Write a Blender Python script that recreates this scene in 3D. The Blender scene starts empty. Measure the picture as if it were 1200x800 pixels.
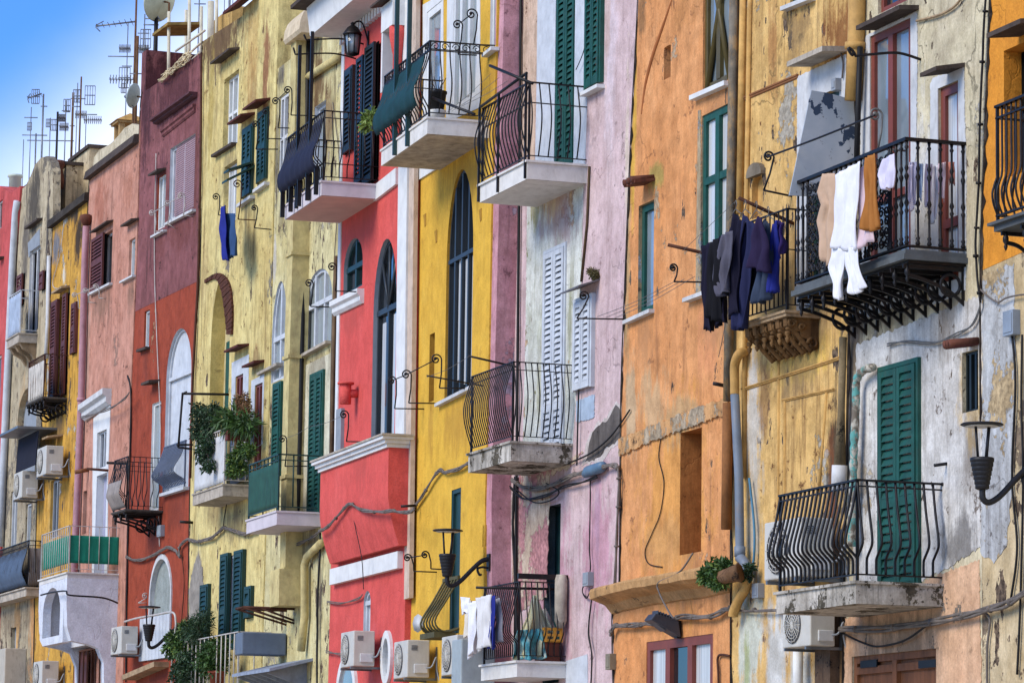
import bpy, math, random
from math import sin, cos, pi, radians
from mathutils import Vector, Matrix
from mathutils.geometry import tessellate_polygon
random.seed(7)
S = bpy.context.scene
C = S.collection

# ------------------------------------------------------------ camera
FPX, HOR, ROLL, EYE = 4200.0, 980.0, 0.014, 1.7
PITCH = math.atan((HOR - 400.0) / FPX)
_f = Vector((0, cos(PITCH), sin(PITCH)))
_r0 = Vector((1, 0, 0)); _u0 = Vector((0, -sin(PITCH), cos(PITCH)))
_r = _r0 * cos(ROLL) + _u0 * sin(ROLL)
_u = -_r0 * sin(ROLL) + _u0 * cos(ROLL)
CAM = Vector((0, 0, EYE))
def ray(px, py): return _f * FPX + _r * (px - 600.0) - _u * (py - 400.0)
def proj(w):
    v = w - CAM; k = FPX / v.dot(_f)
    return 600 + v.dot(_r) * k, 400 - v.dot(_u) * k
cd = bpy.data.cameras.new('camera'); cam = bpy.data.objects.new('camera', cd); C.objects.link(cam)
cd.sensor_width = 36; cd.lens = FPX / 1200 * 36; cd.clip_start = 0.5; cd.clip_end = 6000
cam.matrix_world = Matrix.Translation(CAM) @ Matrix((_r, _u, -_f)).transposed().to_4x4()
S.camera = cam

# ------------------------------------------------------------ facade frames
class Fac:
    """local x along the wall (towards the near end), local y into the wall, z up"""
    def __init__(s, vpx, anchor):
        d = ray(vpx, HOR + ROLL * (vpx - 600)); a = Vector((d.x, d.y, 0)).normalized()
        s.u = -a; s.n = Vector((s.u.y, -s.u.x, 0)); s.inw = -s.n
        s.O = Vector((anchor.x, anchor.y, 0))
        s.rot = math.atan2(s.u.y, s.u.x)
    def world(s, x, y, z): return s.O + s.u * x + s.inw * y + Vector((0, 0, z))
    def proj(s, x, y, z): return proj(s.world(x, y, z))
    def loc(s, w):
        v = w - s.O; return Vector((v.dot(s.u), v.dot(s.inw), v.z))
    def P(s, px, py, d=0.0):                       # pixel -> (x, z) on the plane d metres in front of the wall
        r = ray(px, py); y0 = (CAM - s.O).dot(s.inw)
        t = (-d - y0) / r.dot(s.inw); p = s.loc(CAM + r * t)
        return p.x, p.z
    def V(s, px, py, d=0.0):
        x, z = s.P(px, py, d); return Vector((x, -d, z))
    def Q(s, x0, px, py):                          # pixel -> point on the plane x = x0 (square to the wall)
        r = ray(px, py); a = (CAM - s.O).dot(s.u)
        t = (x0 - a) / r.dot(s.u); return s.loc(CAM + r * t)
    def rect(s, xl, xr, yt, yb, d=0.0):
        ym = (yt + yb) / 2; xc = (xl + xr) / 2
        return s.P(xl, ym, d)[0], s.P(xr, ym, d)[0], s.P(xc, yb, d)[1], s.P(xc, yt, d)[1]
    def solve_d(s, x, z, px):
        a, b = -1.0, 4.0
        for _ in range(40):
            m = (a + b) / 2
            if s.proj(x, -m, z)[0] > px: a = m
            else: b = m
        return a
    def solve_x(s, d, z, px):
        a, b = -60.0, 30.0
        for _ in range(50):
            m = (a + b) / 2
            if s.proj(m, -d, z)[0] < px: a = m
            else: b = m
        return a
    def along(s, px, py, off):                     # world anchor for the next facade
        x, z = s.P(px, py); w = s.world(x, 0, 0) + s.n * off
        return w

# ------------------------------------------------------------ materials
def lin(c):
    return tuple(((v / 255) / 12.92 if v / 255 <= .04045 else ((v / 255 + .055) / 1.055) ** 2.4) for v in c)
class N:
    def __init__(s, name, mat=None):
        s.m = mat or bpy.data.materials.new(name); s.m.use_nodes = True; s.t = s.m.node_tree
        s.b = s.t.nodes['Principled BSDF']; s.tc = s.t.nodes.new('ShaderNodeTexCoord').outputs['Object']
    def n(s, typ, **k):
        x = s.t.nodes.new(typ)
        for a, v in k.items(): setattr(x, a, v)
        return x
    def l(s, a, b): s.t.links.new(a, b)
    def noise(s, scale, detail=4, rough=.55, sc=(1, 1, 1), off=(0, 0, 0), dist=0):
        mp = s.n('ShaderNodeMapping'); mp.inputs['Scale'].default_value = sc; mp.inputs['Location'].default_value = off
        s.l(s.tc, mp.inputs['Vector'])
        x = s.n('ShaderNodeTexNoise'); x.inputs['Scale'].default_value = scale; x.inputs['Detail'].default_value = detail
        x.inputs['Roughness'].default_value = rough; x.inputs['Distortion'].default_value = dist
        s.l(mp.outputs[0], x.inputs['Vector']); return x.outputs['Fac']
    def math(s, op, a, b=None, c=None):
        x = s.n('ShaderNodeMath', operation=op)
        for i, v in enumerate((a, b, c)):
            if v is None: continue
            if isinstance(v, (int, float)): x.inputs[i].default_value = v
            else: s.l(v, x.inputs[i])
        return x.outputs[0]
    def ramp(s, v, a, b, lo=0.0, hi=1.0):
        x = s.n('ShaderNodeMapRange'); x.inputs[1].default_value = a; x.inputs[2].default_value = b
        x.inputs[3].default_value = lo; x.inputs[4].default_value = hi
        s.l(v, x.inputs[0]); return x.outputs[0]
    def mix(s, f, a, b, mode='MIX'):
        x = s.n('ShaderNodeMix', data_type='RGBA', blend_type=mode)
        if isinstance(f, (int, float)): x.inputs['Factor'].default_value = f
        else: s.l(f, x.inputs['Factor'])
        for v, i in ((a, 6), (b, 7)):
            if isinstance(v, tuple): x.inputs[i].default_value = (*v[:3], 1)
            else: s.l(v, x.inputs[i])
        return x.outputs[2]
    def bump(s, h, strength, dist=.02):
        x = s.n('ShaderNodeBump'); x.inputs['Strength'].default_value = strength; x.inputs['Distance'].default_value = dist
        s.l(h, x.inputs['Height']); s.l(x.outputs[0], s.b.inputs['Normal'])
    def end(s, col, rough=.8, metal=0, spec=.3):
        if isinstance(col, tuple): s.b.inputs['Base Color'].default_value = (*col[:3], 1)
        else: s.l(col, s.b.inputs['Base Color'])
        if isinstance(rough, (int, float)): s.b.inputs['Roughness'].default_value = rough
        else: s.l(rough, s.b.inputs['Roughness'])
        s.b.inputs['Metallic'].default_value = metal
        s.b.inputs['Specular IOR Level'].default_value = spec
        return s.m
ALB = 0.80
DES = .06
def col(c, k=None):
    k = ALB if k is None else k; c = lin(c); g = .3 * c[0] + .59 * c[1] + .11 * c[2]
    return tuple(min((v * (1 - DES) + g * DES) * k, .8) for v in c)

def stain(n, c, x0, z0, rx, rz, zc, am, sd=0.0):
    vs = n.n('ShaderNodeVectorMath', operation='SUBTRACT'); n.l(n.tc, vs.inputs[0]); vs.inputs[1].default_value = (x0, 0, z0)
    vd = n.n('ShaderNodeVectorMath', operation='MULTIPLY'); n.l(vs.outputs[0], vd.inputs[0]); vd.inputs[1].default_value = (1 / rx, 0, 1 / rz)
    ln = n.n('ShaderNodeVectorMath', operation='LENGTH'); n.l(vd.outputs[0], ln.inputs[0])
    q = n.noise(3.2, 8, .72, sc=(1, 1, .55), off=(sd * .1, 0, sd * .07)); q2 = n.noise(1.0, 5, .6, sc=(12, 12, .6), off=(0, sd, 0))
    e = n.math('ADD', n.math('SUBTRACT', 1.0, ln.outputs['Value']), n.math('MULTIPLY', n.math('SUBTRACT', n.math('ADD', q, n.math('MULTIPLY', q2, .5)), .75), 3.0))
    return n.mix(n.math('MULTIPLY', n.ramp(e, .0, .6), am), c, col(zc))
def add_stains(mat, lst):
    n = N('', mat); s_ = n.b.inputs['Base Color'].links[0].from_socket
    for k, (x0, z0, rx, rz, zc, am) in enumerate(lst): s_ = stain(n, s_, x0, z0, rx, rz, zc, am, x0 * 7 + k)
    n.l(s_, n.b.inputs['Base Color'])
def stucco(name, base, alt=None, dark=(90, 75, 60), patch=(190, 180, 165), streak=.35, peel=.0, crack=.5, mottle=.6,
           zones=(), F=None, seed=0, pscale=1.0, chips=0.0):
    """painted render: mottling, rain streaks, speckle, hairline cracks, paint loss; zones = (px, py, rx_m, rz_m, colour, amount)"""
    streak = min(1.0, streak * 1.75 + .05)
    n = N(name); off = (seed * 3.7, seed * 1.3, seed * 2.1)
    b = col(base); a = col(alt) if alt else tuple(v * .72 for v in b)
    m1 = n.noise(.55, 6, .62, off=off); m2 = n.noise(2.3, 6, .65, off=off)
    mm = n.math('ADD', n.math('MULTIPLY', m1, .6), n.math('MULTIPLY', m2, .4))
    c = n.mix(n.math('MULTIPLY', n.ramp(mm, .42, .62), mottle), b, a)
    # pale worn clouds
    w = n.noise(1.3, 7, .7, sc=(1, 1, .6), off=(off[0] + 9, 0, 3))
    c = n.mix(n.math('MULTIPLY', n.ramp(w, .54, .68), .45 * mottle), c, tuple(min(.8, v * 1.25 + .05) for v in b))
    # rain streaks
    s1 = n.noise(1.0, 6, .66, sc=(6, 6, .42), off=off, dist=.5); s2 = n.noise(1.0, 4, .5, sc=(.5, .5, .5), off=(4, 4, seed))
    st = n.math('MULTIPLY', n.ramp(s1, .5, .72), n.ramp(s2, .38, .6))
    c = n.mix(n.math('MULTIPLY', st, streak), c, col(dark))
    s3 = n.noise(1.0, 7, .72, sc=(15, 15, 2.4), off=(seed, 5, 1), dist=.6)
    c = n.mix(n.math('MULTIPLY', n.ramp(s3, .52, .7), streak * .6), c, tuple(v * .55 for v in b))
    # soot blotches, small and hard-edged
    g = n.noise(5.5, 8, .72, off=(seed * 2.2, 7, 7))
    c = n.mix(n.math('MULTIPLY', n.ramp(n.math('MULTIPLY', g, n.ramp(m2, .35, .65, .85, 1.1)), .6, .66), streak * 1.1), c, col(dark))
    pm = None; cm2 = None
    if chips:
        ca = n.noise(4.2, 7, .62, sc=(1, 1, .42), off=(seed * 1.9, 4, seed)); cb_ = n.noise(.8, 3, .5, off=(seed, 9, 2))
        cv = n.math('ADD', n.math('MULTIPLY', ca, .72), n.math('MULTIPLY', cb_, .28)); th_ = .640 - .075 * chips
        c = n.mix(n.math('MULTIPLY', n.ramp(cv, th_ - .012, th_), .6), c, tuple(min(.8, v * 1.2) for v in b))
        cm2 = n.ramp(cv, th_, th_ + .006)
        c = n.mix(cm2, c, n.mix(n.ramp(n.noise(16, 5), .4, .6), col((128, 108, 88)), col((66, 54, 46))))
    if peel > 0:
        pa = n.noise(.9 * pscale, 4, .5, sc=(1, 1, .7), off=(2 + seed, 8, 0)); pb = n.noise(6 * pscale, 8, .7, off=(0, seed, 0))
        pv = n.math('ADD', n.math('MULTIPLY', pa, .65), n.math('MULTIPLY', pb, .35))
        th = .66 - .17 * peel
        edge = n.ramp(pv, th - .012, th); pm = n.ramp(pv, th, th + .008)
        pc = n.mix(n.ramp(n.noise(14, 5), .35, .65), col(patch), tuple(v * .5 for v in col(patch)))
        c = n.mix(n.math('MULTIPLY', edge, .7), c, tuple(v * .3 for v in b))
        c = n.mix(pm, c, pc)
    for (px, py, rx, rz, zc, am) in zones:
        x0, z0 = F.P(px, py)
        vs = n.n('ShaderNodeVectorMath', operation='SUBTRACT'); n.l(n.tc, vs.inputs[0]); vs.inputs[1].default_value = (x0, 0, z0)
        vd = n.n('ShaderNodeVectorMath', operation='MULTIPLY'); n.l(vs.outputs[0], vd.inputs[0]); vd.inputs[1].default_value = (1 / rx, 0, 1 / rz)
        ln = n.n('ShaderNodeVectorMath', operation='LENGTH'); n.l(vd.outputs[0], ln.inputs[0])
        q = n.noise(3.2, 8, .72, sc=(1, 1, .55), off=(px * .1, 0, py * .1)); q2 = n.noise(1.0, 5, .6, sc=(12, 12, .6), off=(0, px, 0))
        e = n.math('ADD', n.math('SUBTRACT', 1.0, ln.outputs['Value']), n.math('MULTIPLY', n.math('SUBTRACT', n.math('ADD', q, n.math('MULTIPLY', q2, .5)), .75), 3.0))
        c = n.mix(n.math('MULTIPLY', n.ramp(e, .0, .5), am), c, col(zc))
    sp = n.noise(38, 4, .7)
    c = n.mix(1.0, c, n.mix(n.ramp(sp, .35, .65), (.84, .84, .84), (1.07, 1.07, 1.07)), 'MULTIPLY')
    sp2 = n.noise(4.5, 8, .7, sc=(1, 1, .8), off=(seed, 3, 3)); c = n.mix(min(1, .35 + streak * .8), c, n.mix(n.ramp(sp2, .36, .62), (.74, .72, .69), (1.12, 1.12, 1.12)), 'MULTIPLY')
    hs = n.math('ADD', n.math('MULTIPLY', n.noise(3, 8, .65), 1.2), n.math('MULTIPLY', sp, .12))
    if crack > 0:
        dn = n.n('ShaderNodeTexNoise'); dn.inputs['Scale'].default_value = 1.6; dn.inputs['Detail'].default_value = 6; n.l(n.tc, dn.inputs['Vector'])
        va = n.n('ShaderNodeVectorMath', operation='MULTIPLY_ADD'); n.l(dn.outputs['Color'], va.inputs[0]); va.inputs[1].default_value = (1.3, 0, 1.3); n.l(n.tc, va.inputs[2])
        vo = n.n('ShaderNodeTexVoronoi', feature='DISTANCE_TO_EDGE'); vo.inputs['Scale'].default_value = .75; n.l(va.outputs[0], vo.inputs['Vector'])
        cm = n.math('MULTIPLY', n.ramp(n.math('SUBTRACT', vo.outputs['Distance'], n.math('MULTIPLY', n.noise(5, 3), .008)), .0, .007, 1, 0), n.ramp(n.noise(.7, 4, .6, off=(seed, 2, 9)), .53, .60))
        c = n.mix(n.math('MULTIPLY', cm, crack), c, tuple(v * .28 for v in b))
        hs = n.math('SUBTRACT', hs, n.math('MULTIPLY', cm, .5))
    if cm2 is not None: hs = n.math('SUBTRACT', hs, n.math('MULTIPLY', cm2, .45))
    if pm is not None: hs = n.math('SUBTRACT', hs, n.math('MULTIPLY', pm, .5))
    n.bump(hs, .42, .03)
    return n.end(c, .9, 0, .15)

def plain(name, c, rough=.6, metal=0, var=.2, spec=.35, dirt=0.0, dirtc=(70, 55, 40), bump=.1, sc=(1, 1, 1), k=None):
    n = N(name); b = col(c, k)
    v = n.noise(4, 6, .65, sc=sc); x = n.mix(n.ramp(v, .35, .65), tuple(q * (1 - var) for q in b), tuple(min(.85, q * (1 + var * .6)) for q in b))
    if dirt:
        d = n.noise(7, 8, .75, sc=(1, 1, .4), off=(3, 3, 3)); x = n.mix(n.math('MULTIPLY', n.ramp(d, .5, .66), dirt), x, col(dirtc))
    if bump: n.bump(n.noise(30, 4, .7), bump, .01)
    return n.end(x, rough, metal, spec)

def glassmat(name, c, rough=.06):
    n = N(name); b = col(c); v = n.noise(2.0, 3, .5, sc=(1, 1, .5))
    x = n.mix(n.ramp(v, .35, .7), tuple(q * .6 for q in b), b)
    n.end(x, rough, 0, .8)
    n.b.inputs['Coat Weight'].default_value = .6; n.b.inputs['Coat Roughness'].default_value = .03
    return n.m
def curtainmat(name, c):
    n = N(name); b = col(c); v = n.noise(1.0, 3, .5, sc=(38, 38, .4)); x = n.mix(n.ramp(v, .35, .65), tuple(q * .62 for q in b), b)
    n.end(x, .5, 0, .5); n.b.inputs['Coat Weight'].default_value = .7; n.b.inputs['Coat Roughness'].default_value = .04
    return n.m
def leafmat(name, c1, c2):
    n = N(name); oi = n.noise(6, 3)
    x = n.mix(n.ramp(oi, .35, .65), col(c1, 1), col(c2, 1)); n.end(x, .55, 0, .4)
    return n.m

# ------------------------------------------------------------ mesh building
ORG = {}
def origin_of(o):
    while o is not None:
        if o.name in ORG: return ORG[o.name]
        o = o.parent
    return Vector((0, 0, 0))
class MB:
    def __init__(s): s.v = []; s.f = []; s.mi = []; s.sm = []; s.mats = []; s.cur = 0
    def mat(s, m):
        if m not in s.mats: s.mats.append(m)
        s.cur = s.mats.index(m); return s
    def add(s, vs, fs, smooth=False):
        o = len(s.v); s.v += [Vector(v) for v in vs]; s.f += [tuple(i + o for i in f) for f in fs]
        s.mi += [s.cur] * len(fs); s.sm += [smooth] * len(fs); return s
    def box(s, x0, x1, y0, y1, z0, z1):
        return s.add([(x, y, z) for z in (z0, z1) for (x, y) in ((x0, y0), (x1, y0), (x1, y1), (x0, y1))],
                     [(3, 2, 1, 0), (4, 5, 6, 7), (0, 1, 5, 4), (1, 2, 6, 5), (2, 3, 7, 6), (3, 0, 4, 7)])
    def hexa(s, b, t):                             # bottom quad, top quad
        return s.add(list(b) + list(t), [(3, 2, 1, 0), (4, 5, 6, 7), (0, 1, 5, 4), (1, 2, 6, 5), (2, 3, 7, 6), (3, 0, 4, 7)])
    def tube(s, pts, r, n=6, smooth=True, cap=True):
        pts = [Vector(p) for p in pts]; k = len(pts)
        if k < 2: return s
        rs = r if isinstance(r, (list, tuple)) else [r] * k
        t0 = (pts[1] - pts[0]).normalized(); ref = Vector((0, 0, 1)) if abs(t0.z) < .9 else Vector((1, 0, 0))
        a = t0.cross(ref).normalized(); vs = []; fs = []
        for i, p in enumerate(pts):
            t = (pts[min(i + 1, k - 1)] - pts[max(i - 1, 0)])
            if t.length < 1e-9: t = t0
            t.normalize(); a = (a - t * a.dot(t))
            if a.length < 1e-6: a = t.cross(ref)
            a.normalize(); b = t.cross(a)
            for j in range(n):
                g = 2 * pi * j / n; vs.append(p + (a * cos(g) + b * sin(g)) * rs[i])
        for i in range(k - 1):
            for j in range(n):
                fs.append((i * n + j, i * n + (j + 1) % n, (i + 1) * n + (j + 1) % n, (i + 1) * n + j))
        if cap: fs.append(tuple(range(n))[::-1]); fs.append(tuple((k - 1) * n + j for j in range(n)))
        return s.add(vs, fs, smooth)
    def lathe(s, c, prof, n=16, axis=(0, 0, 1), smooth=True):
        ax = Vector(axis).normalized(); ref = Vector((1, 0, 0)) if abs(ax.x) < .9 else Vector((0, 1, 0))
        a = ax.cross(ref).normalized(); b = ax.cross(a); c = Vector(c); vs = []; fs = []; k = len(prof)
        for (r, h) in prof:
            for j in range(n):
                g = 2 * pi * j / n; vs.append(c + ax * h + (a * cos(g) + b * sin(g)) * max(r, 1e-4))
        for i in range(k - 1):
            for j in range(n): fs.append((i * n + j, i * n + (j + 1) % n, (i + 1) * n + (j + 1) % n, (i + 1) * n + j))
        fs.append(tuple(range(n))[::-1]); fs.append(tuple((k - 1) * n + j for j in range(n)))
        return s.add(vs, fs, smooth)
    def prism(s, poly, y0, y1, holes=()):          # poly of (x,z); extruded along y
        loops = [list(poly)] + [list(h) for h in holes]
        flat = [p for l in loops for p in l]; n = len(flat)
        tris = tessellate_polygon([[Vector((p[0], p[1], 0)) for p in l] for l in loops])
        vs = [(p[0], y0, p[1]) for p in flat] + [(p[0], y1, p[1]) for p in flat]
        fs = [tuple(t) for t in tris] + [tuple(i + n for i in t)[::-1] for t in tris]
        o = 0
        for l in loops:
            k = len(l)
            for i in range(k): fs.append((o + i, o + (i + 1) % k, n + o + (i + 1) % k, n + o + i))
            o += k
        return s.add(vs, fs)
    def prismx(s, poly, x0, x1):                   # poly of (y,z); extruded along x
        n = len(poly); tris = tessellate_polygon([[Vector((p[0], p[1], 0)) for p in poly]])
        vs = [(x0, p[0], p[1]) for p in poly] + [(x1, p[0], p[1]) for p in poly]
        fs = [tuple(t) for t in tris] + [tuple(i + n for i in t)[::-1] for t in tris]
        for i in range(n): fs.append((i, (i + 1) % n, n + (i + 1) % n, n + i))
        return s.add(vs, fs)
    def _mesh(s, name, org):
        me = bpy.data.meshes.new(name); me.from_pydata([v - org for v in s.v], [], s.f)
        for m in s.mats: me.materials.append(m)
        me.polygons.foreach_set('material_index', s.mi); me.polygons.foreach_set('use_smooth', s.sm)
        me.validate(); me.update()
        import bmesh
        bm = bmesh.new(); bm.from_mesh(me); bmesh.ops.recalc_face_normals(bm, faces=bm.faces); bm.to_mesh(me); bm.free()
        return me
    def build(s, name, parent, m=None, bevel=0):
        if m is not None and not s.mats: s.mats = [m]
        o = bpy.data.objects.new(name, s._mesh(name, origin_of(parent))); C.objects.link(o); o.parent = parent
        if bevel: bv(o, bevel)
        return o
    def thing(s, F, org, name, label, cat, m=None, group=None, bevel=0):
        org = Vector(org)
        if m is not None and not s.mats: s.mats = [m]
        o = bpy.data.objects.new(name, s._mesh(name, org)); C.objects.link(o)
        o.location = F.world(*org); o.rotation_euler = (0, 0, F.rot); ORG[o.name] = org
        o['label'] = label; o['category'] = cat
        if group: o['group'] = group
        if bevel: bv(o, bevel)
        return o
def bv(o, w):
    md = o.modifiers.new('edge', 'BEVEL'); md.width = w; md.segments = 2; md.limit_method = 'ANGLE'; md.angle_limit = radians(40)
def root(F, org, name, label, cat, group=None):
    org = Vector(org); o = bpy.data.objects.new(name, None); C.objects.link(o); o.empty_display_size = .2
    o.location = F.world(*org); o.rotation_euler = (0, 0, F.rot); ORG[o.name] = org
    o['label'] = label; o['category'] = cat
    if group: o['group'] = group
    return o
def copy_thing(src, F, org, label, group=None, scale=None):
    r = src.copy(); C.objects.link(r); r.location = F.world(*org); r.rotation_euler = (0, 0, F.rot)
    r['label'] = label
    if group: r['group'] = group
    if scale: r.scale = (scale,) * 3
    for ch in list(src.children):
        c = ch.copy(); C.objects.link(c); c.parent = r
        for g in ch.children:
            d = g.copy(); C.objects.link(d); d.parent = c
    return r
def smooth(pts, k=6):
    pts = [Vector(p) for p in pts]
    if len(pts) < 3: return pts
    out = []
    for i in range(len(pts) - 1):
        p0 = pts[max(i - 1, 0)]; p1 = pts[i]; p2 = pts[i + 1]; p3 = pts[min(i + 2, len(pts) - 1)]
        for j in range(k):
            t = j / k
            out.append(.5 * ((2 * p1) + (p2 - p0) * t + (2 * p0 - 5 * p1 + 4 * p2 - p3) * t * t + (3 * p1 - p0 - 3 * p2 + p3) * t ** 3))
    out.append(pts[-1]); return out

# ------------------------------------------------------------ palette
M = {}
M['seam'] = plain('dark_seam_strip', (46, 38, 33), .95, 0, .5, .1, .5, (130, 112, 92), .5)
M['iron'] = plain('black_iron', (22, 21, 24), .5, .3, .3, .4, .25, (90, 60, 45))
M['rust'] = plain('rusty_iron', (92, 58, 44), .8, .2, .4, .2, .4, (50, 30, 24))
M['white_iron'] = plain('white_painted_iron', (205, 198, 188), .5, 0, .15, .4, .4, (130, 95, 70))
M['white'] = plain('white_paint', (232, 232, 228), .6, 0, .1, .3, .15, (150, 140, 125))
M['offwhite'] = plain('grey_white_paint', (214, 214, 212), .7, 0, .15, .3, .3, (140, 130, 115))
M['bluewhite'] = plain('pale_blue_paint', (206, 211, 216), .7, 0, .15, .3, .25, (130, 130, 130))
M['concrete'] = plain('old_concrete', (190, 178, 160), .9, 0, .3, .2, .5, (96, 88, 78), .4)
M['slab_white'] = plain('white_slab_edge', (226, 222, 214), .85, 0, .12, .2, .25, (140, 130, 115), .2)
M['stone'] = plain('weathered_stone', (176, 148, 112), .9, 0, .35, .2, .6, (84, 68, 50), .6)
M['dark_stone'] = plain('dark_slate_stone', (92, 86, 80), .9, 0, .35, .2, .5, (50, 44, 40), .6)
M['green'] = plain('green_shutter_paint', (22, 84, 72), .6, 0, .3, .3, .35, (70, 92, 80))
M['green2'] = plain('dark_green_paint', (14, 58, 52), .5, 0, .2, .4, .15, (14, 36, 32))
M['teal'] = plain('dark_teal_paint', (24, 62, 62), .5, 0, .2, .4)
M['black_green'] = plain('black_green_paint', (24, 36, 38), .5, 0, .2, .4)
M['maroon'] = plain('maroon_shutter_paint', (104, 52, 44), .6, 0, .25, .3, .2, (60, 34, 28))
M['brown'] = plain('red_brown_frame_paint', (132, 62, 46), .5, 0, .15, .4, .12, (80, 40, 30))
M['wood'] = plain('brown_wood', (138, 84, 46), .7, 0, .35, .3, .3, (60, 36, 22), .3, (3, 3, .3))
M['olive'] = plain('olive_brown_frame_paint', (92, 78, 28), .5, 0, .2, .4)
M['slate_frame'] = plain('slate_grey_frame_paint', (44, 52, 58), .45, 0, .12, .4)
M['grey_reveal'] = plain('blue_grey_render', (150, 158, 166), .85, 0, .12, .2, .15, (110, 112, 116))
M['roller'] = plain('pink_roller_slats', (172, 138, 142), .6, 0, .1, .3, .2, (110, 84, 88))
M['void'] = plain('dark_interior', (10, 9, 9), .9, 0, .2, .1)
M['glass'] = glassmat('window_glass_dark', (34, 40, 44))
M['glass_l'] = glassmat('window_glass_pale', (150, 165, 172))
M['curtain'] = curtainmat('white_curtain_behind_glass', (226, 228, 226))
M['curtain_g'] = curtainmat('grey_curtain_behind_glass', (168, 178, 176))
M['tile'] = plain('terracotta_tile', (112, 66, 50), .85, 0, .35, .2, .5, (50, 36, 30), .4)
M['hood'] = plain('weathered_hood_slab', (84, 72, 64), .9, 0, .3, .2, .4, (44, 38, 34), .4)
M['hood_maroon'] = plain('maroon_hood_slab', (96, 48, 40), .85, 0, .3, .2, .3, (50, 32, 28), .3)
M['pink_under'] = plain('pink_balcony_soffit', (216, 176, 164), .85, 0, .1, .2)
M['lilac_slab'] = plain('pale_lilac_render', (214, 204, 208), .85, 0, .1, .2, .15, (160, 150, 150))
M['plastic'] = plain('grey_plastic', (150, 156, 162), .5, 0, .1, .4)
M['ac'] = plain('air_conditioner_casing', (206, 202, 190), .5, 0, .08, .4, .15, (130, 110, 90))
M['ac_dark'] = plain('grille_shadow_grey', (96, 98, 104), .6, 0, .15, .3)
M['pvc'] = plain('grey_blue_pipe_paint', (120, 132, 146), .55, 0, .15, .4, .3, (160, 120, 60))
M['cable'] = plain('grey_cable_sheath', (118, 108, 100), .7, 0, .35, .3, .3, (50, 44, 40))
M['cable_d'] = plain('black_cable_sheath', (22, 20, 20), .6, 0, .3, .3)
M['wire'] = plain('galvanised_wire', (120, 118, 114), .5, .4, .1, .4)
M['alu'] = plain('weathered_aluminium', (126, 132, 138), .45, .6, .25, .5)
M['mast'] = plain('rusty_mast_steel', (118, 84, 56), .8, .2, .45, .2, .5, (70, 60, 52))
M['leaf'] = leafmat('leaf_green', (34, 62, 20), (66, 98, 34))
M['leaf2'] = leafmat('leaf_dark_green', (24, 46, 24), (48, 78, 40))
M['leaf3'] = leafmat('leaf_yellow_green', (86, 112, 36), (120, 140, 56))
M['stem'] = plain('brown_stem', (76, 60, 42), .9)
M['pot'] = plain('terracotta_pot', (150, 74, 50), .85, 0, .2, .2, .2)
# ------------------------------------------------------------ building components
def arch_pts(u0, u1, z0, zs, z1, n=14):
    c = (u0 + u1) / 2; a = (u1 - u0) / 2
    return [(u0, z0), (u1, z0)] + [(c + a * cos(pi * i / n), zs + (z1 - zs) * sin(pi * i / n)) for i in range(n + 1)]
def rect_pts(u0, u1, z0, z1): return [(u0, z0), (u1, z0), (u1, z1), (u0, z1)]

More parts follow.
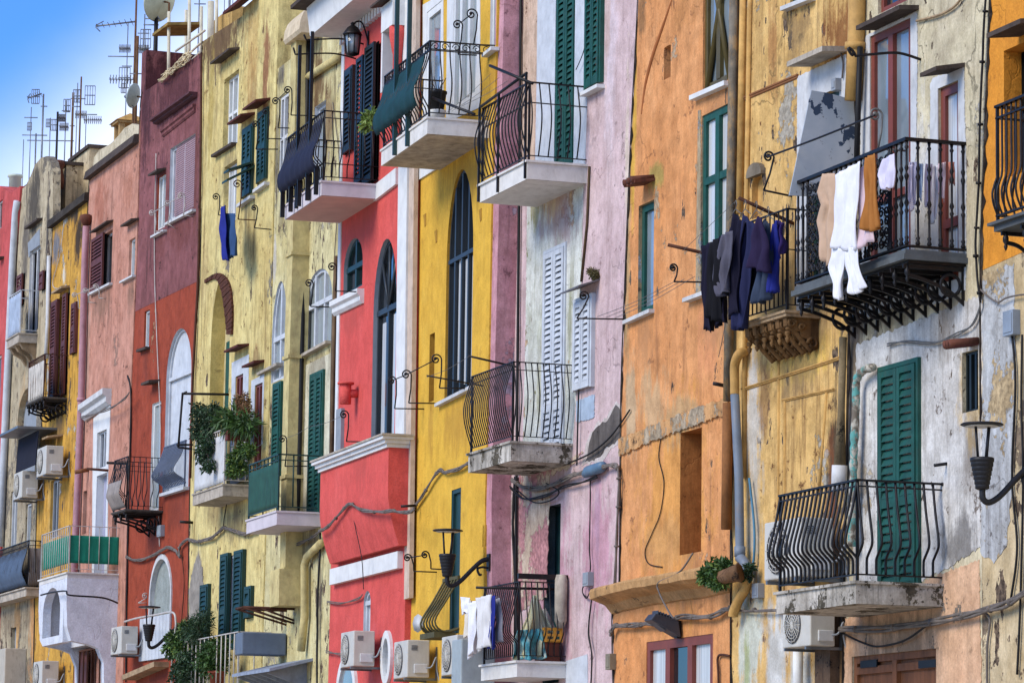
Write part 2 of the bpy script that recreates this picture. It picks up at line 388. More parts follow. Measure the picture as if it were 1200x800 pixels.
class House:
    def __init__(s, F, label, outline, mat, depth=6.0, name='townhouse', cat='house'):
        s.F = F; s.root = root(F, (0, 0, 0), name, label, cat)
        s.outline = [F.P(*p) for p in outline]; s.mat = mat; s.depth = depth; s.holes = []
        s.sheets = []; s.k = 0; s.balc = []; s.grime = (104, 88, 70); s.seam = .06
    def hole(s, pts, depth, rev=None, back=None): s.holes.append((pts, depth, rev or s.mat, back or M['void']))
    def finish(s):
        o = s.outline; poly = o[:]
        x_r, x_l = o[-1][0], o[0][0]
        poly = poly + [(x_r, 0.0), (x_l, 0.0)] if o[-1][1] > .05 else poly
        loops = [poly] + [h[0] for h in s.holes]; flat = [p for l in loops for p in l]
        tris = tessellate_polygon([[Vector((p[0], p[1], 0)) for p in l] for l in loops])
        b = MB().mat(s.mat); b.add([(p[0], 0, p[1]) for p in flat], [tuple(t) for t in tris])
        n = len(poly)
        b.add([(p[0], 0, p[1]) for p in poly] + [(p[0], s.depth, p[1]) for p in poly], [(i, (i + 1) % n, n + (i + 1) % n, n + i) for i in range(n)])
        bt = tessellate_polygon([[Vector((p[0], p[1], 0)) for p in poly]])
        b.add([(p[0], s.depth, p[1]) for p in poly], [tuple(t) for t in bt])
        for pts, d, rev, back in s.holes:
            k = len(pts); b.mat(rev)
            b.add([(p[0], 0, p[1]) for p in pts] + [(p[0], d, p[1]) for p in pts], [(i, (i + 1) % k, k + (i + 1) % k, k + i) for i in range(k)])
            b.mat(back); t = tessellate_polygon([[Vector((p[0], p[1], 0)) for p in pts]])
            b.add([(p[0], d, p[1]) for p in pts], [tuple(q) for q in t])
        b.build('wall', s.root)
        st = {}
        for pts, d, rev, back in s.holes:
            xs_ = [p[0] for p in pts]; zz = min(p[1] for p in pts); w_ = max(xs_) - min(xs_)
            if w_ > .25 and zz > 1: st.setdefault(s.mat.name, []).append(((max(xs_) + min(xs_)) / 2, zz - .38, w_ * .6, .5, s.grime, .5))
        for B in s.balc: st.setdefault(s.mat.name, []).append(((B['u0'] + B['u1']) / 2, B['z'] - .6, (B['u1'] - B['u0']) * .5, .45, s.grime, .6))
        def inside(p, q):
            c = False
            for i in range(len(q)):
                (x0, z0), (x1, z1) = q[i], q[i - 1]
                if (z0 > p[1]) != (z1 > p[1]) and p[0] < (x1 - x0) * (p[1] - z0) / (z1 - z0) + x0: c = not c
            return c
        for q, mat, d, y1, name, label in s.sheets:
            if not mat.name.endswith('render') or mat.name == s.mat.name: continue
            for t_ in st.get(s.mat.name, []):
                if inside((t_[0], t_[1]), q): st.setdefault(mat.name, []).append(t_)
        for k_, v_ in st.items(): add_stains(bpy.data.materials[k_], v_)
        # jagged dark strip drawn in for the dark line at the next house
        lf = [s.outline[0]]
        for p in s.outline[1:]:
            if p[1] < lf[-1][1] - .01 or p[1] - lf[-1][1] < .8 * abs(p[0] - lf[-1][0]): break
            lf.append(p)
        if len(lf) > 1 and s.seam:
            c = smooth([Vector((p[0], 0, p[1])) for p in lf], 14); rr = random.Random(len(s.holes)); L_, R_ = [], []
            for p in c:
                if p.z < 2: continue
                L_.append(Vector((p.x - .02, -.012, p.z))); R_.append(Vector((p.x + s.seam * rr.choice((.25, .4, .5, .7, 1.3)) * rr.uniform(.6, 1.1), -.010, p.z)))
            k = len(L_); MB().mat(M['seam']).add(L_ + R_, [(i, i + 1, k + i + 1, k + i) for i in range(k - 1)]).build('seam_strip', s.root)
        for q, mat, d, y1, name, label in s.sheets:
            hs = [h[0] for h in s.holes if all(inside(p, q) for p in h[0])]
            for h in s.holes:
                m = (sum(p[0] for p in h[0]) / len(h[0]), sum(p[1] for p in h[0]) / len(h[0]))
                if h[0] not in hs and (inside(m, q) or any(inside(p, q) for p in h[0])):
                    sub_ = list(h[0]); ar = sum(q[i - 1][0] * q[i][1] - q[i][0] * q[i - 1][1] for i in range(len(q)))
                    for i in range(len(q)):
                        A, B = q[i - 1], q[i]; out = []
                        sd = lambda p: ((B[0] - A[0]) * (p[1] - A[1]) - (B[1] - A[1]) * (p[0] - A[0])) * (1 if ar > 0 else -1) - 1e-4
                        for j in range(len(sub_)):
                            P0, P1 = sub_[j - 1], sub_[j]; s0, s1 = sd(P0), sd(P1)
                            if (s0 >= 0) != (s1 >= 0): k_ = s0 / (s0 - s1); out.append((P0[0] + (P1[0] - P0[0]) * k_, P0[1] + (P1[1] - P0[1]) * k_))
                            if s1 >= 0: out.append(P1)
                        sub_ = out
                        if len(sub_) < 3: break
                    if len(sub_) >= 3:
                        c0 = (sum(p[0] for p in sub_) / len(sub_), sum(p[1] for p in sub_) / len(sub_))
                        hs.append([(c0[0] + (p[0] - c0[0]) * .996, c0[1] + (p[1] - c0[1]) * .996) for p in sub_])
            o_ = MB().mat(mat).prism(q, -d, y1, hs).build(name, s.root)
            if label: o_['label'] = label
    # irregular sheet of other paint / bare render / trim, proud of the wall
    def sheet(s, pts, mat, d=None, name='plaster_patch', jag=0.0, label=None, y1=0.05, holes=()):
        s.k += 1
        if d is None: d = .004 + .0023 * s.k
        q = [s.F.P(*p) for p in pts]
        if jag:
            out = []
            for i in range(len(q)):
                a, b_ = q[i], q[(i + 1) % len(q)]; L = math.hypot(b_[0] - a[0], b_[1] - a[1]); m = max(1, int(L / (jag * 2.2)))
                for j in range(m):
                    t = j / m; r = 0 if j == 0 else jag
                    out.append((a[0] + (b_[0] - a[0]) * t + random.uniform(-r, r), a[1] + (b_[1] - a[1]) * t + random.uniform(-r, r)))
            q = out
        s.sheets.append((q, mat, d, y1, name, label))
    def band(s, a, b, h, mat, d=.05, name='string_course', prof=None):
        """moulded band along the wall between pixels a and b (its top edge); h metres high"""
        xa, za = s.F.P(*a); xb, zb = s.F.P(*b)
        prof = prof or [(0.03, 0), (-d, 0), (-d, -h * .35), (-d * .6, -h * .5), (-d * .6, -h * .8), (-d * .25, -h), (0.03, -h)]
        n = len(prof); bb = MB().mat(mat)
        t = tessellate_polygon([[Vector((p[0], p[1], 0)) for p in prof]])
        vs = [(xa, y, za + z) for y, z in prof] + [(xb, y, zb + z) for y, z in prof]
        bb.add(vs, [tuple(q) for q in t] + [tuple(i + n for i in q)[::-1] for q in t] + [(i, (i + 1) % n, n + (i + 1) % n, n + i) for i in range(n)])
        return bb.build(name, s.root)

    def window(s, r, depth=.2, arch=None, frame=None, pane=None, rev=None, cols=2, transoms=(), fw=.06, name='window', label=None,
               hole=True, back=None, curtain=None, diag=False, panes=None, rad=False, strips=()):
        """r = rect px tuple (xl,xr,yt,yb); arch = px y of the springing at the middle"""
        F = s.F; u0, u1, z0, z1 = F.rect(*r) if not isinstance(r, list) else r
        zs = F.P((r[0] + r[1]) / 2, arch)[1] if arch else None
        pts = arch_pts(u0, u1, z0, zs, z1) if arch else rect_pts(u0, u1, z0, z1)
        if hole: s.hole(pts, depth + .02, rev, back)
        if frame is None: return None
        y0, y1 = depth - .06, depth; inn = arch_pts(u0 + fw, u1 - fw, z0 + fw, zs, z1 - fw) if arch else rect_pts(u0 + fw, u1 - fw, z0 + fw, z1 - fw)
        k = len(pts); b = MB().mat(frame)
        vs = [(p[0], y0, p[1]) for p in pts] + [(p[0], y0, p[1]) for p in inn] + [(p[0], y1, p[1]) for p in inn]
        b.add(vs, [(i, (i + 1) % k, k + (i + 1) % k, k + i) for i in range(k)] + [(k + i, k + (i + 1) % k, 2 * k + (i + 1) % k, 2 * k + i) for i in range(k)])
        ztop = zs if arch else z1
        if arch and zs: b.box(u0 + fw * .5, u1 - fw * .5, y0 - .02, y1, zs - fw * .7, zs + fw * .7)
        for i in range(1, cols):
            c = u0 + (u1 - u0) * i / cols; w = fw * .7
            zt = (zs + (z1 - zs) * .96 * math.sqrt(max(0, 1 - ((c - (u0 + u1) / 2) / ((u1 - u0) / 2)) ** 2))) if arch else z1 - fw
            if rad: zt = zs
            b.box(c - w, c + w, y0 - .012, y1, z0 + fw, zt)
        for t in transoms:
            z = z0 + (ztop - z0) * t; b.box(u0 + fw * .5, u1 - fw * .5, y0 - .006, y1, z - fw * .5, z + fw * .5)
        if rad and arch:
            cx = (u0 + u1) / 2
            for g in (50, 90, 130):
                e = Vector((cx + (u1 - u0) * .46 * cos(radians(g)), y0, zs + (z1 - zs) * .9 * sin(radians(g))))
                b.tube([Vector((cx, y0, zs)), e], fw * .4, 4)
        if diag:
            for sg in (0, 1):
                b.tube([Vector((u0 + fw, y0, z1 if sg else z0)), Vector((u1 - fw, y0, z0 if sg else z1))], fw * .45, 4)
        w = b.build(name, s.root)
        if label: w['label'] = label
        pn = MB().mat(pane or M['glass'])
        if panes:
            for i, pm in enumerate(panes):
                a = u0 + (u1 - u0) * i / len(panes); c = u0 + (u1 - u0) * (i + 1) / len(panes)
                MB().mat(pm).box(a + .004, c - .004, y1 - .015, y1 + .002, z0 + .01, z1 - .01).build('pane', w)
        else:
            ins = arch_pts(u0 + fw * .6, u1 - fw * .6, z0 + fw * .6, zs, z1 - fw * .6) if arch else rect_pts(u0 + fw * .6, u1 - fw * .6, z0 + fw * .6, z1 - fw * .6)
            pn.prism(ins, y1 - .02, y1 - .008).build('pane', w)
        for (a, c, e, g) in strips:
            MB().mat(M['curtain']).box(u0 + (u1 - u0) * a, u0 + (u1 - u0) * c, y1 - .026, y1 - .021, z0 + (z1 - z0) * e, z0 + (z1 - z0) * g).build('curtain', w)
        return w

    def shutters(s, r, mat, leaves=2, y=-.02, name='window', slat=.065, frame=True, mid=(.5,), parent=None, ang=None, hinge='L', th=.045, dark=None):
        F = s.F; u0, u1, z0, z1 = F.rect(*r) if not isinstance(r, list) else r
        if parent is None:
            b = MB().mat(mat)
            if frame:
                fw = .05
                b.box(u0 - fw, u0, y - .03, y + .04, z0, z1 + fw); b.box(u1, u1 + fw, y - .03, y + .04, z0, z1 + fw); b.box(u0, u1, y - .03, y + .04, z1, z1 + fw)
            b.mat(dark or M['void']).box(u0, u1, y + .035, y + .05, z0, z1)
            parent = b.build(name, s.root)
        w = (u1 - u0) / leaves
        for i in range(leaves):
            a, c = u0 + w * i + .006, u0 + w * (i + 1) - .006
            mb = MB().mat(mat); leaf(mb, a, c, z0 + .01, z1 - .01, y, slat, mid, th)
            if ang:
                g = radians(ang[i]); hx = a if i % 2 == 0 else c; cg, sg = cos(g), sin(g)
                for v in mb.v:
                    dx, dy = v.x - hx, v.y - y; v.x = hx + dx * cg - dy * sg; v.y = y + dx * sg + dy * cg
            mb.build('shutter', parent)
        return parent

    def hood(s, a, b, out=.3, th=.05, drop=.08, mat=None, name='window_hood', tiles=False):
        F = s.F; (xb, zb) = F.P(*b); za = zb; xa = F.P(a[0], a[1], out)[0]; mb = MB().mat(mat or M['hood'])
        mb.hexa([(xa, -out, za - drop - th), (xb, -out, zb - drop - th), (xb, .02, zb - th), (xa, .02, za - th)],
                [(xa, -out, za - drop), (xb, -out, zb - drop), (xb, .02, zb), (xa, .02, za)])
        if tiles:
            n = max(3, int((xb - xa) / .16)); mb.mat(M['tile'])
            for i in range(n):
                x = xa + (xb - xa) * (i + .5) / n; z = za
                mb.tube([(x, -out - .03, z - drop + .015), (x, .01, z + .01)], .045, 7)
        return mb.build(name, s.root)

    def sill(s, a, b, out=.09, th=.05, mat=None, name='sill'):
        F = s.F; (xa, za), (xb, zb) = F.P(*a), F.P(*b); mb = MB().mat(mat or M['offwhite'])
        mb.hexa([(xa, -out, za - th), (xb, -out, zb - th), (xb, .03, zb - th), (xa, .03, za - th)], [(xa, -out, za), (xb, -out, zb), (xb, .03, zb), (xa, .03, za)])
        return mb.build(name, s.root)

    def balcony(s, wr, orx, olx, th=.2, mat=None, under=None, h=1.0, style='belly', pitch=.12, rmat=None, r=.009, lip=.02, taper=0, name='balcony',
                sides='LFR', prof=None, top=.018, mid=(), endx=None, label=None, rail=True, olw=None):
        F = s.F; u1, z = F.P(*wr); d = F.solve_d(u1, z, orx); u0 = F.solve_x(d, z, olx)
        if endx is not None: u1 = u1 + endx
        mat = mat or M['slab_white']; under = under or mat
        b = MB().mat(mat)
        b.hexa([(u0, -d, z - th * (1 - taper)), (u1, -d, z - th * (1 - taper)), (u1, .03, z - th), (u0, .03, z - th)],
               [(u0, -d, z - .03), (u1, -d, z - .03), (u1, .03, z - .03), (u0, .03, z - .03)])
        b.box(u0 - lip, u1 + lip, -d - lip, .03, z - .03, z)
        b.mat(under); b.add([(u0 + .02, -d + .02, z - th * (1 - taper) - .003), (u1 - .02, -d + .02, z - th * (1 - taper) - .003), (u1 - .02, 0, z - th - .003), (u0 + .02, 0, z - th - .003)], [(0, 1, 2, 3)])
        slab = b.build(name, s.root)
        if label: slab['label'] = label
        B = dict(u0=u0, u1=u1, d=d, z=z, h=h, slab=slab, F=F, th=th)
        s.balc.append(B)
        if rail: B['rail'] = railing(B, style, pitch, rmat or M['iron'], r, sides, prof, top, mid)
        return B

PROF = {'straight': [(0, 0), (1, 0)],
        'belly': [(0, 0), (.08, .02), (.2, .09), (.33, .13), (.48, .12), (.65, .06), (.82, .01), (1, 0)],
        'lowbelly': [(0, 0), (.15, 0), (.2, .03), (.28, .11), (.34, .135), (.45, .12), (.7, .055), (1, 0)],
        'bow': [(0, 0), (.15, .05), (.35, .105), (.55, .12), (.75, .075), (1, 0)],
        'wave': [(0, 0), (.12, .03), (.3, .10), (.45, .10), (.6, .04), (.75, -.01), (.9, .0), (1, 0)]}
def railing(B, style, pitch, mat, r, sides='LFR', prof=None, top=.018, mid=(), post=True):
    pr = prof or PROF[style]; u0, u1, d, z, h = B['u0'] + .03, B['u1'] - .03, B['d'] - .03, B['z'], B['h']
    mb = MB().mat(mat); zb, zt = z + .07, z + h
    def path(f):
        pts = [f(o, zb + (zt - zb) * t) for t, o in pr]
        return smooth(pts, 3) if len(pts) > 2 else pts
    n = max(2, int(round((u1 - u0) / pitch)))
    if 'F' in sides:
        for i in range(n + 1):
            x = u0 + (u1 - u0) * i / n; mb.tube(path(lambda o, zz: Vector((x, -d - o, zz))), r, 5)
    m = max(2, int(round(d / pitch)))
    for sd, ux, sg in (('R', u1, 1), ('L', u0, -1)):
        if sd in sides:
            for i in range(m):
                y = -d + d * i / m; mb.tube(path(lambda o, zz: Vector((ux + sg * o, y, zz))), r, 5)
    segs = []
    if 'F' in sides: segs.append(((u0, -d), (u1, -d)))
    if 'R' in sides: segs.append(((u1, -d), (u1, 0.02)))
    if 'L' in sides: segs.append(((u0, -d), (u0, 0.02)))
    for (a, b) in segs:
        hz = [zb, zt] + [z + h * m_ for m_ in mid]
        for k, zz in enumerate(hz):
            w = top if k == 1 else top * .7
            x0, x1 = min(a[0], b[0]) - w, max(a[0], b[0]) + w; y0, y1 = min(a[1], b[1]) - w, max(a[1], b[1]) + w
            mb.box(x0, x1, y0, min(y1, .02), zz - w * .5 + .0007 * k, zz + w * .5 + .0007 * k)
    if post:
        for x in (u0, u1):
            mb.box(x - .014, x + .014, -d - .014, -d + .014, z, zt)
    return mb.build('railing', B['slab'])

def leaf(mb, a, c, z0, z1, y, slat=.065, mid=(.5,), th=.045):
    sw = min(.07, (c - a) * .2)
    mb.box(a, a + sw, y - th, y, z0, z1); mb.box(c - sw, c, y - th, y, z0, z1)
    zs = [z0] + [z0 + (z1 - z0) * m for m in mid] + [z1]
    for i, zz in enumerate(zs):
        hw = .05
        lo = zz if i == 0 else zz - hw; hi = zz + hw if i < len(zs) - 1 else zz
        if i == 0: hi = z0 + .09
        if i == len(zs) - 1: lo = z1 - .07
        mb.box(a + sw, c - sw, y - th + .002, y - .002, lo, hi)
    for i in range(len(zs) - 1):
        lo = zs[i] + (.09 if i == 0 else .05); hi = zs[i + 1] - (.07 if i == len(zs) - 2 else .05)
        n = max(1, int((hi - lo) / slat)); st = (hi - lo) / n
        for j in range(n):
            zc = lo + st * (j + .5); x0, x1 = a + sw - .004, c - sw + .004
            mb.hexa([(x0, y - th + .004, zc - st * .46), (x1, y - th + .004, zc - st * .46), (x1, y - .008, zc + st * .34), (x0, y - .008, zc + st * .34)],
                    [(x0, y - th + .004, zc - st * .46 + .012), (x1, y - th + .004, zc - st * .46 + .012), (x1, y - .008, zc + st * .34 + .012), (x0, y - .008, zc + st * .34 + .012)])

# ------------------------------------------------------------ free-standing / hung things
def cable(F, pts, r=.02, d=.05, label='', mat=None, strands=1, name='cable', cat='cable', group=None, ties=False, sag=None):
    """pts px; each (px,py) or (px,py,d)"""
    P = [F.V(p[0], p[1], p[2] if len(p) > 2 else d) for p in pts]; c = smooth(P, 7); mb = MB().mat(mat or M['cable'])
    for k in range(strands):
        ph = k * 2.1 + random.random() * 3; a = r * .9 if strands > 1 else r * .12; q = []
        for i, p in enumerate(c):
            g = i * .3 + ph; q.append(p + Vector((0, -abs(cos(g)) * a * .6, sin(g) * a)))
        mb.tube(q, r * (.6 if strands > 1 else 1), 6)
    if ties:
        for i in range(3, len(c) - 1, 5):
            t = (c[i + 1] - c[i - 1]).normalized(); mb.tube([c[i] - t * .012 + Vector((0, -r * .3, 0)), c[i] + t * .012 + Vector((0, -r * .3, 0))], r * 1.45, 7)
    return mb.thing(F, P[0], name, label, cat, group=group)

def spiral(c, ax1, ax2, r, turns=1.35, n=22, start=0.0):
    out = []
    for i in range(n + 1):
        t = i / n; g = start + 2 * pi * turns * t; rr = r * (1 - .8 * t)
        out.append(c + ax1 * (rr * cos(g)) + ax2 * (rr * sin(g)))
    return out
def rack(F, items, label, mat=None, r=.011, group='scrolled iron clothesline brackets', rods=True, d0=0.0, wires=0):
    """items: list of (wall px, corner px, curl centre px, curl radius px). Scrolled arms square to the wall, tied by a rod."""
    mat = mat or M['iron']; x0, z0 = F.P(*items[0][0], d0); rt = root(F, (x0, -d0, z0), 'clothesline_bracket', label, 'clothesline bracket', group)
    cs = []
    for (w, k, c, rp) in items:
        xx, zz = F.P(*w, d0); A = F.Q(xx, *w); K = F.Q(xx, *k); Cc = F.Q(xx, *c)
        R = (F.Q(xx, c[0] + rp, c[1]) - Cc).length
        ay = Vector((0, 1, 0)); az = Vector((0, 0, 1))
        sp = spiral(Cc, ay, az, R)
        mid = K.lerp(sp[0], .5) + Vector((0, .012, 0))
        mb = MB().mat(mat); up = smooth([K, mid, sp[0], sp[3], sp[6]], 5)[:-10]
        mb.tube([A, K], r, 6); mb.tube([K, mid] + sp, r, 6)
        mb.lathe(sp[-1] - Vector((r * 1.2, 0, 0)), [(0, 0), (r * 2.2, r * .6), (r * 2.2, r * 2), (0, r * 2.6)], 8, (1, 0, 0))
        mb.build('scroll_arm', rt); cs.append(Cc)
    if rods and len(cs) > 1:
        MB().mat(mat).tube(cs, r * .8, 5).build('rod', rt)
    return rt

def cloth(F, L, Rr, mat, label, cat, name, x0=None, d=.4, amp=.03, nf=3.0, group=None, ns=16, nt=22, pegs=None, extra=()):
    """hanging cloth between the left edge L and the right edge R (px lists, top to bottom); in the plane x=x0 or d in front of the wall"""
    f = (lambda p: F.Q(x0, *p)) if x0 is not None else (lambda p: F.V(p[0], p[1], d))
    nrm = Vector((1, 0, 0)) if x0 is not None else Vector((0, 1, 0))
    def res(pl):
        q = [f(p) for p in pl]; ls = [0]
        for a, b in zip(q, q[1:]): ls.append(ls[-1] + (b - a).length)
        out = []
        for i in range(nt + 1):
            t = ls[-1] * i / nt; j = 0
            while j < len(q) - 2 and ls[j + 1] < t: j += 1
            k = (t - ls[j]) / max(1e-6, ls[j + 1] - ls[j]); out.append(q[j].lerp(q[j + 1], min(1, k)))
        return out
    mb = MB().mat(mat); org = None
    for (L, Rr) in [(L, Rr)] + list(extra):
     A, B = res(L), res(Rr); ph = random.random() * 6; vs = []; fs = []
     for i in range(nt + 1):
         t = i / nt
         for j in range(ns + 1):
             s_ = j / ns; p = A[i].lerp(B[i], s_)
             o = 1.35 * amp * (.35 + .65 * t) * (sin(2 * pi * nf * s_ + ph + 1.3 * t) + .45 * sin(2 * pi * nf * 2.3 * s_ + ph * 2 - 2 * t) + .22 * sin(2 * pi * nf * 4.7 * s_ + 5 * t + ph) + .18 * sin(11 * t + 9 * s_)) + amp * .3 * sin(9 * t + 4 * s_ + ph)
             vs.append(p + nrm * o + Vector((0, 0, (.018 * sin(5 * s_ + ph) + .012 * sin(17 * s_ + ph)) * t ** 6)))
     w = ns + 1
     for i in range(nt):
         for j in range(ns): fs.append((i * w + j, i * w + j + 1, (i + 1) * w + j + 1, (i + 1) * w + j))
     mb.add(vs, fs, True); org = org or vs[0]
    o = mb.thing(F, org, name, label, cat, group=group)
    sd = o.modifiers.new('thickness', 'SOLIDIFY'); sd.thickness = .008; sd.offset = 0
    if pegs:
        for t in (.12, .88):
            p = A[0].lerp(B[0], t); MB().mat(pegs).box(p.x - .012, p.x + .012, p.y - .012, p.y + .012, p.z - .05, p.z + .04).build('peg', o)
    return o

def leaves(mb, blobs, n, size, droop=.3, aspect=2.2, seed=1):
    rnd = random.Random(seed); tot = sum(b[3] ** 2 for b in blobs)
    for (x, y, z, r) in blobs:
        for _ in range(int(n * r * r / tot)):
            while True:
                v = Vector((rnd.uniform(-1, 1), rnd.uniform(-1, 1), rnd.uniform(-1, 1)))
                if .15 < v.length < 1: break
            p = Vector((x, y, z)) + v * r * (.75 + .5 * rnd.random())
            a = (v * .8 + Vector((rnd.uniform(-1, 1), rnd.uniform(-1, 1), rnd.uniform(-1, 1) - droop))).normalized()
            b = a.cross(Vector((rnd.uniform(-1, 1), rnd.uniform(-1, 1), rnd.uniform(-1, 1)))).normalized()
            c = a.cross(b); L = size * rnd.uniform(.6, 1.3); W = L / aspect
            mb.add([p, p + a * L * .45 + b * W * .5 + c * L * .06, p + a * L - c * L * .1, p + a * L * .45 - b * W * .5 + c * L * .06], [(0, 1, 2, 3)])
    return mb
def plant(F, blobs_px, n, size, label, mat=None, d=.4, stems=(), name='plant', cat='plant', group=None, pot=None, aspect=2.2, seed=1, mats=None, droop=.3):
    """blobs_px: (px,py,radius px[,d])"""
    bl = []
    for b in blobs_px:
        dd = b[3] if len(b) > 3 else d; p = F.V(b[0], b[1], dd); q = F.V(b[0], b[1] - b[2], dd); bl.append((p.x, p.y, p.z, (q - p).length))
    low = min(bl, key=lambda t: t[2]); org = Vector((low[0], low[1], low[2] - low[3]))
    rt = root(F, org, name, label, cat, group)
    mb = MB().mat(mat or M['leaf']); leaves(mb, bl, n, size, droop, aspect, seed); mb.build('foliage', rt)
    if mats:
        mb2 = MB().mat(mats); leaves(mb2, bl, n // 4, size, droop, aspect, seed + 5); mb2.build('young_leaves', rt)
    st = MB().mat(M['stem'])
    c0 = Vector((bl[0][0], bl[0][1], bl[0][2]))
    for b in bl[1:]: st.tube(smooth([c0, (c0 + Vector(b[:3])) / 2 + Vector((0, -.02, .05)), Vector(b[:3])], 4), .008, 5)
    st.tube([org + Vector((0, 0, .0)), c0], .012, 5)
    st.build('stem', rt)
    if pot:
        pr, ph = pot; MB().mat(M['pot']).lathe(org + Vector((0, 0, -ph * .6)), [(pr * .7, 0), (pr, ph * .85), (pr * 1.1, ph * .86), (pr * 1.1, ph), (pr * .9, ph), (pr * .85, ph * .9)], 16).build('pot', rt)
    return rt
# ------------------------------------------------------------ facades, near to far (each turns a little from the last)
_a = ray(1150, 500); A12 = CAM + _a * (37.0 / _a.y)
F12 = Fac(-900, A12)
F11 = Fac(-900, A12)
F10 = Fac(-1050, F11.along(993, 450, 0))
F9 = Fac(-850, F10.along(858, 450, 0.0))
F8 = Fac(-880, F9.along(729, 450, -0.02))
F7 = Fac(-650, F8.along(572, 450, 0.27))
F6 = Fac(-720, F7.along(483, 450, 0.10))
F5b = Fac(-820, F6.along(395, 450, -0.12))
F5 = Fac(-880, F5b.along(316, 440, 0.02))
F4 = Fac(-1050, F5.along(226, 440, 0.0))
F3 = Fac(-920, F4.along(155, 440, 0.02))
F2 = Fac(-920, F3.along(99, 400, 0.0))
F1 = Fac(-920, F2.along(57, 400, 0.0))
F0 = Fac(-920, F1.along(12, 400, 0.05))
for nm, F, px in (('12', F12, 1180), ('11', F11, 1070), ('10', F10, 930), ('9', F9, 800), ('8', F8, 650), ('7', F7, 530), ('6', F6, 430), ('5b', F5b, 350), ('5', F5, 270), ('4', F4, 190), ('3', F3, 120), ('2', F2, 80), ('1', F1, 30)):
    x, z = F.P(px, 500); a = F.world(x, 0, z); b = F.world(x, 0, z + 1); c = F.world(x + 1, 0, z)
    print('F', nm, 'depth %.1f' % a.y, 'px/m %.1f' % (proj(a)[1] - proj(b)[1]), 'fore %.2f' % ((proj(c)[0] - proj(a)[0]) / (proj(a)[1] - proj(b)[1])))

# ============================================================ 12: orange upper house at the right edge
W12 = stucco('cream_flaking_render', (222, 200, 158), (206, 178, 128), (110, 90, 70), (150, 130, 108), .8, .55, .6, .9, seed=1, pscale=2.0, chips=.95)
H12 = House(F12, 'orange painted upper house cut off by the right edge, flaking cream below', [(1150, 500), (1150, 317), (1155, 160), (1161, 0), (1163, -60), (1300, -110), (1300, 200)], W12)
OR12 = stucco('deep_orange_paint', (238, 156, 34), (226, 140, 30), (150, 90, 30), streak=.18, crack=.2, mottle=.5, seed=2)
H12.hole(rect_pts(*F12.rect(1177, 1232, 48, 200)), .2, OR12)
h12 = rect_pts(*F12.rect(1177, 1232, 48, 200))
H12.sheet([(1150.5, 317), (1155, 160), (1161, 0), (1163, -60), (1300, -110), (1300, 250)], OR12, .004, 'painted_upper_wall', y1=.0, holes=[h12], label='deep orange painted upper wall')
r = F12.rect(1189, 1232, 50, 200); 
H12.window([r[0], r[1], r[2], r[3]], depth=.18, frame=M['brown'], pane=M['glass'], cols=2, hole=False, fw=.07)
H12.hood((1156, 52), (1235, 20), .38, .05, .05, M['hood'])
H12.sheet([(1150.5, 322), (1189, 308), (1190, 420), (1187, 560), (1180, 640), (1165, 660), (1150.5, 650)], stucco('bluish_white_worn_render', (204, 206, 206), (176, 176, 176), (110, 104, 100), (214, 186, 140), .45, .7, .5, .7, seed=3, pscale=1.5), .006, jag=.03, y1=0)

# ============================================================ 11: weathered cream and white house
W11 = stucco('cream_white_weathered_render', (226, 212, 172), (204, 190, 160), (100, 84, 68), (206, 200, 190), .65, .5, .8, .9, F=F11, seed=4, chips=.35,
             zones=[(1075, 240, .5, 1.2, (240, 238, 234), .6), (1100, 330, .9, .5, (206, 186, 150), .7), (1000, 330, .3, 3.2, (110, 92, 76), .8), (1040, 60, .3, .8, (236, 234, 226), .7), (1120, 250, .2, .9, (168, 140, 112), .6)])
H11 = House(F11, 'weathered cream and white house with red-brown windows and iron balcony', [(987, 860), (990, 700), (995, 400), (1002, 100), (1006, -60), (1163, -107), (1155, 160), (1150, 317), (1150, 500)], W11)
WH11 = stucco('blue_white_render', (226, 222, 214), (202, 196, 188), (120, 108, 98), (216, 196, 160), .6, .35, .7, .8, F=F11, seed=5, chips=.4,
              zones=[(1140, 470, .35, .5, (222, 190, 130), .8), (1125, 640, .5, .35, (120, 116, 112), .8), (1010, 560, .2, .8, (150, 140, 130), .7)])
H11.sheet([(1004, 404), (1060, 382), (1152, 345), (1152, 500), (1150, 640), (1105, 668), (1000, 720), (1000, 560)], WH11, .007, 'painted_lower_wall', jag=.02, y1=0, label='blue-white painted middle wall')
PE11 = stucco('peach_render', (234, 188, 148), (222, 168, 126), (150, 120, 90), (150, 140, 128), .3, .3, .4, .6, seed=6, pscale=2)
H11.sheet([(991, 724), (1104, 672), (1148, 655), (1150, 760), (1150, 1020), (986, 1020)], PE11, .009, 'painted_ground_wall', jag=.02, y1=0, label='peach painted wall under the lower balcony')
H11.window((1020, 1068, 32, 322), depth=.07, frame=M['brown'], pane=M['glass_l'], cols=2, fw=.085, name='balcony_door', transoms=(.32,), label='tall red-brown glazed door behind the hanging laundry')
H11.sheet([(1010, 60), (1016, 42), (1075, 14), (1076, 60), (1073, 240), (1073, 350), (1008, 375)], M['offwhite'], .010, 'painted_surround', y1=0, jag=.01, holes=[rect_pts(*F11.rect(1020, 1068, 32, 322))])
H11.window((1100, 1124, 99, 330), depth=.09, frame=M['brown'], pane=M['curtain'], cols=1, fw=.10, name='balcony_door', transoms=(.3,), label='narrow red-brown door under the small slab hood')
H11.sheet([(1091, 98), (1094, 92), (1130, 78), (1133, 200), (1132, 340), (1090, 360)], M['offwhite'], .010, 'painted_surround', y1=0, jag=.01, holes=[rect_pts(*F11.rect(1100, 1124, 99, 330))])
H11.window((1029, 1075, -55, 6), depth=.1, frame=M['brown'], pane=M['glass'], cols=2, fw=.07)
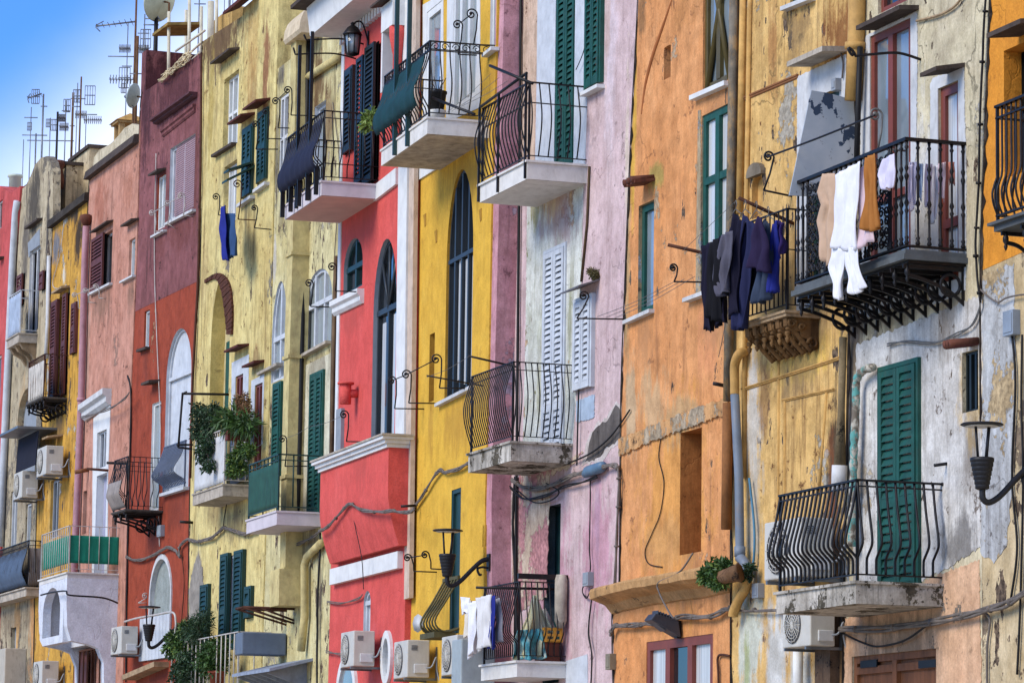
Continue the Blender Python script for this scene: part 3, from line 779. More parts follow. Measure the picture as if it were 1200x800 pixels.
H11.hood((1003, 42), (1077, 6), .24, .05, .02, M['hood'])
H11.hood((1078, 93), (1131, 73), .34, .045, .07, M['hood'])
H11.shutters((1035, 1078, 429, 692), M['green'], 2, slat=.085, mid=(.42,), label=None) if False else H11.shutters((1035, 1078, 430, 694), M['green'], 2, slat=.085, mid=(.40,), name='shuttered_door')
H11.window((1128, 1147, 411, 482), depth=.10, frame=M['black_green'], pane=M['black_green'], cols=3, fw=.03, label='small boarded dark window under a tile')
H11.hood((1108, 411), (1148, 400), .30, .03, .05, M['hood_maroon'], tiles=True)
w = H11.window((999, 1098, 764, 890), depth=.08, frame=M['wood'], pane=M['wood'], cols=2, fw=.08, name='wooden_door', transoms=(.86,))
x, z = F11.P(1012, 772); 
for px in (1008, 1076):
    x, z = F11.P(px, 776); MB().mat(M['iron']).box(x, x + .42, .0, .02, z - .06, z + .02).build('strap_hinge', w)

# ============================================================ 10: ochre house
W10 = stucco('ochre_render', (236, 192, 116), (224, 176, 96), (120, 80, 44), (206, 196, 176), .52, .3, .7, .9, F=F10, seed=7, chips=.65,
             zones=[(985, 45, .5, .55, (140, 84, 40), .85), (905, 60, .15, .8, (170, 110, 60), .6), (882, 500, .28, .9, (214, 206, 192), .95), (884, 600, .22, .9, (196, 188, 172), .8),
                    (895, 470, .2, .5, (150, 110, 70), .7), (978, 560, .22, 1.2, (60, 54, 48), .9), (975, 620, .2, 1.2, (140, 80, 44), .7), (940, 420, .9, .35, (244, 200, 80), .6),
                    (880, 760, .35, 1.0, (206, 208, 190), 1.0), (910, 775, .4, .9, (214, 212, 204), 1.0), (940, 790, .4, .7, (196, 196, 186), .95), (875, 790, .1, 1.0, (150, 160, 90), .7), (925, 700, .25, .5, (180, 130, 84), .6), (985, 760, .2, 1.0, (120, 84, 60), .8)])
H10 = House(F10, 'ochre house with carved stone balcony corbels and peeling lower wall', [(857, 860), (858, 450), (866, 0), (868, -60), (1006, -107), (1002, 100), (995, 400), (989, 700), (987, 860)], W10)
H10.window((926, 953, -80, 2), depth=.1, frame=M['green2'], pane=M['glass'], cols=2, fw=.06)
H10.sill((923, 9), (956, -4), .1, .05)
H10.sheet([(935, 90), (992, 64), (992, 200), (990, 345), (934, 365)], M['offwhite'], .010, 'painted_surround', y1=0, jag=.008, holes=[rect_pts(*F10.rect(948, 984, 110, 330))])
H10.window((948, 984, 110, 330), depth=.12, frame=M['green2'], pane=M['curtain_g'], cols=2, fw=.07, name='balcony_door')
H10.hood((922, 84), (993, 54), .32, .06, .03, M['concrete'])
H10.band((858, 120), (936, 87), .05, plain('rusty_brown_moulding', (150, 96, 52), .9), .03, 'string_course')
OC = plain('ochre_moulding', (214, 166, 90), .9, 0, .3, .2, .4, (120, 80, 44), .4)
H10.band((871, 455), (985, 418), .035, OC, .035, 'panel_moulding')
H10.band((918, 468), (978, 455), .03, OC, .03, 'panel_moulding')
for px, y0, y1 in ((913, 400, 690), (920, 470, 700), (968, 460, 580)):
    a, b = F10.V(px + (1 if px > 960 else 0), y0), F10.V(px - (8 if px > 960 else 1), y1); MB().mat(OC).tube([a, b], .022, 5).build('panel_moulding', H10.root)
a = F10.V(872, -50, .03); b = F10.V(867, 250, .03)
MB().mat(OC).tube([a, b], .05, 8).build('corner_roll', H10.root); 
MB().mat(OC).tube([F10.V(880, -55, .02), F10.V(874, 300, .02), F10.V(872, 560, .02)], .035, 8).build('corner_roll', H10.root)
# small blocked niche
H10.hole(arch_pts(*(lambda r: (r[0], r[1], r[2], r[3] - .12, r[3]))(F10.rect(881, 894, 205, 255)), n=8), .08, OC, OC)
MB().mat(plain('grey_niche_hood', (128, 116, 98), .9, 0, .3, .2, .4)).prism(arch_pts(*(lambda r: (r[0] - .04, r[1] + .06, r[3] - .02, r[3] + .02, r[3] + .14))(F10.rect(881, 894, 205, 255)), n=8), -.06, .02).build('niche_hood', H10.root)

# ============================================================ 9: orange house
ORZ = (236, 164, 100)
W9 = stucco('soft_orange_render', ORZ, (228, 150, 82), (150, 100, 66), (214, 186, 150), .42, .18, .5, .8, F=F9, seed=8, pscale=1.6, chips=.12,
            zones=[(790, 590, 1.3, 1.5, (232, 162, 74), .85), (742, 150, .12, 1.6, (226, 176, 60), .9), (735, 300, .12, 1.4, (190, 160, 110), .85), (765, 470, .5, .5, (212, 172, 124), .9), (795, 490, .7, .35, (196, 160, 112), .8), (740, 480, .25, .7, (206, 180, 140), .8),
                   (800, 20, .6, .3, (190, 130, 70), .5), (780, 640, .9, .45, (214, 158, 92), .7), (752, 10, .2, .5, (150, 110, 70), .8), (770, 205, .35, .2, (176, 160, 80), .8), (830, 400, .4, .6, (232, 150, 100), .5)])
H9 = House(F9, 'orange house with green casements, a bricked-back tall niche and a plaster ledge', [(721, 860), (718, 720), (726, 690), (728, 480), (733, 330), (740, 160), (748, 0), (748, -60), (868, -107), (866, 0), (858, 450), (857, 860)], W9); H9.grime = (176, 128, 86)
M['mottled_reveal'] = stucco('mottled_stone_reveal', (190, 172, 140), (168, 140, 96), (100, 90, 80), (170, 176, 180), .5, .6, .3, 1, seed=9, pscale=3)
H9.window((824, 857, -78, 100), depth=.09, frame=M['olive'], pane=M['glass_l'], cols=2, fw=.09, diag=True, rev=None, label='tall olive-framed window with crossing glazing bars')
H9.sill((816, 113), (857, 95), .1, .06, M['white'])
H9.window((822, 857, 128, 336), depth=.08, frame=M['green'], pane=M['curtain'], cols=2, fw=.09, transoms=(.62,), rev=M['mottled_reveal'], label='large green casement window with white curtains')
H9.sheet([(819, 130), (822, 129), (822, 345), (816, 347)], M['mottled_reveal'], .012, 'painted_surround', y1=0, jag=.006)
H9.sill((808, 350), (857, 332), .1, .05, M['offwhite'])
H9.window((748, 766, 238, 366), depth=.11, frame=M['green'], pane=M['glass_l'], cols=1, fw=.09, rev=M['mottled_reveal'], label='small green casement under a tiled hood')
H9.sill((736, 376), (767, 362), .08, .05, M['offwhite'])
H9.hood((731, 220), (768, 208), .28, .035, .05, M['tile'], tiles=True)
for q in [[(789, -4), (778, 30), (766, 65), (757, 100), (752, 134)]]:
    P_ = smooth([F9.V(a, b, -.004) for a, b in q], 8); MB().mat(plain('groove_shade_brown', (176, 104, 52), .9)).tube(P_, [.012 + .022 * sin(pi * i / (len(P_) - 1)) for i in range(len(P_))], 6).build('arch_moulding', H9.root)  # shade of the groove put into the tube's brown
r = F9.rect(778, 786, 54, 92); H9.hole(arch_pts(r[0], r[1], r[2], r[3] - .01, r[3], 4), .12)
RV = stucco('shaded_orange_reveal', (196, 128, 62), (176, 108, 50), (100, 60, 30), streak=.4, seed=10)  # darker orange: shade on the reveal put into its colour
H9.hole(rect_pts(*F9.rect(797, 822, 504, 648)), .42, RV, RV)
ER = stucco('eroded_band_render', (226, 172, 112), (204, 150, 92), (110, 84, 60), (200, 180, 150), .8, .8, .8, 1, seed=11, pscale=3)
H9.sheet([(727, 514), (770, 497), (812, 480), (855, 466), (855, 484), (812, 500), (770, 515), (727, 534)], ER, .03, 'eroded_string_course', jag=.02)
# swelling ledge, cove below it
(xa, za), (xb, zb) = F9.P(719, 690), F9.P(857, 655)
LD = stucco('ledge_render', (206, 158, 100), (176, 136, 86), (110, 90, 66), streak=.6, seed=12)
pr = [(.02, 0.02), (-.32, -.02), (-.34, -.05), (-.33, -.14), (-.26, -.17), (-.12, -.22), (-.03, -.32), (.02, -.34)]
b = MB().mat(LD); ns = 10; vs = []; fs = []
for i in range(ns + 1):
    t = i / ns; x = xa + (xb - xa) * t
    for y, zz in pr: vs.append((x, y * (1 + .05 * sin(3 * t)), za + (zb - za) * t * .55 + zz + .02 * sin(t * 5) + random.uniform(-.008, .008)))
k = len(pr)
for i in range(ns):
    for j in range(k - 1): fs.append((i * k + j, i * k + j + 1, (i + 1) * k + j + 1, (i + 1) * k + j))
fs.append(tuple(range(k))); fs.append(tuple(ns * k + j for j in range(k))[::-1]); b.add(vs, fs)
b.build('plaster_ledge', H9.root)
w = H9.window((757, 835, 747, 890), depth=.07, frame=M['brown'], cols=3, fw=.11, panes=[M['curtain'], M['glass'], M['curtain']], label='wide brown three-light window under the flood light')

# ============================================================ 8: lilac-pink house
W8 = stucco('lilac_pink_render', (224, 196, 194), (210, 178, 178), (140, 112, 110), (190, 170, 160), .35, .12, .5, .65, F=F8, seed=13,
            zones=[(715, 60, .25, 1.8, (226, 208, 212), .7), (700, 640, .6, 1.2, (206, 150, 164), .85), (650, 700, .8, 1.2, (206, 148, 160), .85), (712, 30, .12, .8, (206, 170, 150), .5), (735, 180, .08, 1.5, (236, 220, 190), .6), (700, 600, .12, 1.0, (176, 140, 160), .6)])
H8 = House(F8, 'lilac-pink house with green and white louvred shutters, beside the orange house', [(570, 860), (568, 600), (572, 450), (576, 240), (583, 0), (583, -60), (748, -120), (748, 0), (740, 160), (733, 330), (728, 480), (726, 690), (718, 720), (721, 860)], W8); H8.grime = (168, 132, 132); H8.seam = 0
def p8(px, py): return F8.P(px, py)
PK = stucco('pink_pilaster_render', (216, 160, 168), (196, 134, 146), (120, 80, 90), (206, 184, 204), .4, .5, .3, .9, seed=14)
# buttress pilaster: tapered prism, proud of the wall
def pil(py, pl, d):
    x0, z = F8.P(pl, py, d); return x0, z
w_ = .32
b = MB().mat(PK); (xt, zt), (x5, z5), (xb, zb) = F8.P(582, -60, .29), F8.P(568, 590, .29), F8.P(573, 800, .29)
for (xA, zA, xB, zB, wA, wB) in ((x5, z5, xt, zt, .30, .40), (xb, 0.0, x5 + .0, z5, .34, .30)):
    b.hexa([(xA, -.29, zA), (xA + wA, -.29, zA), (xA + wA, .02, zA), (xA, .02, zA)], [(xB, -.29, zB), (xB + wB, -.29, zB), (xB + wB, .02, zB), (xB, .02, zB)])
b.build('pilaster', H8.root)
WP = stucco('white_green_stained_render', (226, 226, 216), (206, 208, 190), (150, 150, 110), (214, 180, 140), .6, .35, .5, .8, F=F8, seed=15, zones=[(650, 235, .6, .4, (206, 170, 120), .8), (628, 240, .2, .5, (170, 160, 90), .7), (632, 450, .12, .8, (170, 168, 130), .7)])
PC = stucco('peach_strip_render', (226, 196, 170), (214, 178, 150), (120, 90, 70), streak=.5, seed=16)
H8.sheet([(612, 0), (612, -60), (632, -70), (631, 0), (628, 120), (626, 215), (611, 220)], PC, .004, 'plaster_strip', y1=0)
H8.sheet([(631, -60), (690, -80), (689, 100), (686, 195), (664, 205), (627, 215), (629, 120)], M['bluewhite'], .007, 'painted_surround', y1=0, holes=[rect_pts(*F8.rect(651, 674, -72, 196))])
H8.sheet([(618, 240), (684, 214), (680, 400), (670, 540), (612, 560), (616, 400)], WP, .005, 'painted_surround', y1=0, jag=.01, holes=[rect_pts(*F8.rect(637, 663, 294, 536))])
H8.sheet([(606, 560), (640, 548), (684, 530), (668, 548), (645, 556), (641, 700), (600, 720), (602, 600)], stucco('peeled_cream_plaster', (220, 200, 176), (206, 178, 150), (130, 90, 80), (214, 150, 150), .6, .9, .6, 1, seed=17, pscale=2.2), .0085, y1=0, jag=.03)
H8.hole(rect_pts(*F8.rect(651, 674, -72, 196)), .12, M['bluewhite'])
H8.shutters((652.5, 673, -70, 196), M['green'], 2, y=.03, slat=.085, mid=(.28,), name='shuttered_door', frame=True)
H8.shutters((691, 707, -40, 102), M['green'], 2, slat=.085, mid=(), label=None) if False else H8.shutters((691, 707, -60, 101), M['green'], 2, y=-.03, slat=.085, mid=())
H8.sill((688, 110), (709, 99), .12, .05, M['white'])
H8.hole(rect_pts(*F8.rect(637, 663, 294, 536)), .07, M['bluewhite'])
H8.shutters((638.5, 662, 294, 536), M['bluewhite'], 2, y=.0, slat=.08, mid=(.24,), name='shuttered_door')
H8.shutters((677, 696, 352, 456), M['bluewhite'], 2, y=-.03, slat=.08, mid=())
H8.sheet([(676, 470), (697, 462), (697, 488), (690, 492), (676, 494)], plain('pale_blue_patch', (176, 194, 212), .85, 0, .2, .2, .3), .012, jag=.012, y1=0)
H8.hood((661, 340), (703, 331), .02, .02, 0, M['hood']) if False else None
(xa, za), (xb, zb) = F8.P(680, 336), F8.P(703, 326)
MB().mat(plain('zinc_hood_sheet', (116, 110, 112), .6, .3, .2)).hexa([(xa, -.30, za - .13), (xb, -.30, zb - .13), (xb, .02, zb - .02), (xa, .02, za - .02)], [(xa, -.30, za - .11), (xb, -.30, zb - .11), (xb, .02, zb), (xa, .02, za)]).build('window_hood', H8.root)
GB = stucco('bare_grey_mortar', (112, 104, 98), (84, 78, 74), (60, 54, 50), streak=.6, seed=18, crack=.8)
H8.sheet([(682, 546), (689, 515), (699, 496), (711, 490), (714, 482), (722, 470), (729, 476), (730, 514), (719, 525), (704, 541)], stucco('broken_pale_lip_plaster', (226, 214, 206), (200, 188, 180), streak=.4, seed=62), .004, 'plaster_patch', jag=.03, y1=0)
H8.sheet([(686, 541), (691, 518), (700, 500), (712, 493), (716, 486), (722, 474), (727, 480), (728, 512), (718, 520), (704, 535)], GB, .006, 'bare_mortar_patch', jag=.035, y1=0)
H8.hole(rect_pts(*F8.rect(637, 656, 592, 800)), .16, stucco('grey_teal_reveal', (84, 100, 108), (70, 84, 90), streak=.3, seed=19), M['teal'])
H8.sheet([(664, 774), (689, 766), (690, 860), (663, 880)], M['bluewhite'], .011, 'painted_base', y1=0)
a = [F8.V(611 - k * 1.1, -60 + k * 120, .04) for k in range(8)]
MB().mat(M['cable_d']).tube(a, .022, 8).build('downpipe', H8.root, )  # black tube drawn in for the dark gap beside the pilaster
MB().mat(plain('dark_edge_pipe', (96, 76, 52), .8, 0, .4, .2, .6)).tube([F8.V(690.5, 195, .02), F8.V(688, 260, .02), F8.V(681, 330, .02)], .018, 7).build('downpipe', H8.root)

# ============================================================ 7: golden yellow house
W7 = stucco('golden_yellow_paint', (238, 186, 50), (226, 170, 40), (160, 110, 40), (170, 130, 50), .14, 0, .15, .5, F=F7, seed=20, zones=[(560, 230, .1, .3, (190, 140, 30), .5)])
H7 = House(F7, 'golden yellow house with a tall arched window and scrolled balcony', [(471, 860), (475, 700), (483, 480), (485, 300), (487, -60), (583, -110), (583, 0), (576, 240), (572, 450), (568, 600), (570, 860)], W7); H7.grime = (176, 128, 44); H7.seam = .02
YR = stucco('shaded_yellow_reveal', (196, 146, 40), (180, 132, 36), streak=.2, crack=.1, seed=21)  # wall yellow darkened, so the reveals carry painted shade
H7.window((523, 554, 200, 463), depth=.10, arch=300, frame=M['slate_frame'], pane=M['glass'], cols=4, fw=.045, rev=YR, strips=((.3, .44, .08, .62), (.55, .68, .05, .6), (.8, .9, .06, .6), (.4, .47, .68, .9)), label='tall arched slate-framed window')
H7.sill((515, 473), (556, 452), .08, .05, M['offwhite'])
H7.window((500, 518, 8, 140), depth=.06, frame=M['white'], pane=M['glass_l'], cols=1, fw=.12, rev=M['white'])
H7.sheet([(496, 6), (520, -8), (520, 130), (496, 145)], M['white'], .009, 'painted_surround', y1=0, holes=[rect_pts(*F7.rect(500, 518, 8, 140))])
H7.window((532, 560, -70, 122), depth=.06, frame=M['white'], pane=M['curtain_g'], cols=3, fw=.09, rev=M['white'], name='balcony_door', label='wide white glazed balcony door')
H7.sheet([(525, -50), (563, -76), (563, 126), (523, 144)], M['white'], .007, 'painted_surround', y1=0, holes=[rect_pts(*F7.rect(532, 560, -70, 122))])
H7.window((575, 582, -70, 55), depth=.1, frame=M['white'], pane=M['curtain_g'], cols=1, fw=.05, rev=M['white'])
H7.sill((572, 64), (583, 55), .1, .05, M['white'])
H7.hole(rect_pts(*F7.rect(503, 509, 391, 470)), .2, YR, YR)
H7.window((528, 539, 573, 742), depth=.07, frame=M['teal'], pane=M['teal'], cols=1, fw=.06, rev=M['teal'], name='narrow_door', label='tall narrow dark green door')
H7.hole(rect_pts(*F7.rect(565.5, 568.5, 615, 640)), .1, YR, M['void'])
H7.sheet([(484.5, 197), (530, 188), (513, 198), (484.5, 216)], M['white'], .03, 'string_course')
for px, py in ((498, 258), (511, 277), (563, 252), (446, 650)):
    if px > 480: H7.sheet([(px - 1.5, py - 6), (px + 1.5, py - 8), (px + 1.5, py + 6), (px, py + 8)], YR, .008, 'putlog_hole', y1=0)

# ============================================================ 6: coral red house
RED = (232, 92, 84)
W6 = stucco('coral_red_paint', RED, (222, 82, 74), (170, 60, 54), streak=.12, crack=.08, mottle=.5, F=F6, seed=22, zones=[(440, 760, .9, .5, (214, 96, 96), .5)])
H6 = House(F6, 'coral red house with white trim, arched grey windows and a swelling lower bay', [(383, 860), (388, 655), (394, 500), (397, 260), (401, 60), (403, -60), (490, -110), (487, 0), (484, 300), (482, 480), (475, 700), (471, 860)], W6); H6.grime = (188, 80, 72); H6.seam = 0
x, z = F6.P(398.5, 300)
def strip6(l, rr, d, mat, name, y0=-60, y1=520):
    q = [(l(y0), y0), (rr(y0), y0 - 2), (rr(y1), y1), (l(y1), y1 + 2)]; return H6.sheet(q, mat, d, name)
strip6(lambda y: 401.5 - (y - 60) * .0185, lambda y: 404.5 - (y - 60) * .0185, .02, M['white'], 'corner_strip', -60, 548)
strip6(lambda y: 469 + (300 - y) * .012, lambda y: 479.5 + (300 - y) * .012, .05, M['white'], 'corner_pilaster', -60, 512)
BG = plain('beige_render', (214, 190, 168), .9, 0, .15, .2, .3)
strip6(lambda y: 479.6 + (300 - y) * .012, lambda y: 485.5 + (300 - y) * .012, .02, BG, 'corner_strip', -60, 700)
H6.window((403, 425, 280, 340), depth=.12, arch=312, frame=M['teal'], pane=M['glass'], cols=2, fw=.06, rev=M['grey_reveal'], label='small arched window with a moulded white sill')
H6.band((394, 369 - 15), (427, 338), .24, M['white'], .12, 'moulded_sill')
H6.window((437, 464, 281, 516), depth=.13, arch=362, frame=M['slate_frame'], pane=M['glass'], cols=2, fw=.065, rev=M['grey_reveal'], rad=True, strips=((.62, .9, .03, .62), (.15, .3, .05, .6)), name='balcony_door', label='tall arched slate-framed window with radiating bars')
H6.shutters((407, 415, 84, 178), M['black_green'], 1, y=-.03, slat=.075, mid=(.45,))
H6.window((423, 445, 60, 214), depth=.1, frame=M['black_green'], pane=M['void'], cols=2, fw=.05, name='balcony_door')
r = F6.rect(424, 444, 62, 214)
H6.shutters((422, 430, 68, 214), M['black_green'], 1, y=-.05, slat=.075, mid=(.5,), frame=False); H6.shutters((434, 445, 54, 214), M['black_green'], 1, y=-.08, slat=.075, mid=(.5,), frame=False)
# top cornice with dentils, dark eave slab above
(xa, za), (xb, zb) = F6.P(403, 45), F6.P(449, 2)
b = MB().mat(M['white']); xb2 = xb + .3
b.hexa([(xa - .15, -.55, za + .02), (xb2, -.55, za + .02), (xb2, .02, za + .02), (xa - .15, .02, za + .02)], [(xa - .15, -.62, za + .5), (xb2, -.62, za + .5), (xb2, .02, za + .5), (xa - .15, .02, za + .5)])
n = 15
for i in range(n):
    x = xa + (xb2 - xa) * (i + .5) / n; b.box(x - .045, x + .045, -.09, .01, za - .14, za + .016)
b.build('cornice', H6.root)
MB().mat(M['hood']).box(xa - .35, xb2, -.85, .02, za + .503, za + .57).build('eave_slab', H6.root)
# white projecting frame over the second balcony door
(xa, za), (xb, zb) = F6.P(449, 102), F6.P(478, 60); PD = .25; x0 = F6.P(446, 60, PD)[0]; zt = F6.P(462, 27, PD)[1]; x1 = F6.P(478, 20)[0]; zj = F6.P(455, 102, PD)[1]
b = MB().mat(M['white']); b.box(x0, x1, -PD, .0, zt, zt + .42); b.box(x0, x0 + .08, -PD + .01, 0.0, zj, zt - .002); b.build('white_portal', H6.root)
MB().mat(M['hood']).hexa([(x0 - .15, -.4, zt + .423), (x1, -.4, zt + .423), (x1, 0, zt + .5), (x0 - .15, 0, zt + .5)], [(x0 - .15, -.4, zt + .46), (x1, -.4, zt + .46), (x1, 0, zt + .55), (x0 - .15, 0, zt + .55)]).build('eave_slab', H6.root)
MB().mat(W6).lathe((x1 - .14, -.12, zt - 2.0), [(.075, 0), (.075, 1.55), (.09, 1.6), (.14, 1.85), (.14, 2.0)], 12).build('column', H6.root)
r = F6.rect(464, 470, 50, 120)
H6.shutters([x0 + .2, x0 + .5, zt - 2.0, zt - .05], M['black_green'], 1, y=-.03, slat=.075)
H6.sheet([(441, 218), (467, 197), (467, 216), (441, 236)], M['white'], .05, 'string_course')
# the swelling bay
BD = .32
(xl, zl), (xr, zr) = F6.P(377, 556, BD), F6.P(457, 524, BD)
zc = max(zl, zr); zb0 = F6.P(430, 652)[1]; x_r = F6.P(457, 560, BD)[0]; x_l = F6.P(377, 556, BD)[0]; x_l2 = F6.P(388, 655)[0]
b = MB().mat(W6); ns = 10; vs = []; fs = []
x_r0 = xr
for i in range(ns + 1):
    t = i / ns; dd = .13 + (BD - .13) * (1 - max(0, (t - .45) / .55) ** 1.6) + .02; z = zc + (zb0 - zc) * t
    a_ = x_l; c_ = x_r0 + .0
    vs += [(a_, -dd, z), (c_, -dd, z), (c_, .02, z), (a_, .02, z)]
for i in range(ns):
    for j in range(4): fs.append((4 * i + j, 4 * i + (j + 1) % 4, 4 * i + 4 + (j + 1) % 4, 4 * i + 4 + j))
fs += [(0, 1, 2, 3), tuple(4 * ns + k for k in (3, 2, 1, 0))]
b.add(vs, fs).build('bay', H6.root)
b = MB().mat(M['white'])
for (zz, hh, ex) in ((0, .06, .03), (.06, .06, .07), (.12, .05, .12)): b.box(x_l - ex, xr + ex, -BD - .03 - ex, .02, zc + zz, zc + zz + hh - .001)
b.mat(M['concrete']).box(x_l - .15, xr + .16, -BD - .17, .02, zc + .17, zc + .20); b.build('bay_cornice', H6.root)
# band under the bay
x0, z0 = F6.P(388, 667, .07); x1, z1 = F6.P(467, 645, .07); zt = (z0 + z1) / 2
MB().mat(M['white']).box(x0 - .02, x1 + .02, -.09, .02, zt - .26, zt).build('string_course', H6.root)
H6.window((426, 434, 692, 748), depth=.1, arch=706, frame=M['bluewhite'], pane=M['bluewhite'], cols=1, fw=.05, rev=M['bluewhite'], label='small white arched niche above the air conditioner')
xo, zo = F6.P(455, 770); b = MB().mat(M['white'])
def ell(rx, rz, n=22): return [(xo + rx * cos(2 * pi * i / n), zo + rz * sin(2 * pi * i / n)) for i in range(n)]
H6.hole(ell(.17, .30), .12, M['white'], M['glass_l']); MB().mat(M['white']).prism(ell(.30, .42), -.05, .01, [ell(.17, .30)]).build('oval_window_surround', H6.root)
xo, zo = F6.P(408, 812); b = MB().mat(M['white'])
ra = [(xo + .62 * cos(pi * i / 14), zo + .62 * sin(pi * i / 14)) for i in range(15)]; rb = [(xo + .48 * cos(pi * i / 14), zo + .48 * sin(pi * i / 14)) for i in range(15)]
MB().mat(M['white']).prism(ra + [(rb[-1][0], zo - .6), ][:0] + rb[::-1], -.05, .01).build('arched_surround', H6.root)
MB().mat(M['glass_l']).prism(rb, -.012, .01).build('pane', H6.root)
H6.sheet([(398, 480), (404, 478), (403, 532), (397, 534)], M['grey_reveal'], .06, 'slim_shutter')
# red T-shaped flue
xw, zw = F6.P(419, 461); P1 = F6.Q(xw, 405, 461); b = MB().mat(W6)
b.tube([Vector((xw, .02, zw)), P1], .07, 10); b.tube([P1 + Vector((0, 0, -.17)), P1 + Vector((0, 0, .15))], .095, 10); b.tube([P1 + Vector((0, 0, .15)), P1 + Vector((0, 0, .18))], .14, 10); b.build('flue_pipe', H6.root)

# ============================================================ 5b: pale cream house with the box flue
W5b = stucco('pale_cream_render', (228, 216, 160), (212, 194, 128), (104, 86, 62), (196, 186, 164), .85, .35, .8, 1, F=F5b, seed=23, chips=.7,
             zones=[(372, 95, .6, .7, (120, 88, 56), .9), (385, 140, .4, .8, (130, 100, 70), .8), (330, 85, .3, .3, (110, 104, 96), .8), (324, 180, .2, 1.4, (120, 110, 92), .8), (372, 430, .4, .15, (200, 180, 90), .6),
                    (365, 630, .4, .3, (150, 130, 96), .8), (375, 700, .15, 1.0, (110, 100, 84), .7), (322, 300, .15, .5, (206, 200, 190), .8)])
H5b = House(F5b, 'pale cream house with a boxed rooftop flue and dark downpipe, left of the red house', [(304, 860), (310, 650), (316, 440), (320, 250), (324, 82), (345, 66), (385, 35), (403, 22), (401, 60), (397, 260), (394, 500), (388, 655), (383, 860)], W5b)
CR = plain('cream_flue_render', (214, 196, 132), .9, 0, .25, .2, .4, (130, 90, 60), .4)
def seg5b(pxl, y, d): return F5b.P(pxl, y, d)
cuts = [(341, 52), (339, 160), (336.5, 300), (333, 420), (329.5, 560), (328, 668)]
pts = [F5b.P(px, py, .30) for px, py in cuts]
b = MB().mat(CR)
for (xA, zA), (xB, zB) in zip(pts, pts[1:]):
    b.hexa([(xB, -.30, zB), (xB + .36, -.30, zB), (xB + .36, .02, zB), (xB, .02, zB)], [(xA, -.30, zA), (xA + .36, -.30, zA), (xA + .36, .02, zA), (xA, .02, zA)])
    b.box(xB - .03, xB + .39, -.33, .02, zB - .03, zB + .03)
(xA, zA) = F5b.P(321, 668, .42); xA = pts[-1][0]
b.box(xA - .12, xA + .5, -.44, .02, zA - .62, zA); b.build('box_flue', H5b.root)
xt, zt = pts[0]
b = MB().mat(plain('pale_chimney_cap_render', (226, 206, 170), .9, 0, .2, .2, .3, (150, 110, 70)))
prf = [(-.38, zt)] + [(-.18 - .24 * cos(pi * i / 8), zt + .06 + .42 * sin(pi * i / 8)) for i in range(9)] + [(.10, zt)]
b.prismx(prf, xt - .08, xt + 1.0); b.build('chimney_cap', H5b.root)
MB().mat(M['cable_d']).tube([F5b.V(362, 45, .08), F5b.V(358, 200, .08), F5b.V(354, 400, .08), F5b.V(350, 560, .08), F5b.V(347, 700, .08)], .045, 8).build('downpipe', H5b.root)
H5b.window((357, 389, 316, 408), depth=.10, arch=355, frame=M['bluewhite'], pane=M['curtain_g'], cols=3, fw=.06, rev=M['bluewhite'], label='arched window with pale grey drapes')
H5b.sill((352, 419), (388, 399), .1, .05, M['concrete'])
H5b.window((319, 336, 330, 445), depth=.10, arch=395, frame=M['bluewhite'], pane=M['curtain_g'], cols=2, fw=.06, rev=M['bluewhite'])
H5b.sill((307, 437), (330, 425), .1, .05, M['concrete'])
H5b.window((327, 337, 112, 222), depth=.08, frame=M['offwhite'], pane=M['glass'], cols=2, fw=.06, transoms=(.55,))
H5b.window((368, 381, 122, 215), depth=.14, frame=M['bluewhite'], pane=M['curtain_g'], cols=1, fw=.06, rev=M['bluewhite'])
b = MB().mat(CR).tube([F5b.V(359, 92, .06), F5b.V(399, 66, .06)], .07, 8); b.build('roll_moulding', H5b.root)
H5b.sheet([(354, 430), (391, 412), (388, 600), (352, 612)], stucco('pale_surround_render', (232, 226, 196), (220, 210, 176), streak=.3, seed=24), .006, 'painted_surround', y1=0, holes=[])
H5b.shutters((365, 379, 440, 602), M['green'], 2, slat=.075, mid=(.4,), name='shuttered_door')
H5b.shutters((322, 330, 452, 560), M['green'], 1, slat=.075, mid=(.5,))
MB().mat(CR).tube([F5b.V(376, 636, .1), F5b.V(360, 652, .1), F5b.V(357, 662, .1), F5b.V(357, 720, .1), F5b.V(353, 762, .1)], .07, 9).build('downpipe', H5b.root)
MB().mat(plain('brown_pipe', (120, 96, 70), .8, 0, .3, .2, .4)).tube([F5b.V(394, 300, .05), F5b.V(391, 420, .05), F5b.V(389, 545, .05)], .04, 7).build('downpipe', H5b.root)

# ============================================================ 5: butter yellow house
W5 = stucco('butter_yellow_render', (234, 214, 140), (224, 196, 116), (130, 100, 60), (166, 156, 140), .6, .15, .5, .8, F=F5, seed=25, chips=.2,
            zones=[(312, 80, .3, 1.1, (150, 90, 60), .85), (295, 110, .4, .9, (170, 130, 80), .7), (258, 45, 2.0, .75, (112, 84, 56), .95), (295, 60, .6, 1.2, (196, 150, 80), .5), (247, 130, .25, 1.4, (176, 150, 70), .7), (232, 690, .28, .9, (150, 142, 130), 1.0), (240, 320, .3, .8, (206, 180, 120), .6), (300, 420, .3, .3, (150, 110, 70), .6), (288, 250, .15, .5, (110, 100, 80), .7)])
H5 = House(F5, 'butter yellow house with green shutters and a deep brick-edged arch', [(219, 860), (222, 610), (227, 430), (234, 320), (236, 140), (237, 49), (284, 19), (285, 10), (303, -6), (327, -32), (326, 40), (324, 82), (320, 250), (316, 440), (310, 650), (304, 860)], W5)
H5.window((262, 279, 88, 173), depth=.16, frame=M['white'], pane=M['curtain_g'], cols=3, fw=.06, transoms=(.5,))
H5.hood((246, 70), (281, 55), .22, .04, .04, M['hood']); H5.sill((253, 182), (277, 167), .1, .05, M['hood'])
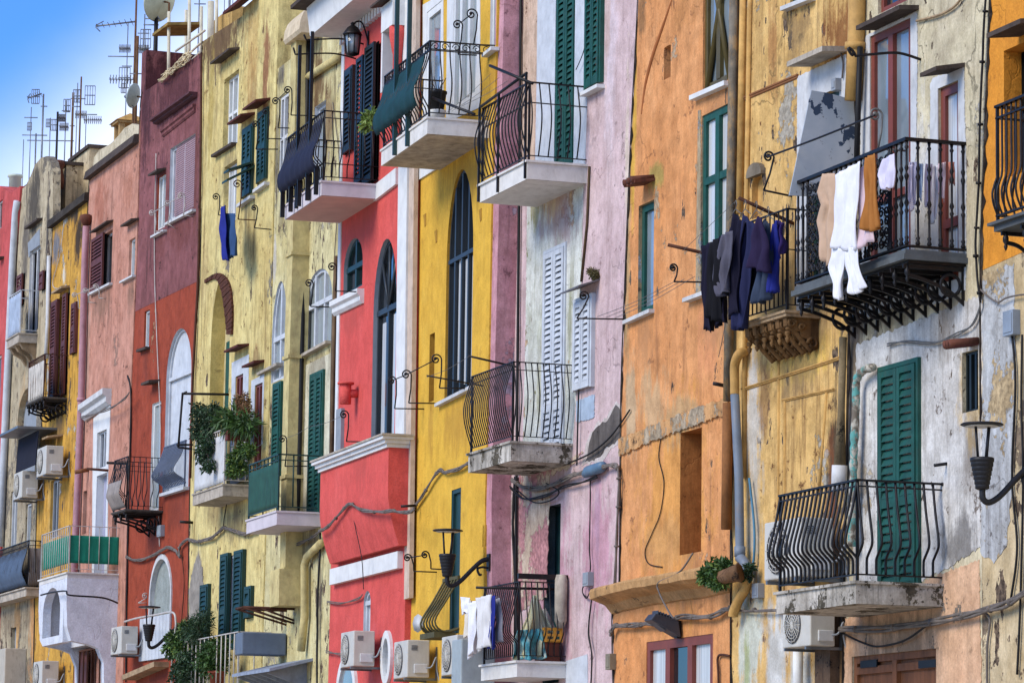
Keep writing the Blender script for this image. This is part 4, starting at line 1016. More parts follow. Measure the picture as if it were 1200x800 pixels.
H5.window((262, 277, 192, 262), depth=.16, frame=M['white'], pane=M['curtain'], cols=2, fw=.06)
H5.shutters((286.5, 297, 152, 229), M['green2'], 2, slat=.075, mid=(.5,)); H5.sill((283, 240), (299, 229), .1, .06, M['offwhite'])
H5.shutters((304.5, 314, 133, 212), M['green2'], 2, slat=.075, mid=(.5,)); H5.sill((302, 223), (316, 213), .1, .06, M['offwhite'])
H5.hood((266, 146), (299, 131), .28, .04, .06, M['hood_maroon']); H5.hood((284, 128), (317, 114), .28, .04, .06, M['hood_maroon'])
for (a, c) in (((266, 199), (294, 190)), ((264, 211), (306, 190))):
    xx = F5.P(297, 190)[0]; A_, B_ = F5.Q(xx, *a), F5.Q(xx, *c); b = MB().mat(M['green2'])
    b.hexa([A_ + Vector((-.25, 0, -.04)), A_ + Vector((.12, 0, -.04)), B_ + Vector((.12, 0, -.04)), B_ + Vector((-.25, 0, -.04))], [A_ + Vector((-.25, 0, .0)), A_ + Vector((.12, 0, .0)), B_ + Vector((.12, 0, .0)), B_ + Vector((-.25, 0, .0))]); b.build('propped_shutter_flap', H5.root)
r = F5.rect(246, 268, 326, 575); zs = F5.P(259, 400)[1]
H5.hole(arch_pts(r[0], r[1], r[2], zs, r[3]), .27, stucco('yellow_arch_reveal', (232, 206, 120), (220, 190, 100), streak=.2, seed=26), stucco('cream_arch_back', (220, 204, 150), streak=.3, seed=27))
b = MB().mat(plain('brown_brick_arch', (98, 58, 40), .9, 0, .4, .2, .5, (60, 40, 30), .6))
cx = (r[0] + r[1]) / 2; aa = (r[1] - r[0]) / 2; nb = 26
inn = smooth([Vector((*F5.P(*p), 0)) for p in ((241.5, 332), (254, 327), (261, 340), (266, 372), (267.5, 392))], 6)
outc = smooth([Vector((*F5.P(*p), 0)) for p in ((241.5, 328), (258, 320), (270, 332), (274, 360), (273.5, 392))], 6)
for i in range(len(inn) - 1):
    e = .08; a_, b_, c_, d_ = inn[i].lerp(inn[i + 1], e), outc[i].lerp(outc[i + 1], e), outc[i].lerp(outc[i + 1], 1 - e), inn[i].lerp(inn[i + 1], 1 - e)
    b.prism([(v.x, v.y) for v in (a_, b_, c_, d_)], -.04 - .006 * (i % 2), .12)
b.build('brick_arch_ring', H5.root)
x0, z0 = F5.Q(0, 0, 0)[0:2] if False else (0, 0)
za, zb = F5.P(250, 368)[1], F5.P(250, 336)[1]; xx = r[0]
w = MB().mat(M['white']).box(xx - .02, xx + .012, .05, .17, za, zb).build('window', H5.root)
MB().mat(M['glass_l']).box(xx, xx + .016, .075, .145, za + .05, zb - .05).build('pane', w)
p1, p2 = F5.P(264.5, 450, -.25)[0], F5.P(269, 450, -.25)[0]; za, zb = F5.P(268, 560, -.25)[1], F5.P(268, 400, -.25)[1]
MB().mat(M['green']).box(p1, p2 + .25, .24, .262, za, zb).build('door', H5.root)
H5.hood((262, 415), (292, 402), .22, .04, .03, M['hood_maroon']); H5.hood((283, 437), (310, 421), .2, .04, .03, M['hood_maroon'])
H5.sheet([(272, 425), (292, 415), (290, 560), (270, 570)], M['bluewhite'], .008, 'painted_surround', y1=0, holes=[rect_pts(*F5.rect(275, 284, 440, 560))])
H5.sheet([(295, 446), (310, 438), (308, 520), (293, 528)], M['bluewhite'], .009, 'painted_surround', y1=0, holes=[rect_pts(*F5.rect(298, 307, 450, 555))])
H5.window((275, 284, 440, 560), depth=.08, frame=M['brown'], pane=M['glass'], cols=2, fw=.05, name='balcony_door')
H5.window((298, 307, 450, 555), depth=.08, frame=M['brown'], pane=M['curtain_g'], cols=2, fw=.05, name='balcony_door')
r = F5.rect(262, 287, 650, 745)
H5.window((269, 278, 650, 760), depth=.08, frame=M['bluewhite'], pane=M['glass'], cols=1, fw=.05)
H5.shutters((262, 269.5, 652, 760), M['green2'], 1, y=-.05, slat=.08, mid=(.4,)); H5.shutters((278, 287, 648, 760), M['green2'], 1, y=-.05, slat=.08, mid=(.4,))
H5.shutters((238, 246, 688, 760), M['green2'], 1, y=-.04, slat=.08); H5.shutters((290.5, 297, 690, 724), M['green2'], 1, y=-.04, slat=.08)
H5.sheet([(222, 745), (222, 690), (228, 660), (233, 648), (238, 668), (239, 700), (238, 745)], plain('grey_bare_plaster', (158, 150, 138), .95, 0, .3, .1, .3), .012, 'bare_mortar_patch', jag=.03, y1=0)
# ============================================================ 4: purple over rust house
W4 = stucco('rust_orange_render', (172, 76, 48), (156, 64, 40), (110, 50, 34), (206, 150, 110), .3, .05, .3, .6, F=F4, seed=28)
PU4 = stucco('dusky_purple_render', (152, 94, 94), (126, 74, 74), (60, 42, 42), (190, 130, 120), .55, .05, .3, .7, F=F4, seed=29, zones=[(205, 95, 1.8, 1.1, (92, 50, 54), .85), (172, 120, .5, 1.6, (78, 44, 50), .85), (190, 200, .4, .5, (100, 56, 62), .6), (230, 200, .12, 1.5, (120, 70, 60), .6)])
H4 = House(F4, 'dusky purple house with rust-coloured lower half and a tall pale arch', [(142, 860), (148, 640), (154, 440), (160, 300), (164, 140), (167, 108), (175, 104), (236, 62), (236, 140), (234, 320), (227, 430), (222, 610), (219, 860)], W4); H4.grime = (110, 54, 44)
H4.sheet([(158.5, 365), (163.5, 140), (167, 108), (175, 104), (236, 62), (235.5, 200), (233, 329)], PU4, .004, 'painted_upper_wall', y1=.0, label='dusky purple upper wall',
         holes=[rect_pts(*F4.rect(199, 228, 166, 250)), rect_pts(*F4.rect(184, 194, 206, 268))])
H4.window((199, 228, 166, 250), depth=.12, frame=M['bluewhite'], pane=M['roller'], cols=2, fw=.06, rev=M['bluewhite'], label='window with a pink roller shutter')
b = MB().mat(M['roller']); r = F4.rect(199, 228, 166, 250)
for i in range(34):
    z = r[2] + (r[3] - r[2]) * (i + .5) / 34; b.box(r[0] + .28, r[1] - .02, .045, .075, z - .016, z + .016)
b.build('roller_slats', H4.root)
H4.sill((197, 262), (230, 245), .09, .05, M['offwhite'])
H4.window((184, 194, 206, 268), depth=.1, frame=M['white'], pane=M['curtain_g'], cols=2, fw=.05); H4.sill((181, 277), (196, 269), .09, .04, M['offwhite'])
H4.hood((173, 205), (195, 196), .2, .04, .05, M['hood'])
H4.band((185, 141), (232, 108), .1, plain('purple_black_drip_mould', (92, 52, 58), .9, 0, .3), .18, 'drip_moulding'); H4.band((192, 152), (230, 122), .16, PU4, .08, 'drip_moulding')
H4.window((194, 223, 386, 574), depth=.12, arch=440, frame=M['bluewhite'], pane=M['bluewhite'], cols=1, fw=.05, rev=M['bluewhite'], label='tall pale blue arched recess')
H4.window((169, 175, 364, 407), depth=.1, frame=M['white'], pane=M['glass_l'], cols=1, fw=.04); H4.sill((165, 410), (176, 406), .1, .05, M['hood'])
H4.window((177, 187, 472, 598), depth=.1, frame=M['white'], pane=M['curtain_g'], cols=1, fw=.05, name='balcony_door', rev=M['white'])
H4.hood((165, 450), (188, 444), .24, .05, .03, M['hood'])
r = F4.rect(177, 201, 655, 742); zs = F4.P(189, 700)[1]
SG = stucco('crackled_grey_green_stone', (158, 166, 160), (136, 146, 142), (90, 96, 96), streak=.2, crack=1.4, seed=30)
H4.hole(arch_pts(r[0], r[1], r[2] - .5, zs, r[3]), .07, M['offwhite'], SG)
ap = arch_pts(r[0] - .06, r[1] + .06, r[2] - .5, zs, r[3] + .1)
MB().mat(M['offwhite']).prism(ap, -.03, .01, [arch_pts(r[0], r[1], r[2] - .499, zs, r[3])]).build('arched_surround', H4.root)
b = MB().mat(M['bluewhite']); q = F4.rect(166, 201, 722, 772)
for i in range(9):
    x = q[0] + (q[1] - q[0]) * (i + .5) / 9; b.box(x - (q[1] - q[0]) / 19, x + (q[1] - q[0]) / 19, -.05, -.02, q[2], q[3])
b.build('slatted_shutter', H4.root)
H4.sill((160, 791), (198, 775), .3, .1, M['stone'])
MB().mat(M['rust']).tube([F4.V(236, 62, .06), F4.V(235, 200, .06), F4.V(232, 330, .06), F4.V(226, 440, .06), F4.V(223, 560, .06)], .026, 7).build('downpipe', H4.root)
# set-back stair block above
x0 = F4.P(166, 80)[0]; x1 = F4.P(216, 80, -.9)[0]; zt = F4.P(167, 62)[1]; zb = F4.P(167, 115)[1]
MB().mat(PU4).box(x0, x0 + .35, -.002, 1.2, zb - 1.0, zt).box(x0 + .351, x1, .9, 1.2, zb - .3, zt - .01).build('parapet_block', H4.root)

# ============================================================ 3: salmon pink house
W3 = stucco('salmon_pink_render', (214, 154, 130), (200, 134, 108), (120, 84, 70), (190, 150, 130), .45, .08, .4, .7, F=F3, seed=31, zones=[(118, 240, .8, .6, (180, 110, 84), .7), (150, 220, .5, .6, (190, 124, 96), .6), (104, 400, .12, 2, (196, 160, 140), .7), (112, 320, .3, .5, (170, 110, 90), .6), (125, 460, .5, .12, (110, 104, 70), .7)])
H3 = House(F3, 'salmon pink house with a maroon shutter and a drainpipe down its left edge', [(84, 860), (92, 640), (97, 480), (101, 300), (105, 205), (163, 160), (164, 140), (160, 300), (154, 440), (148, 640), (142, 860)], W3)
b = MB().mat(M['hood']); (xa, za), (xb, zb) = F3.P(105, 206), F3.P(163, 162)
b.hexa([(xa, -.14, za - .1), (xb, -.14, zb - .1), (xb, .05, zb - .1), (xa, .05, za - .1)], [(xa, -.1, za + .08), (xb, -.1, zb + .08), (xb, .05, zb + .1), (xa, .05, za + .1)]); b.build('parapet_coping', H3.root)
LM = stucco('lumpy_cream_parapet_plaster', (226, 212, 178), (200, 184, 150), (150, 130, 100), streak=.5, seed=32)
q = [(108, 203), (110, 185), (116, 176), (124, 172), (130, 168), (138, 160), (146, 150), (155, 145), (164, 148), (164, 160)]
MB().mat(LM).prism([F3.P(*p, -.2) for p in q], .2, .8).build('parapet', H3.root)
H3.window((110, 131, 276, 336), depth=.16, frame=M['offwhite'], pane=M['glass'], cols=2, fw=.05)
r = F3.rect(110, 131, 274, 336); H3.shutters([r[0] - .05, r[0] + (r[1] - r[0]) * .62, r[2], r[3]], M['maroon'], 1, y=-.02, slat=.07, frame=False)
H3.hood((104, 275), (133, 257), .16, .03, .04, M['hood']); H3.sill((107, 344), (132, 331), .08, .05, M['offwhite'])
H3.window((151, 158, 280, 324), depth=.12, frame=M['white'], pane=M['glass_l'], cols=1, fw=.04); H3.hood((141, 262), (162, 255), .16, .04, .03, M['hood']); H3.sill((144, 330), (159, 322), .08, .04, M['offwhite'])
H3.band((102, 475), (131, 455), .34, M['offwhite'], .2, 'moulded_hood')
H3.sheet([(110, 490), (130, 474), (127, 560), (126, 690), (108, 700), (109, 560)], M['white'], .012, 'painted_surround', y1=0, holes=[rect_pts(*F3.rect(114, 125, 505, 548)), rect_pts(*F3.rect(112, 124, 556, 700))])
H3.window((114, 125, 505, 548), depth=.12, frame=M['bluewhite'], pane=M['glass'], cols=2, fw=.04, rev=M['white'])
H3.hole(rect_pts(*F3.rect(112, 124, 556, 700)), .15, M['white'], curtainmat('lilac_lace_curtain', (196, 196, 226)))
H3.hole(rect_pts(*F3.rect(97, 101.5, 575, 625)), .1, W3, M['grey_reveal']); H3.hole(rect_pts(*F3.rect(131, 137, 605, 640)), .1, W3, M['grey_reveal'])
PP = plain('mauve_drainpipe', (188, 138, 146), .6, 0, .15, .3, .3)
MB().mat(PP).tube([F3.V(101, 265, .1), F3.V(99.5, 300, .1), F3.V(95, 470, .1), F3.V(88, 640, .1), F3.V(86, 700, .1)], .075, 10).tube([F3.V(95.2, 466, .1), F3.V(95.1, 470, .1)], .095, 10).build('drainpipe', H3.root)
MB().mat(M['tile']).lathe(F3.V(101, 264, .1), [(.08, 0), (.14, .12), (.14, .2), (.08, .24)], 10).build('rain_hopper', H3.root)

# ============================================================ 2: narrow ochre house
W2 = stucco('chrome_ochre_render', (224, 170, 60), (208, 150, 44), (70, 60, 50), (214, 206, 190), .9, .3, .4, .9, F=F2, seed=33, chips=.7,
            zones=[(66, 290, .5, .45, (120, 122, 128), .95), (92, 275, .5, .7, (60, 50, 44), .95), (85, 250, .8, .3, (70, 64, 60), .9), (75, 320, .2, .3, (226, 220, 200), .9), (60, 620, .5, 1.5, (222, 180, 96), .7), (50, 750, .6, 1.0, (226, 168, 70), .5)])
H2 = House(F2, 'narrow ochre yellow house with maroon louvred shutters', [(38, 860), (43, 600), (50, 480), (59, 350), (62, 262), (104, 229), (105, 205), (101, 300), (97, 480), (92, 640), (84, 860)], W2)
H2.shutters((62, 68, 356, 468), M['maroon'], 1, y=-.04, slat=.07); H2.window((68, 75, 348, 466), depth=.15, frame=M['brown'], pane=M['void'], cols=1, fw=.04, name='balcony_door')
H2.shutters((75.5, 80, 345, 462), M['maroon'], 1, y=-.04, slat=.07, frame=False)
H2.shutters((86.5, 91, 358, 414), M['maroon'], 1, y=-.04, slat=.07)
H2.hood((60, 345), (82, 334), .2, .05, .03, M['stone']); H2.hood((49, 520), (74, 508), .35, .04, .06, M['stone'])
H2.window((59, 69, 562, 630), depth=.12, frame=M['grey_reveal'], pane=M['glass'], cols=2, fw=.05)
b = MB().mat(plain('sooty_coping', (70, 64, 58), .95, 0, .4, .1, .4)); (xa, za), (xb, zb) = F2.P(61, 262), F2.P(104.5, 229)
b.hexa([(xa, -.12, za - .12), (xb, -.12, zb - .12), (xb, .05, zb - .12), (xa, .05, za - .12)], [(xa, -.1, za + .06), (xb, -.1, zb + .06), (xb, .05, zb + .08), (xa, .05, za + .08)]); b.build('parapet_coping', H2.root)
CB = stucco('cream_roof_block_render', (232, 212, 170), (214, 190, 146), (110, 90, 70), streak=.6, seed=34)
for (a, c, t0, t1, dd) in ((64, 77, 202, 196, .5), (81, 103.5, 184, 182, .9)):
    x0, x1 = F2.P(a, 230, -dd)[0], F2.P(c, 220, -dd)[0]; zt = F2.P((a + c) / 2, (t0 + t1) / 2, -dd)[1]
    MB().mat(CB).box(x0, x1, dd, dd + 1.2, 6, zt).mat(M['hood']).box(x0 - .05, x1 + .05, dd - .05, dd + 1.3, zt, zt + .08).build('roof_block', H2.root)

# ============================================================ 1: mouldy grey-cream house
W1 = stucco('mouldy_grey_cream_render', (206, 190, 156), (176, 160, 128), (84, 76, 66), (150, 140, 124), .9, .5, .5, 1, F=F1, seed=35, chips=.8,
            zones=[(40, 240, .9, 1.2, (96, 88, 76), 1.0), (30, 290, .5, 1.0, (116, 108, 98), .9), (56, 260, .2, 1.2, (84, 78, 74), .9), (26, 500, .6, 1.4, (196, 160, 110), .7), (40, 720, .6, 1.5, (226, 160, 84), .8), (20, 720, .4, 1.5, (226, 170, 90), .7)])
H1 = House(F1, 'mouldy grey-cream house with a round-topped parapet at the far left', [(-6, 860), (2, 600), (10, 430), (17, 300), (23, 224), (30, 218), (36, 206), (41, 193), (48, 185), (55, 183), (60, 190), (62, 200), (62, 262), (59, 350), (50, 480), (43, 600), (38, 860)], W1, depth=.18)
H1.window((34, 46, 292, 388), depth=.12, frame=M['offwhite'], pane=M['void'], cols=2, fw=.05, name='balcony_door', rev=M['offwhite'])
H1.sheet([(33, 285), (47, 268), (47, 290), (34, 302)], M['grey_reveal'], .012, 'painted_surround', y1=0)
H1.hood((28, 270), (50, 255), .14, .05, .02, M['hood'])
H1.shutters((23, 29, 322, 358), M['maroon'], 1, y=-.04, slat=.07, frame=False); H1.shutters((49.5, 54, 318, 340), M['maroon'], 1, y=-.04, slat=.07, frame=False)
r = F1.rect(20, 42, 455, 560); H1.hole(arch_pts(r[0], r[1], r[2], r[3] - .7, r[3]), .15, W1, M['grey_reveal'])
H1.window((12, 20, 575, 640), depth=.1, frame=M['offwhite'], pane=M['glass_l'], cols=2, fw=.05); H1.window((30, 36, 590, 640), depth=.1, frame=M['offwhite'], pane=M['glass_l'], cols=1, fw=.05)
H1.hole(rect_pts(*F1.rect(12, 18, 735, 800)), .1, W1, M['grey_reveal'])
MB().mat(M['bluewhite']).tube([F1.V(20, 236, .1), F1.V(18, 250, .1), F1.V(15, 300, .1), F1.V(9, 430, .1), F1.V(4, 540, .1), F1.V(0, 640, .1)], .085, 10).build('drainpipe', H1.root)
MB().mat(M['offwhite']).tube([F1.V(57.5, 300, .05), F1.V(56, 380, .05), F1.V(54, 420, .05)], .05, 8).build('drainpipe', H1.root)
# ============================================================ 0: red house at the left edge
W0 = stucco('rose_red_render', (214, 92, 88), (200, 80, 76), (130, 60, 56), streak=.3, seed=36)
H0 = House(F0, 'rose-red house at the left edge of the row', [(-90, 860), (-90, 250), (-20, 222), (0, 218), (7, 223), (13, 228), (18, 222), (24, 218), (17, 300), (10, 430), (2, 600), (-6, 860)], W0, depth=.45)
H0.window((-3, 2.5, 236, 268), depth=.1, frame=M['offwhite'], pane=M['maroon'], cols=1, fw=.04)
H0.hood((-6, 306), (5, 300), .15, .05, .02, M['hood'])
H0.window((-14, 0, 420, 520), depth=.1, frame=M['offwhite'], pane=M['glass'], cols=2, fw=.05)
# red-brown eave over the raised part of the butter house
(xa, za), (xb, zb) = F5.P(279, 16), F5.P(304, -3)
MB().mat(M['hood_maroon']).hexa([(xa, -.3, za - .06), (xb, -.3, za - .06), (xb, .02, za + .1), (xa, .02, za + .1)], [(xa, -.3, za), (xb, -.3, za), (xb, .02, za + .16), (xa, .02, za + .16)]).build('eave_slab', H5.root)
for H_, a_, c_, yy in ((H1, 26, 60, 264), (H0, -60, 10, 245)):
    MB().mat(H_.mat).box(H_.F.P(a_, 400)[0], H_.F.P(c_, 400)[0], H_.depth + .002, 6, 0, H_.F.P(40, yy)[1] - .3).build('rear_body', H_.root)
# ------------------------------------------------------------ balconies (parts of their houses)
def screen(B, mat, t0, t1, sides='F', name='screen', prof=None, x0=None, x1=None, label=None, wav=.012, out=.012):
    """fabric or sheet tied inside the rail, following the rail's profile"""
    u0, u1, d, z, h = B['u0'] + .03, B['u1'] - .03, B['d'] - .03, B['z'], B['h']; pr = prof or [(0, 0), (1, 0)]
    if x0 is not None: u0 = x0
    if x1 is not None: u1 = x1
    def off(t):
        for (a, oa), (b, ob) in zip(pr, pr[1:]):
            if t <= b: return oa + (ob - oa) * (t - a) / max(1e-6, b - a)
        return pr[-1][1]
    mb = MB().mat(mat)
    for sd in sides:
        n, m = 26, 8; vs = []
        for i in range(m + 1):
            t = t0 + (t1 - t0) * i / m; o = off(t) + out
            for j in range(n + 1):
                s_ = j / n; wv = wav * sin(j * 1.7) * sin(3 * t + 1)
                if sd == 'F': p = Vector((u0 + (u1 - u0) * s_, -d - o + wv, z + h * t))
                elif sd == 'R': p = Vector((u1 + o + wv, -d + d * s_, z + h * t))
                else: p = Vector((u0 - o + wv, -d + d * s_, z + h * t))
                vs.append(p)
        mb.add(vs, [(i * (n + 1) + j, i * (n + 1) + j + 1, (i + 1) * (n + 1) + j + 1, (i + 1) * (n + 1) + j) for i in range(m) for j in range(n)], True)
    o = mb.build(name, B['slab']); sd_ = o.modifiers.new('thickness', 'SOLIDIFY'); sd_.thickness = .006
    if label: o['label'] = label
    return o

# 12: cut off at the right edge
B12 = H12.balcony((1262, 240), 1256, 1163, th=.10, mat=M['iron'], h=1.15, rail=False) if False else None
x0, z = F12.P(1172, 262, .55); u1 = F12.P(1290, 240)[0]
slab = MB().mat(plain('dark_grey_slab_edge', (84, 88, 90), .8, 0, .2)).box(x0, u1, -.62, .02, z - .09, z - .03).box(x0 - .05, u1, -.67, .02, z - .03, z).build('balcony', H12.root)
B12 = dict(u0=x0, u1=u1, d=.62, z=z, h=1.18, slab=slab, F=F12)
railing(B12, 'lowbelly', .10, M['iron'], .012, 'FL', [(0, 0), (.1, .045), (.2, .06), (.3, .03), (.4, .0), (.7, .0), (1, 0)], .026, (.9,))
b = MB().mat(M['iron'])
def iron_bracket(x, d, z, hh=.6):
    b = MB().mat(M['iron'])
    b.box(x - .014, x + .014, -d, .01, z - .05, z - .01)
    b.lathe((x, -d + .05, z - .30), [(0, .09), (.012, .11), (.022, .14), (.012, .16), (.03, .19), (.03, .23), (.02, .25), (.02, .29)], 10)
    q = smooth([Vector((x, -d + .05, z - .12)), Vector((x, -d * .62, z - .17)), Vector((x, -d * .26, z - hh * .66)), Vector((x, .0, z - hh))], 6)
    for p0, p1 in zip(q, q[1:]):
        b.hexa([p0 + Vector((-.013, 0, -.02)), p0 + Vector((.013, 0, -.02)), p1 + Vector((.013, 0, -.02)), p1 + Vector((-.013, 0, -.02))],
               [p0 + Vector((-.013, 0, .02)), p0 + Vector((.013, 0, .02)), p1 + Vector((.013, 0, .02)), p1 + Vector((-.013, 0, .02))])
    c = Vector((x, -d * .23, z - .20)); ring = [c + Vector((0, .115 * cos(2 * pi * i / 18), .115 * sin(2 * pi * i / 18))) for i in range(19)]
    b.tube(ring, .020, 6); b.box(x - .012, x + .012, -.03, .01, z - hh, z)
    return b
for i in range(3): iron_bracket(x0 + .12 + i * .42, .6, z - .09).build('bracket', slab)

# 11: the cast-iron laundry balcony
F = F11; u1, z = F.P(1133, 297); d = F.solve_d(u1, z, 1061); u0 = F.solve_x(d, z, 931)
DG = plain('dark_grey_painted_slab', (96, 102, 104), .8, 0, .2, .3, .4, (60, 54, 50))
slab = MB().mat(DG).box(u0 - .03, u1 + .03, -d - .03, .03, z - .11, z - .05).box(u0, u1, -d, .03, z - .05, z).mat(M['iron']).box(u0 + .02, u1 - .02, -d + .04, .03, z - .14, z - .112).build('balcony', H11.root)
slab['label'] = 'dark slab of the cast-iron balcony hung with laundry'
B11 = dict(u0=u0, u1=u1, d=d, z=z, h=1.16, slab=slab, F=F)
def baluster(mb, x, y, z0, z1, r=.013):
    prof = [(0, 1.2), (.02, 2.2), (.05, 1.1), (.07, 1.9), (.09, 1), (.3, 1), (.33, 1.9), (.35, 1), (.37, 1), (.40, 2.1), (.44, 1), (.62, 1), (.66, 2.1), (.69, 1), (.71, 1), (.74, 1.9), (.77, 1), (.92, 1), (.94, 1.9), (.96, 1), (1, 1.6)]
    mb.tube([Vector((x, y, z0 + (z1 - z0) * t)) for t, _ in prof], [r * k for _, k in prof], 7)
mb = MB().mat(M['iron']); zt = z + 1.16
L_ = u1 - u0; n = int(L_ / .125); panels = [(.10, .27), (.66, .84)]
for i in range(n + 1):
    t = i / n
    if any(a < t < c for a, c in panels): continue
    baluster(mb, u0 + .03 + (L_ - .06) * t, -d + .03, z + .05, zt)
for k in range(1, 6):
    baluster(mb, u1 - .03, -d + .03 + (d - .03) * (k - .0) / 5.2, z + .05, zt); baluster(mb, u0 + .03, -d + .03 + (d - .03) * k / 5.2, z + .05, zt)
for zz, hh in ((z + .03, .02), (zt, .035)):
    mb.box(u0, u1 + .0, -d, -d + .06, zz, zz + hh); mb.box(u1 - .06, u1, -d + .061, .02, zz, zz + hh); mb.box(u0, u0 + .06, -d + .061, .02, zz, zz + hh)
mb.build('railing', slab)
for a, c in panels:
    pb = MB().mat(M['iron']); xa, xc = u0 + L_ * a, u0 + L_ * c; yy = -d + .03
    rr = random.Random(3)
    for i in range(4):
        for j in range(9):
            cx = xa + (xc - xa) * (i + .5) / 4; cz = z + .1 + 1.0 * (j + .5) / 9; s_ = 1 if (i + j) % 2 else -1
            pb.tube(spiral(Vector((cx, yy, cz)), Vector((s_, 0, 0)), Vector((0, 0, 1)), .062, 1.4, 14, rr.random() * 6), .011, 5)
    for x in (xa, xc): baluster(pb, x, yy, z + .05, zt)
    pb.build('ornamental_panel', slab)
for i in range(10): iron_bracket(u0 + .08 + (L_ - .14) * i / 9, d, z - .14, .40).build('bracket', slab)

# 11: lower bellied balcony over the wooden door
M['mossy'] = stucco('mossy_concrete_edge', (222, 214, 200), (150, 142, 128), (66, 62, 50), (104, 96, 80), 1.0, .7, .3, 1, seed=40, pscale=3)
B = H11.balcony((1106, 684), 1003, 910, th=.24, mat=M['mossy'], h=1.06, style='lowbelly', pitch=.11, r=.015, top=.022, lip=.03, sides='FR', mid=(.94,), label='streaked slab of the bellied balcony under the green shutter'); B11L = B
MB().mat(M['iron']).tube([Vector((B['u1'], .0, B['z'] + 1.06)), Vector((B['u1'], -.02, B['z'] + 1.06))], .02, 5).build('rail_anchor', B['slab'])

# 10: stone-corbelled balcony
F = F10; B = H10.balcony((962, 366), 921, 868, th=.07, mat=M['stone'], h=1.18, style='straight', pitch=.115, r=.010, top=.016, mid=(.6,), sides='FR', label='thin slab on carved stone corbels'); B10 = B
ST = stucco('carved_stone_ochre', (150, 112, 66), (84, 60, 40), (30, 22, 18), streak=1.5, seed=41, mottle=1)
for i in range(6):
    x = B['u0'] + .10 + (B['u1'] - B['u0'] - .2) * i / 5; dd = B['d']; z = B['z'] - .07; cb = MB().mat(ST)
    out_ = [(-dd + .03, z), (.0, z), (.0, z - .34), (-.05, z - .37), (-.10, z - .33), (-.12, z - .27), (-.16, z - .24), (-.22, z - .22), (-.24, z - .16), (-.30, z - .15), (-dd + .10, z - .13), (-dd + .04, z - .10)]
    cb.prismx(out_, x - .05, x + .05)
    for (cy, cz, rr, sg) in ((-dd + .10, z - .07, .055, 1), (-.08, z - .29, .065, -1), (-.22, z - .11, .04, 1)):
        for xx in (x - .055, x + .055): cb.tube(spiral(Vector((xx, cy, cz)), Vector((0, sg, 0)), Vector((0, 0, 1)), rr, 1.6, 16), [.024 - .0009 * q for q in range(17)], 6)
    cb.tube(smooth([Vector((x, -dd + .06, z - .11)), Vector((x, -dd * .6, z - .17)), Vector((x, -.18, z - .26)), Vector((x, -.06, z - .37))], 4), .035, 7)
    cb.lathe((x, -dd + .07, z - .30), [(0, 0), (.018, .02), (.03, .06), (.012, .08), (.035, .11), (.03, .14)], 10)
    cb.build('stone_corbel', B['slab'])

# 8: three balconies
B8a = H8.balcony((688, 193), 618, 562, th=.26, mat=M['slab_white'], h=1.08, style='bow', pitch=.13, r=.0105, top=.018, lip=.03, mid=(.74,), sides='FR', label='white slab of the top bellied balcony')
mb = MB().mat(M['iron']); u0, u1, d, z = B8a['u0'], B8a['u1'], B8a['d'], B8a['z']
mb.tube([Vector((u0 + .05, -d - .02, z + 1.1)), Vector((u1 - .02, -d - .02, z + 1.2))], .022, 5)
for t in (0, .42, 1): mb.box(u0 + (u1 - u0 - .05) * t, u0 + (u1 - u0 - .05) * t + .03, -d - .035, -d - .005, z - .25, z + 1.1 + .1 * t)
mb.build('rail_brace', B8a['slab'])
B8b = H8.balcony((671, 520), 599, 549, th=.27, mat=M['mossy'], h=1.08, style='bow', pitch=.085, r=.009, top=.014, lip=.03, mid=(.9,), sides='FR', label='streaked slab of the middle balcony under the white shutter')
B8c = H8.balcony((664, 775), 606, 564, th=.22, mat=M['slab_white'], h=1.06, style='lowbelly', pitch=.085, r=.009, top=.014, lip=.03, sides='FR', label='white slab of the lowest balcony with bags and laundry')
mb = MB().mat(M['iron']); u0, u1, d, z = B8c['u0'], B8c['u1'], B8c['d'], B8c['z']
mb.box(u1 - .05, u1 + .02, -d, .02, z + 1.10, z + 1.17); mb.mat(M['concrete']).lathe((u1 + .02, -.10, z + .45), [(.05, 0), (.09, .1), (.09, .65), (.07, .72)], 8); mb.build('rail_bar', B8c['slab'])

# 7: scrolled balcony high up with a fabric screen
B7 = H7.balcony((573, 142), 501, 447, th=.25, mat=M['slab_white'], under=M['concrete'], h=1.12, style='belly', pitch=.14, r=.0105, top=.018, lip=.02, mid=(.88,), label='white slab of the scrolled balcony with a dark green screen')
u0, u1, d, z = B7['u0'], B7['u1'], B7['d'], B7['z']; mb = MB().mat(M['iron'])
for i in range(7):
    cx = u0 + .15 + (u1 - u0 - .3) * i / 6
    for s_ in (-1, 1): mb.tube(spiral(Vector((cx + s_ * .06, -d + .03, z + 1.05)), Vector((s_, 0, 0)), Vector((0, 0, 1)), .055, 1.3, 12), .007, 4)
for k in range(3):
    cy = -d + .18 + (d - .3) * k / 2
    for s_ in (-1, 1): mb.tube(spiral(Vector((u1 - .03, cy + s_ * .07, z + 1.05)), Vector((0, s_, 0)), Vector((0, 0, 1)), .06, 1.3, 12), .007, 4)
mb.box(u0, u1, -d + .022, -d + .038, z + 1.0, z + 1.012).box(u1 - .038, u1 - .022, -d + .03, 0, z + 1.0, z + 1.012).build('scroll_frieze', B7['slab'])
SCR = plain('dark_green_netting', (22, 66, 72), .8, 0, .25, .2); NAV = plain('navy_fabric', (36, 40, 62), .85, 0, .2, .2)
BEL = [(0, 0), (.1, .05), (.25, .16), (.4, .18), (.6, .08), (.8, .02), (1, 0)]
screen(B7, SCR, .18, .86, 'F', 'netting_screen', BEL, x1=B7['u1'] - .25)
mb = MB().mat(M['teal'])
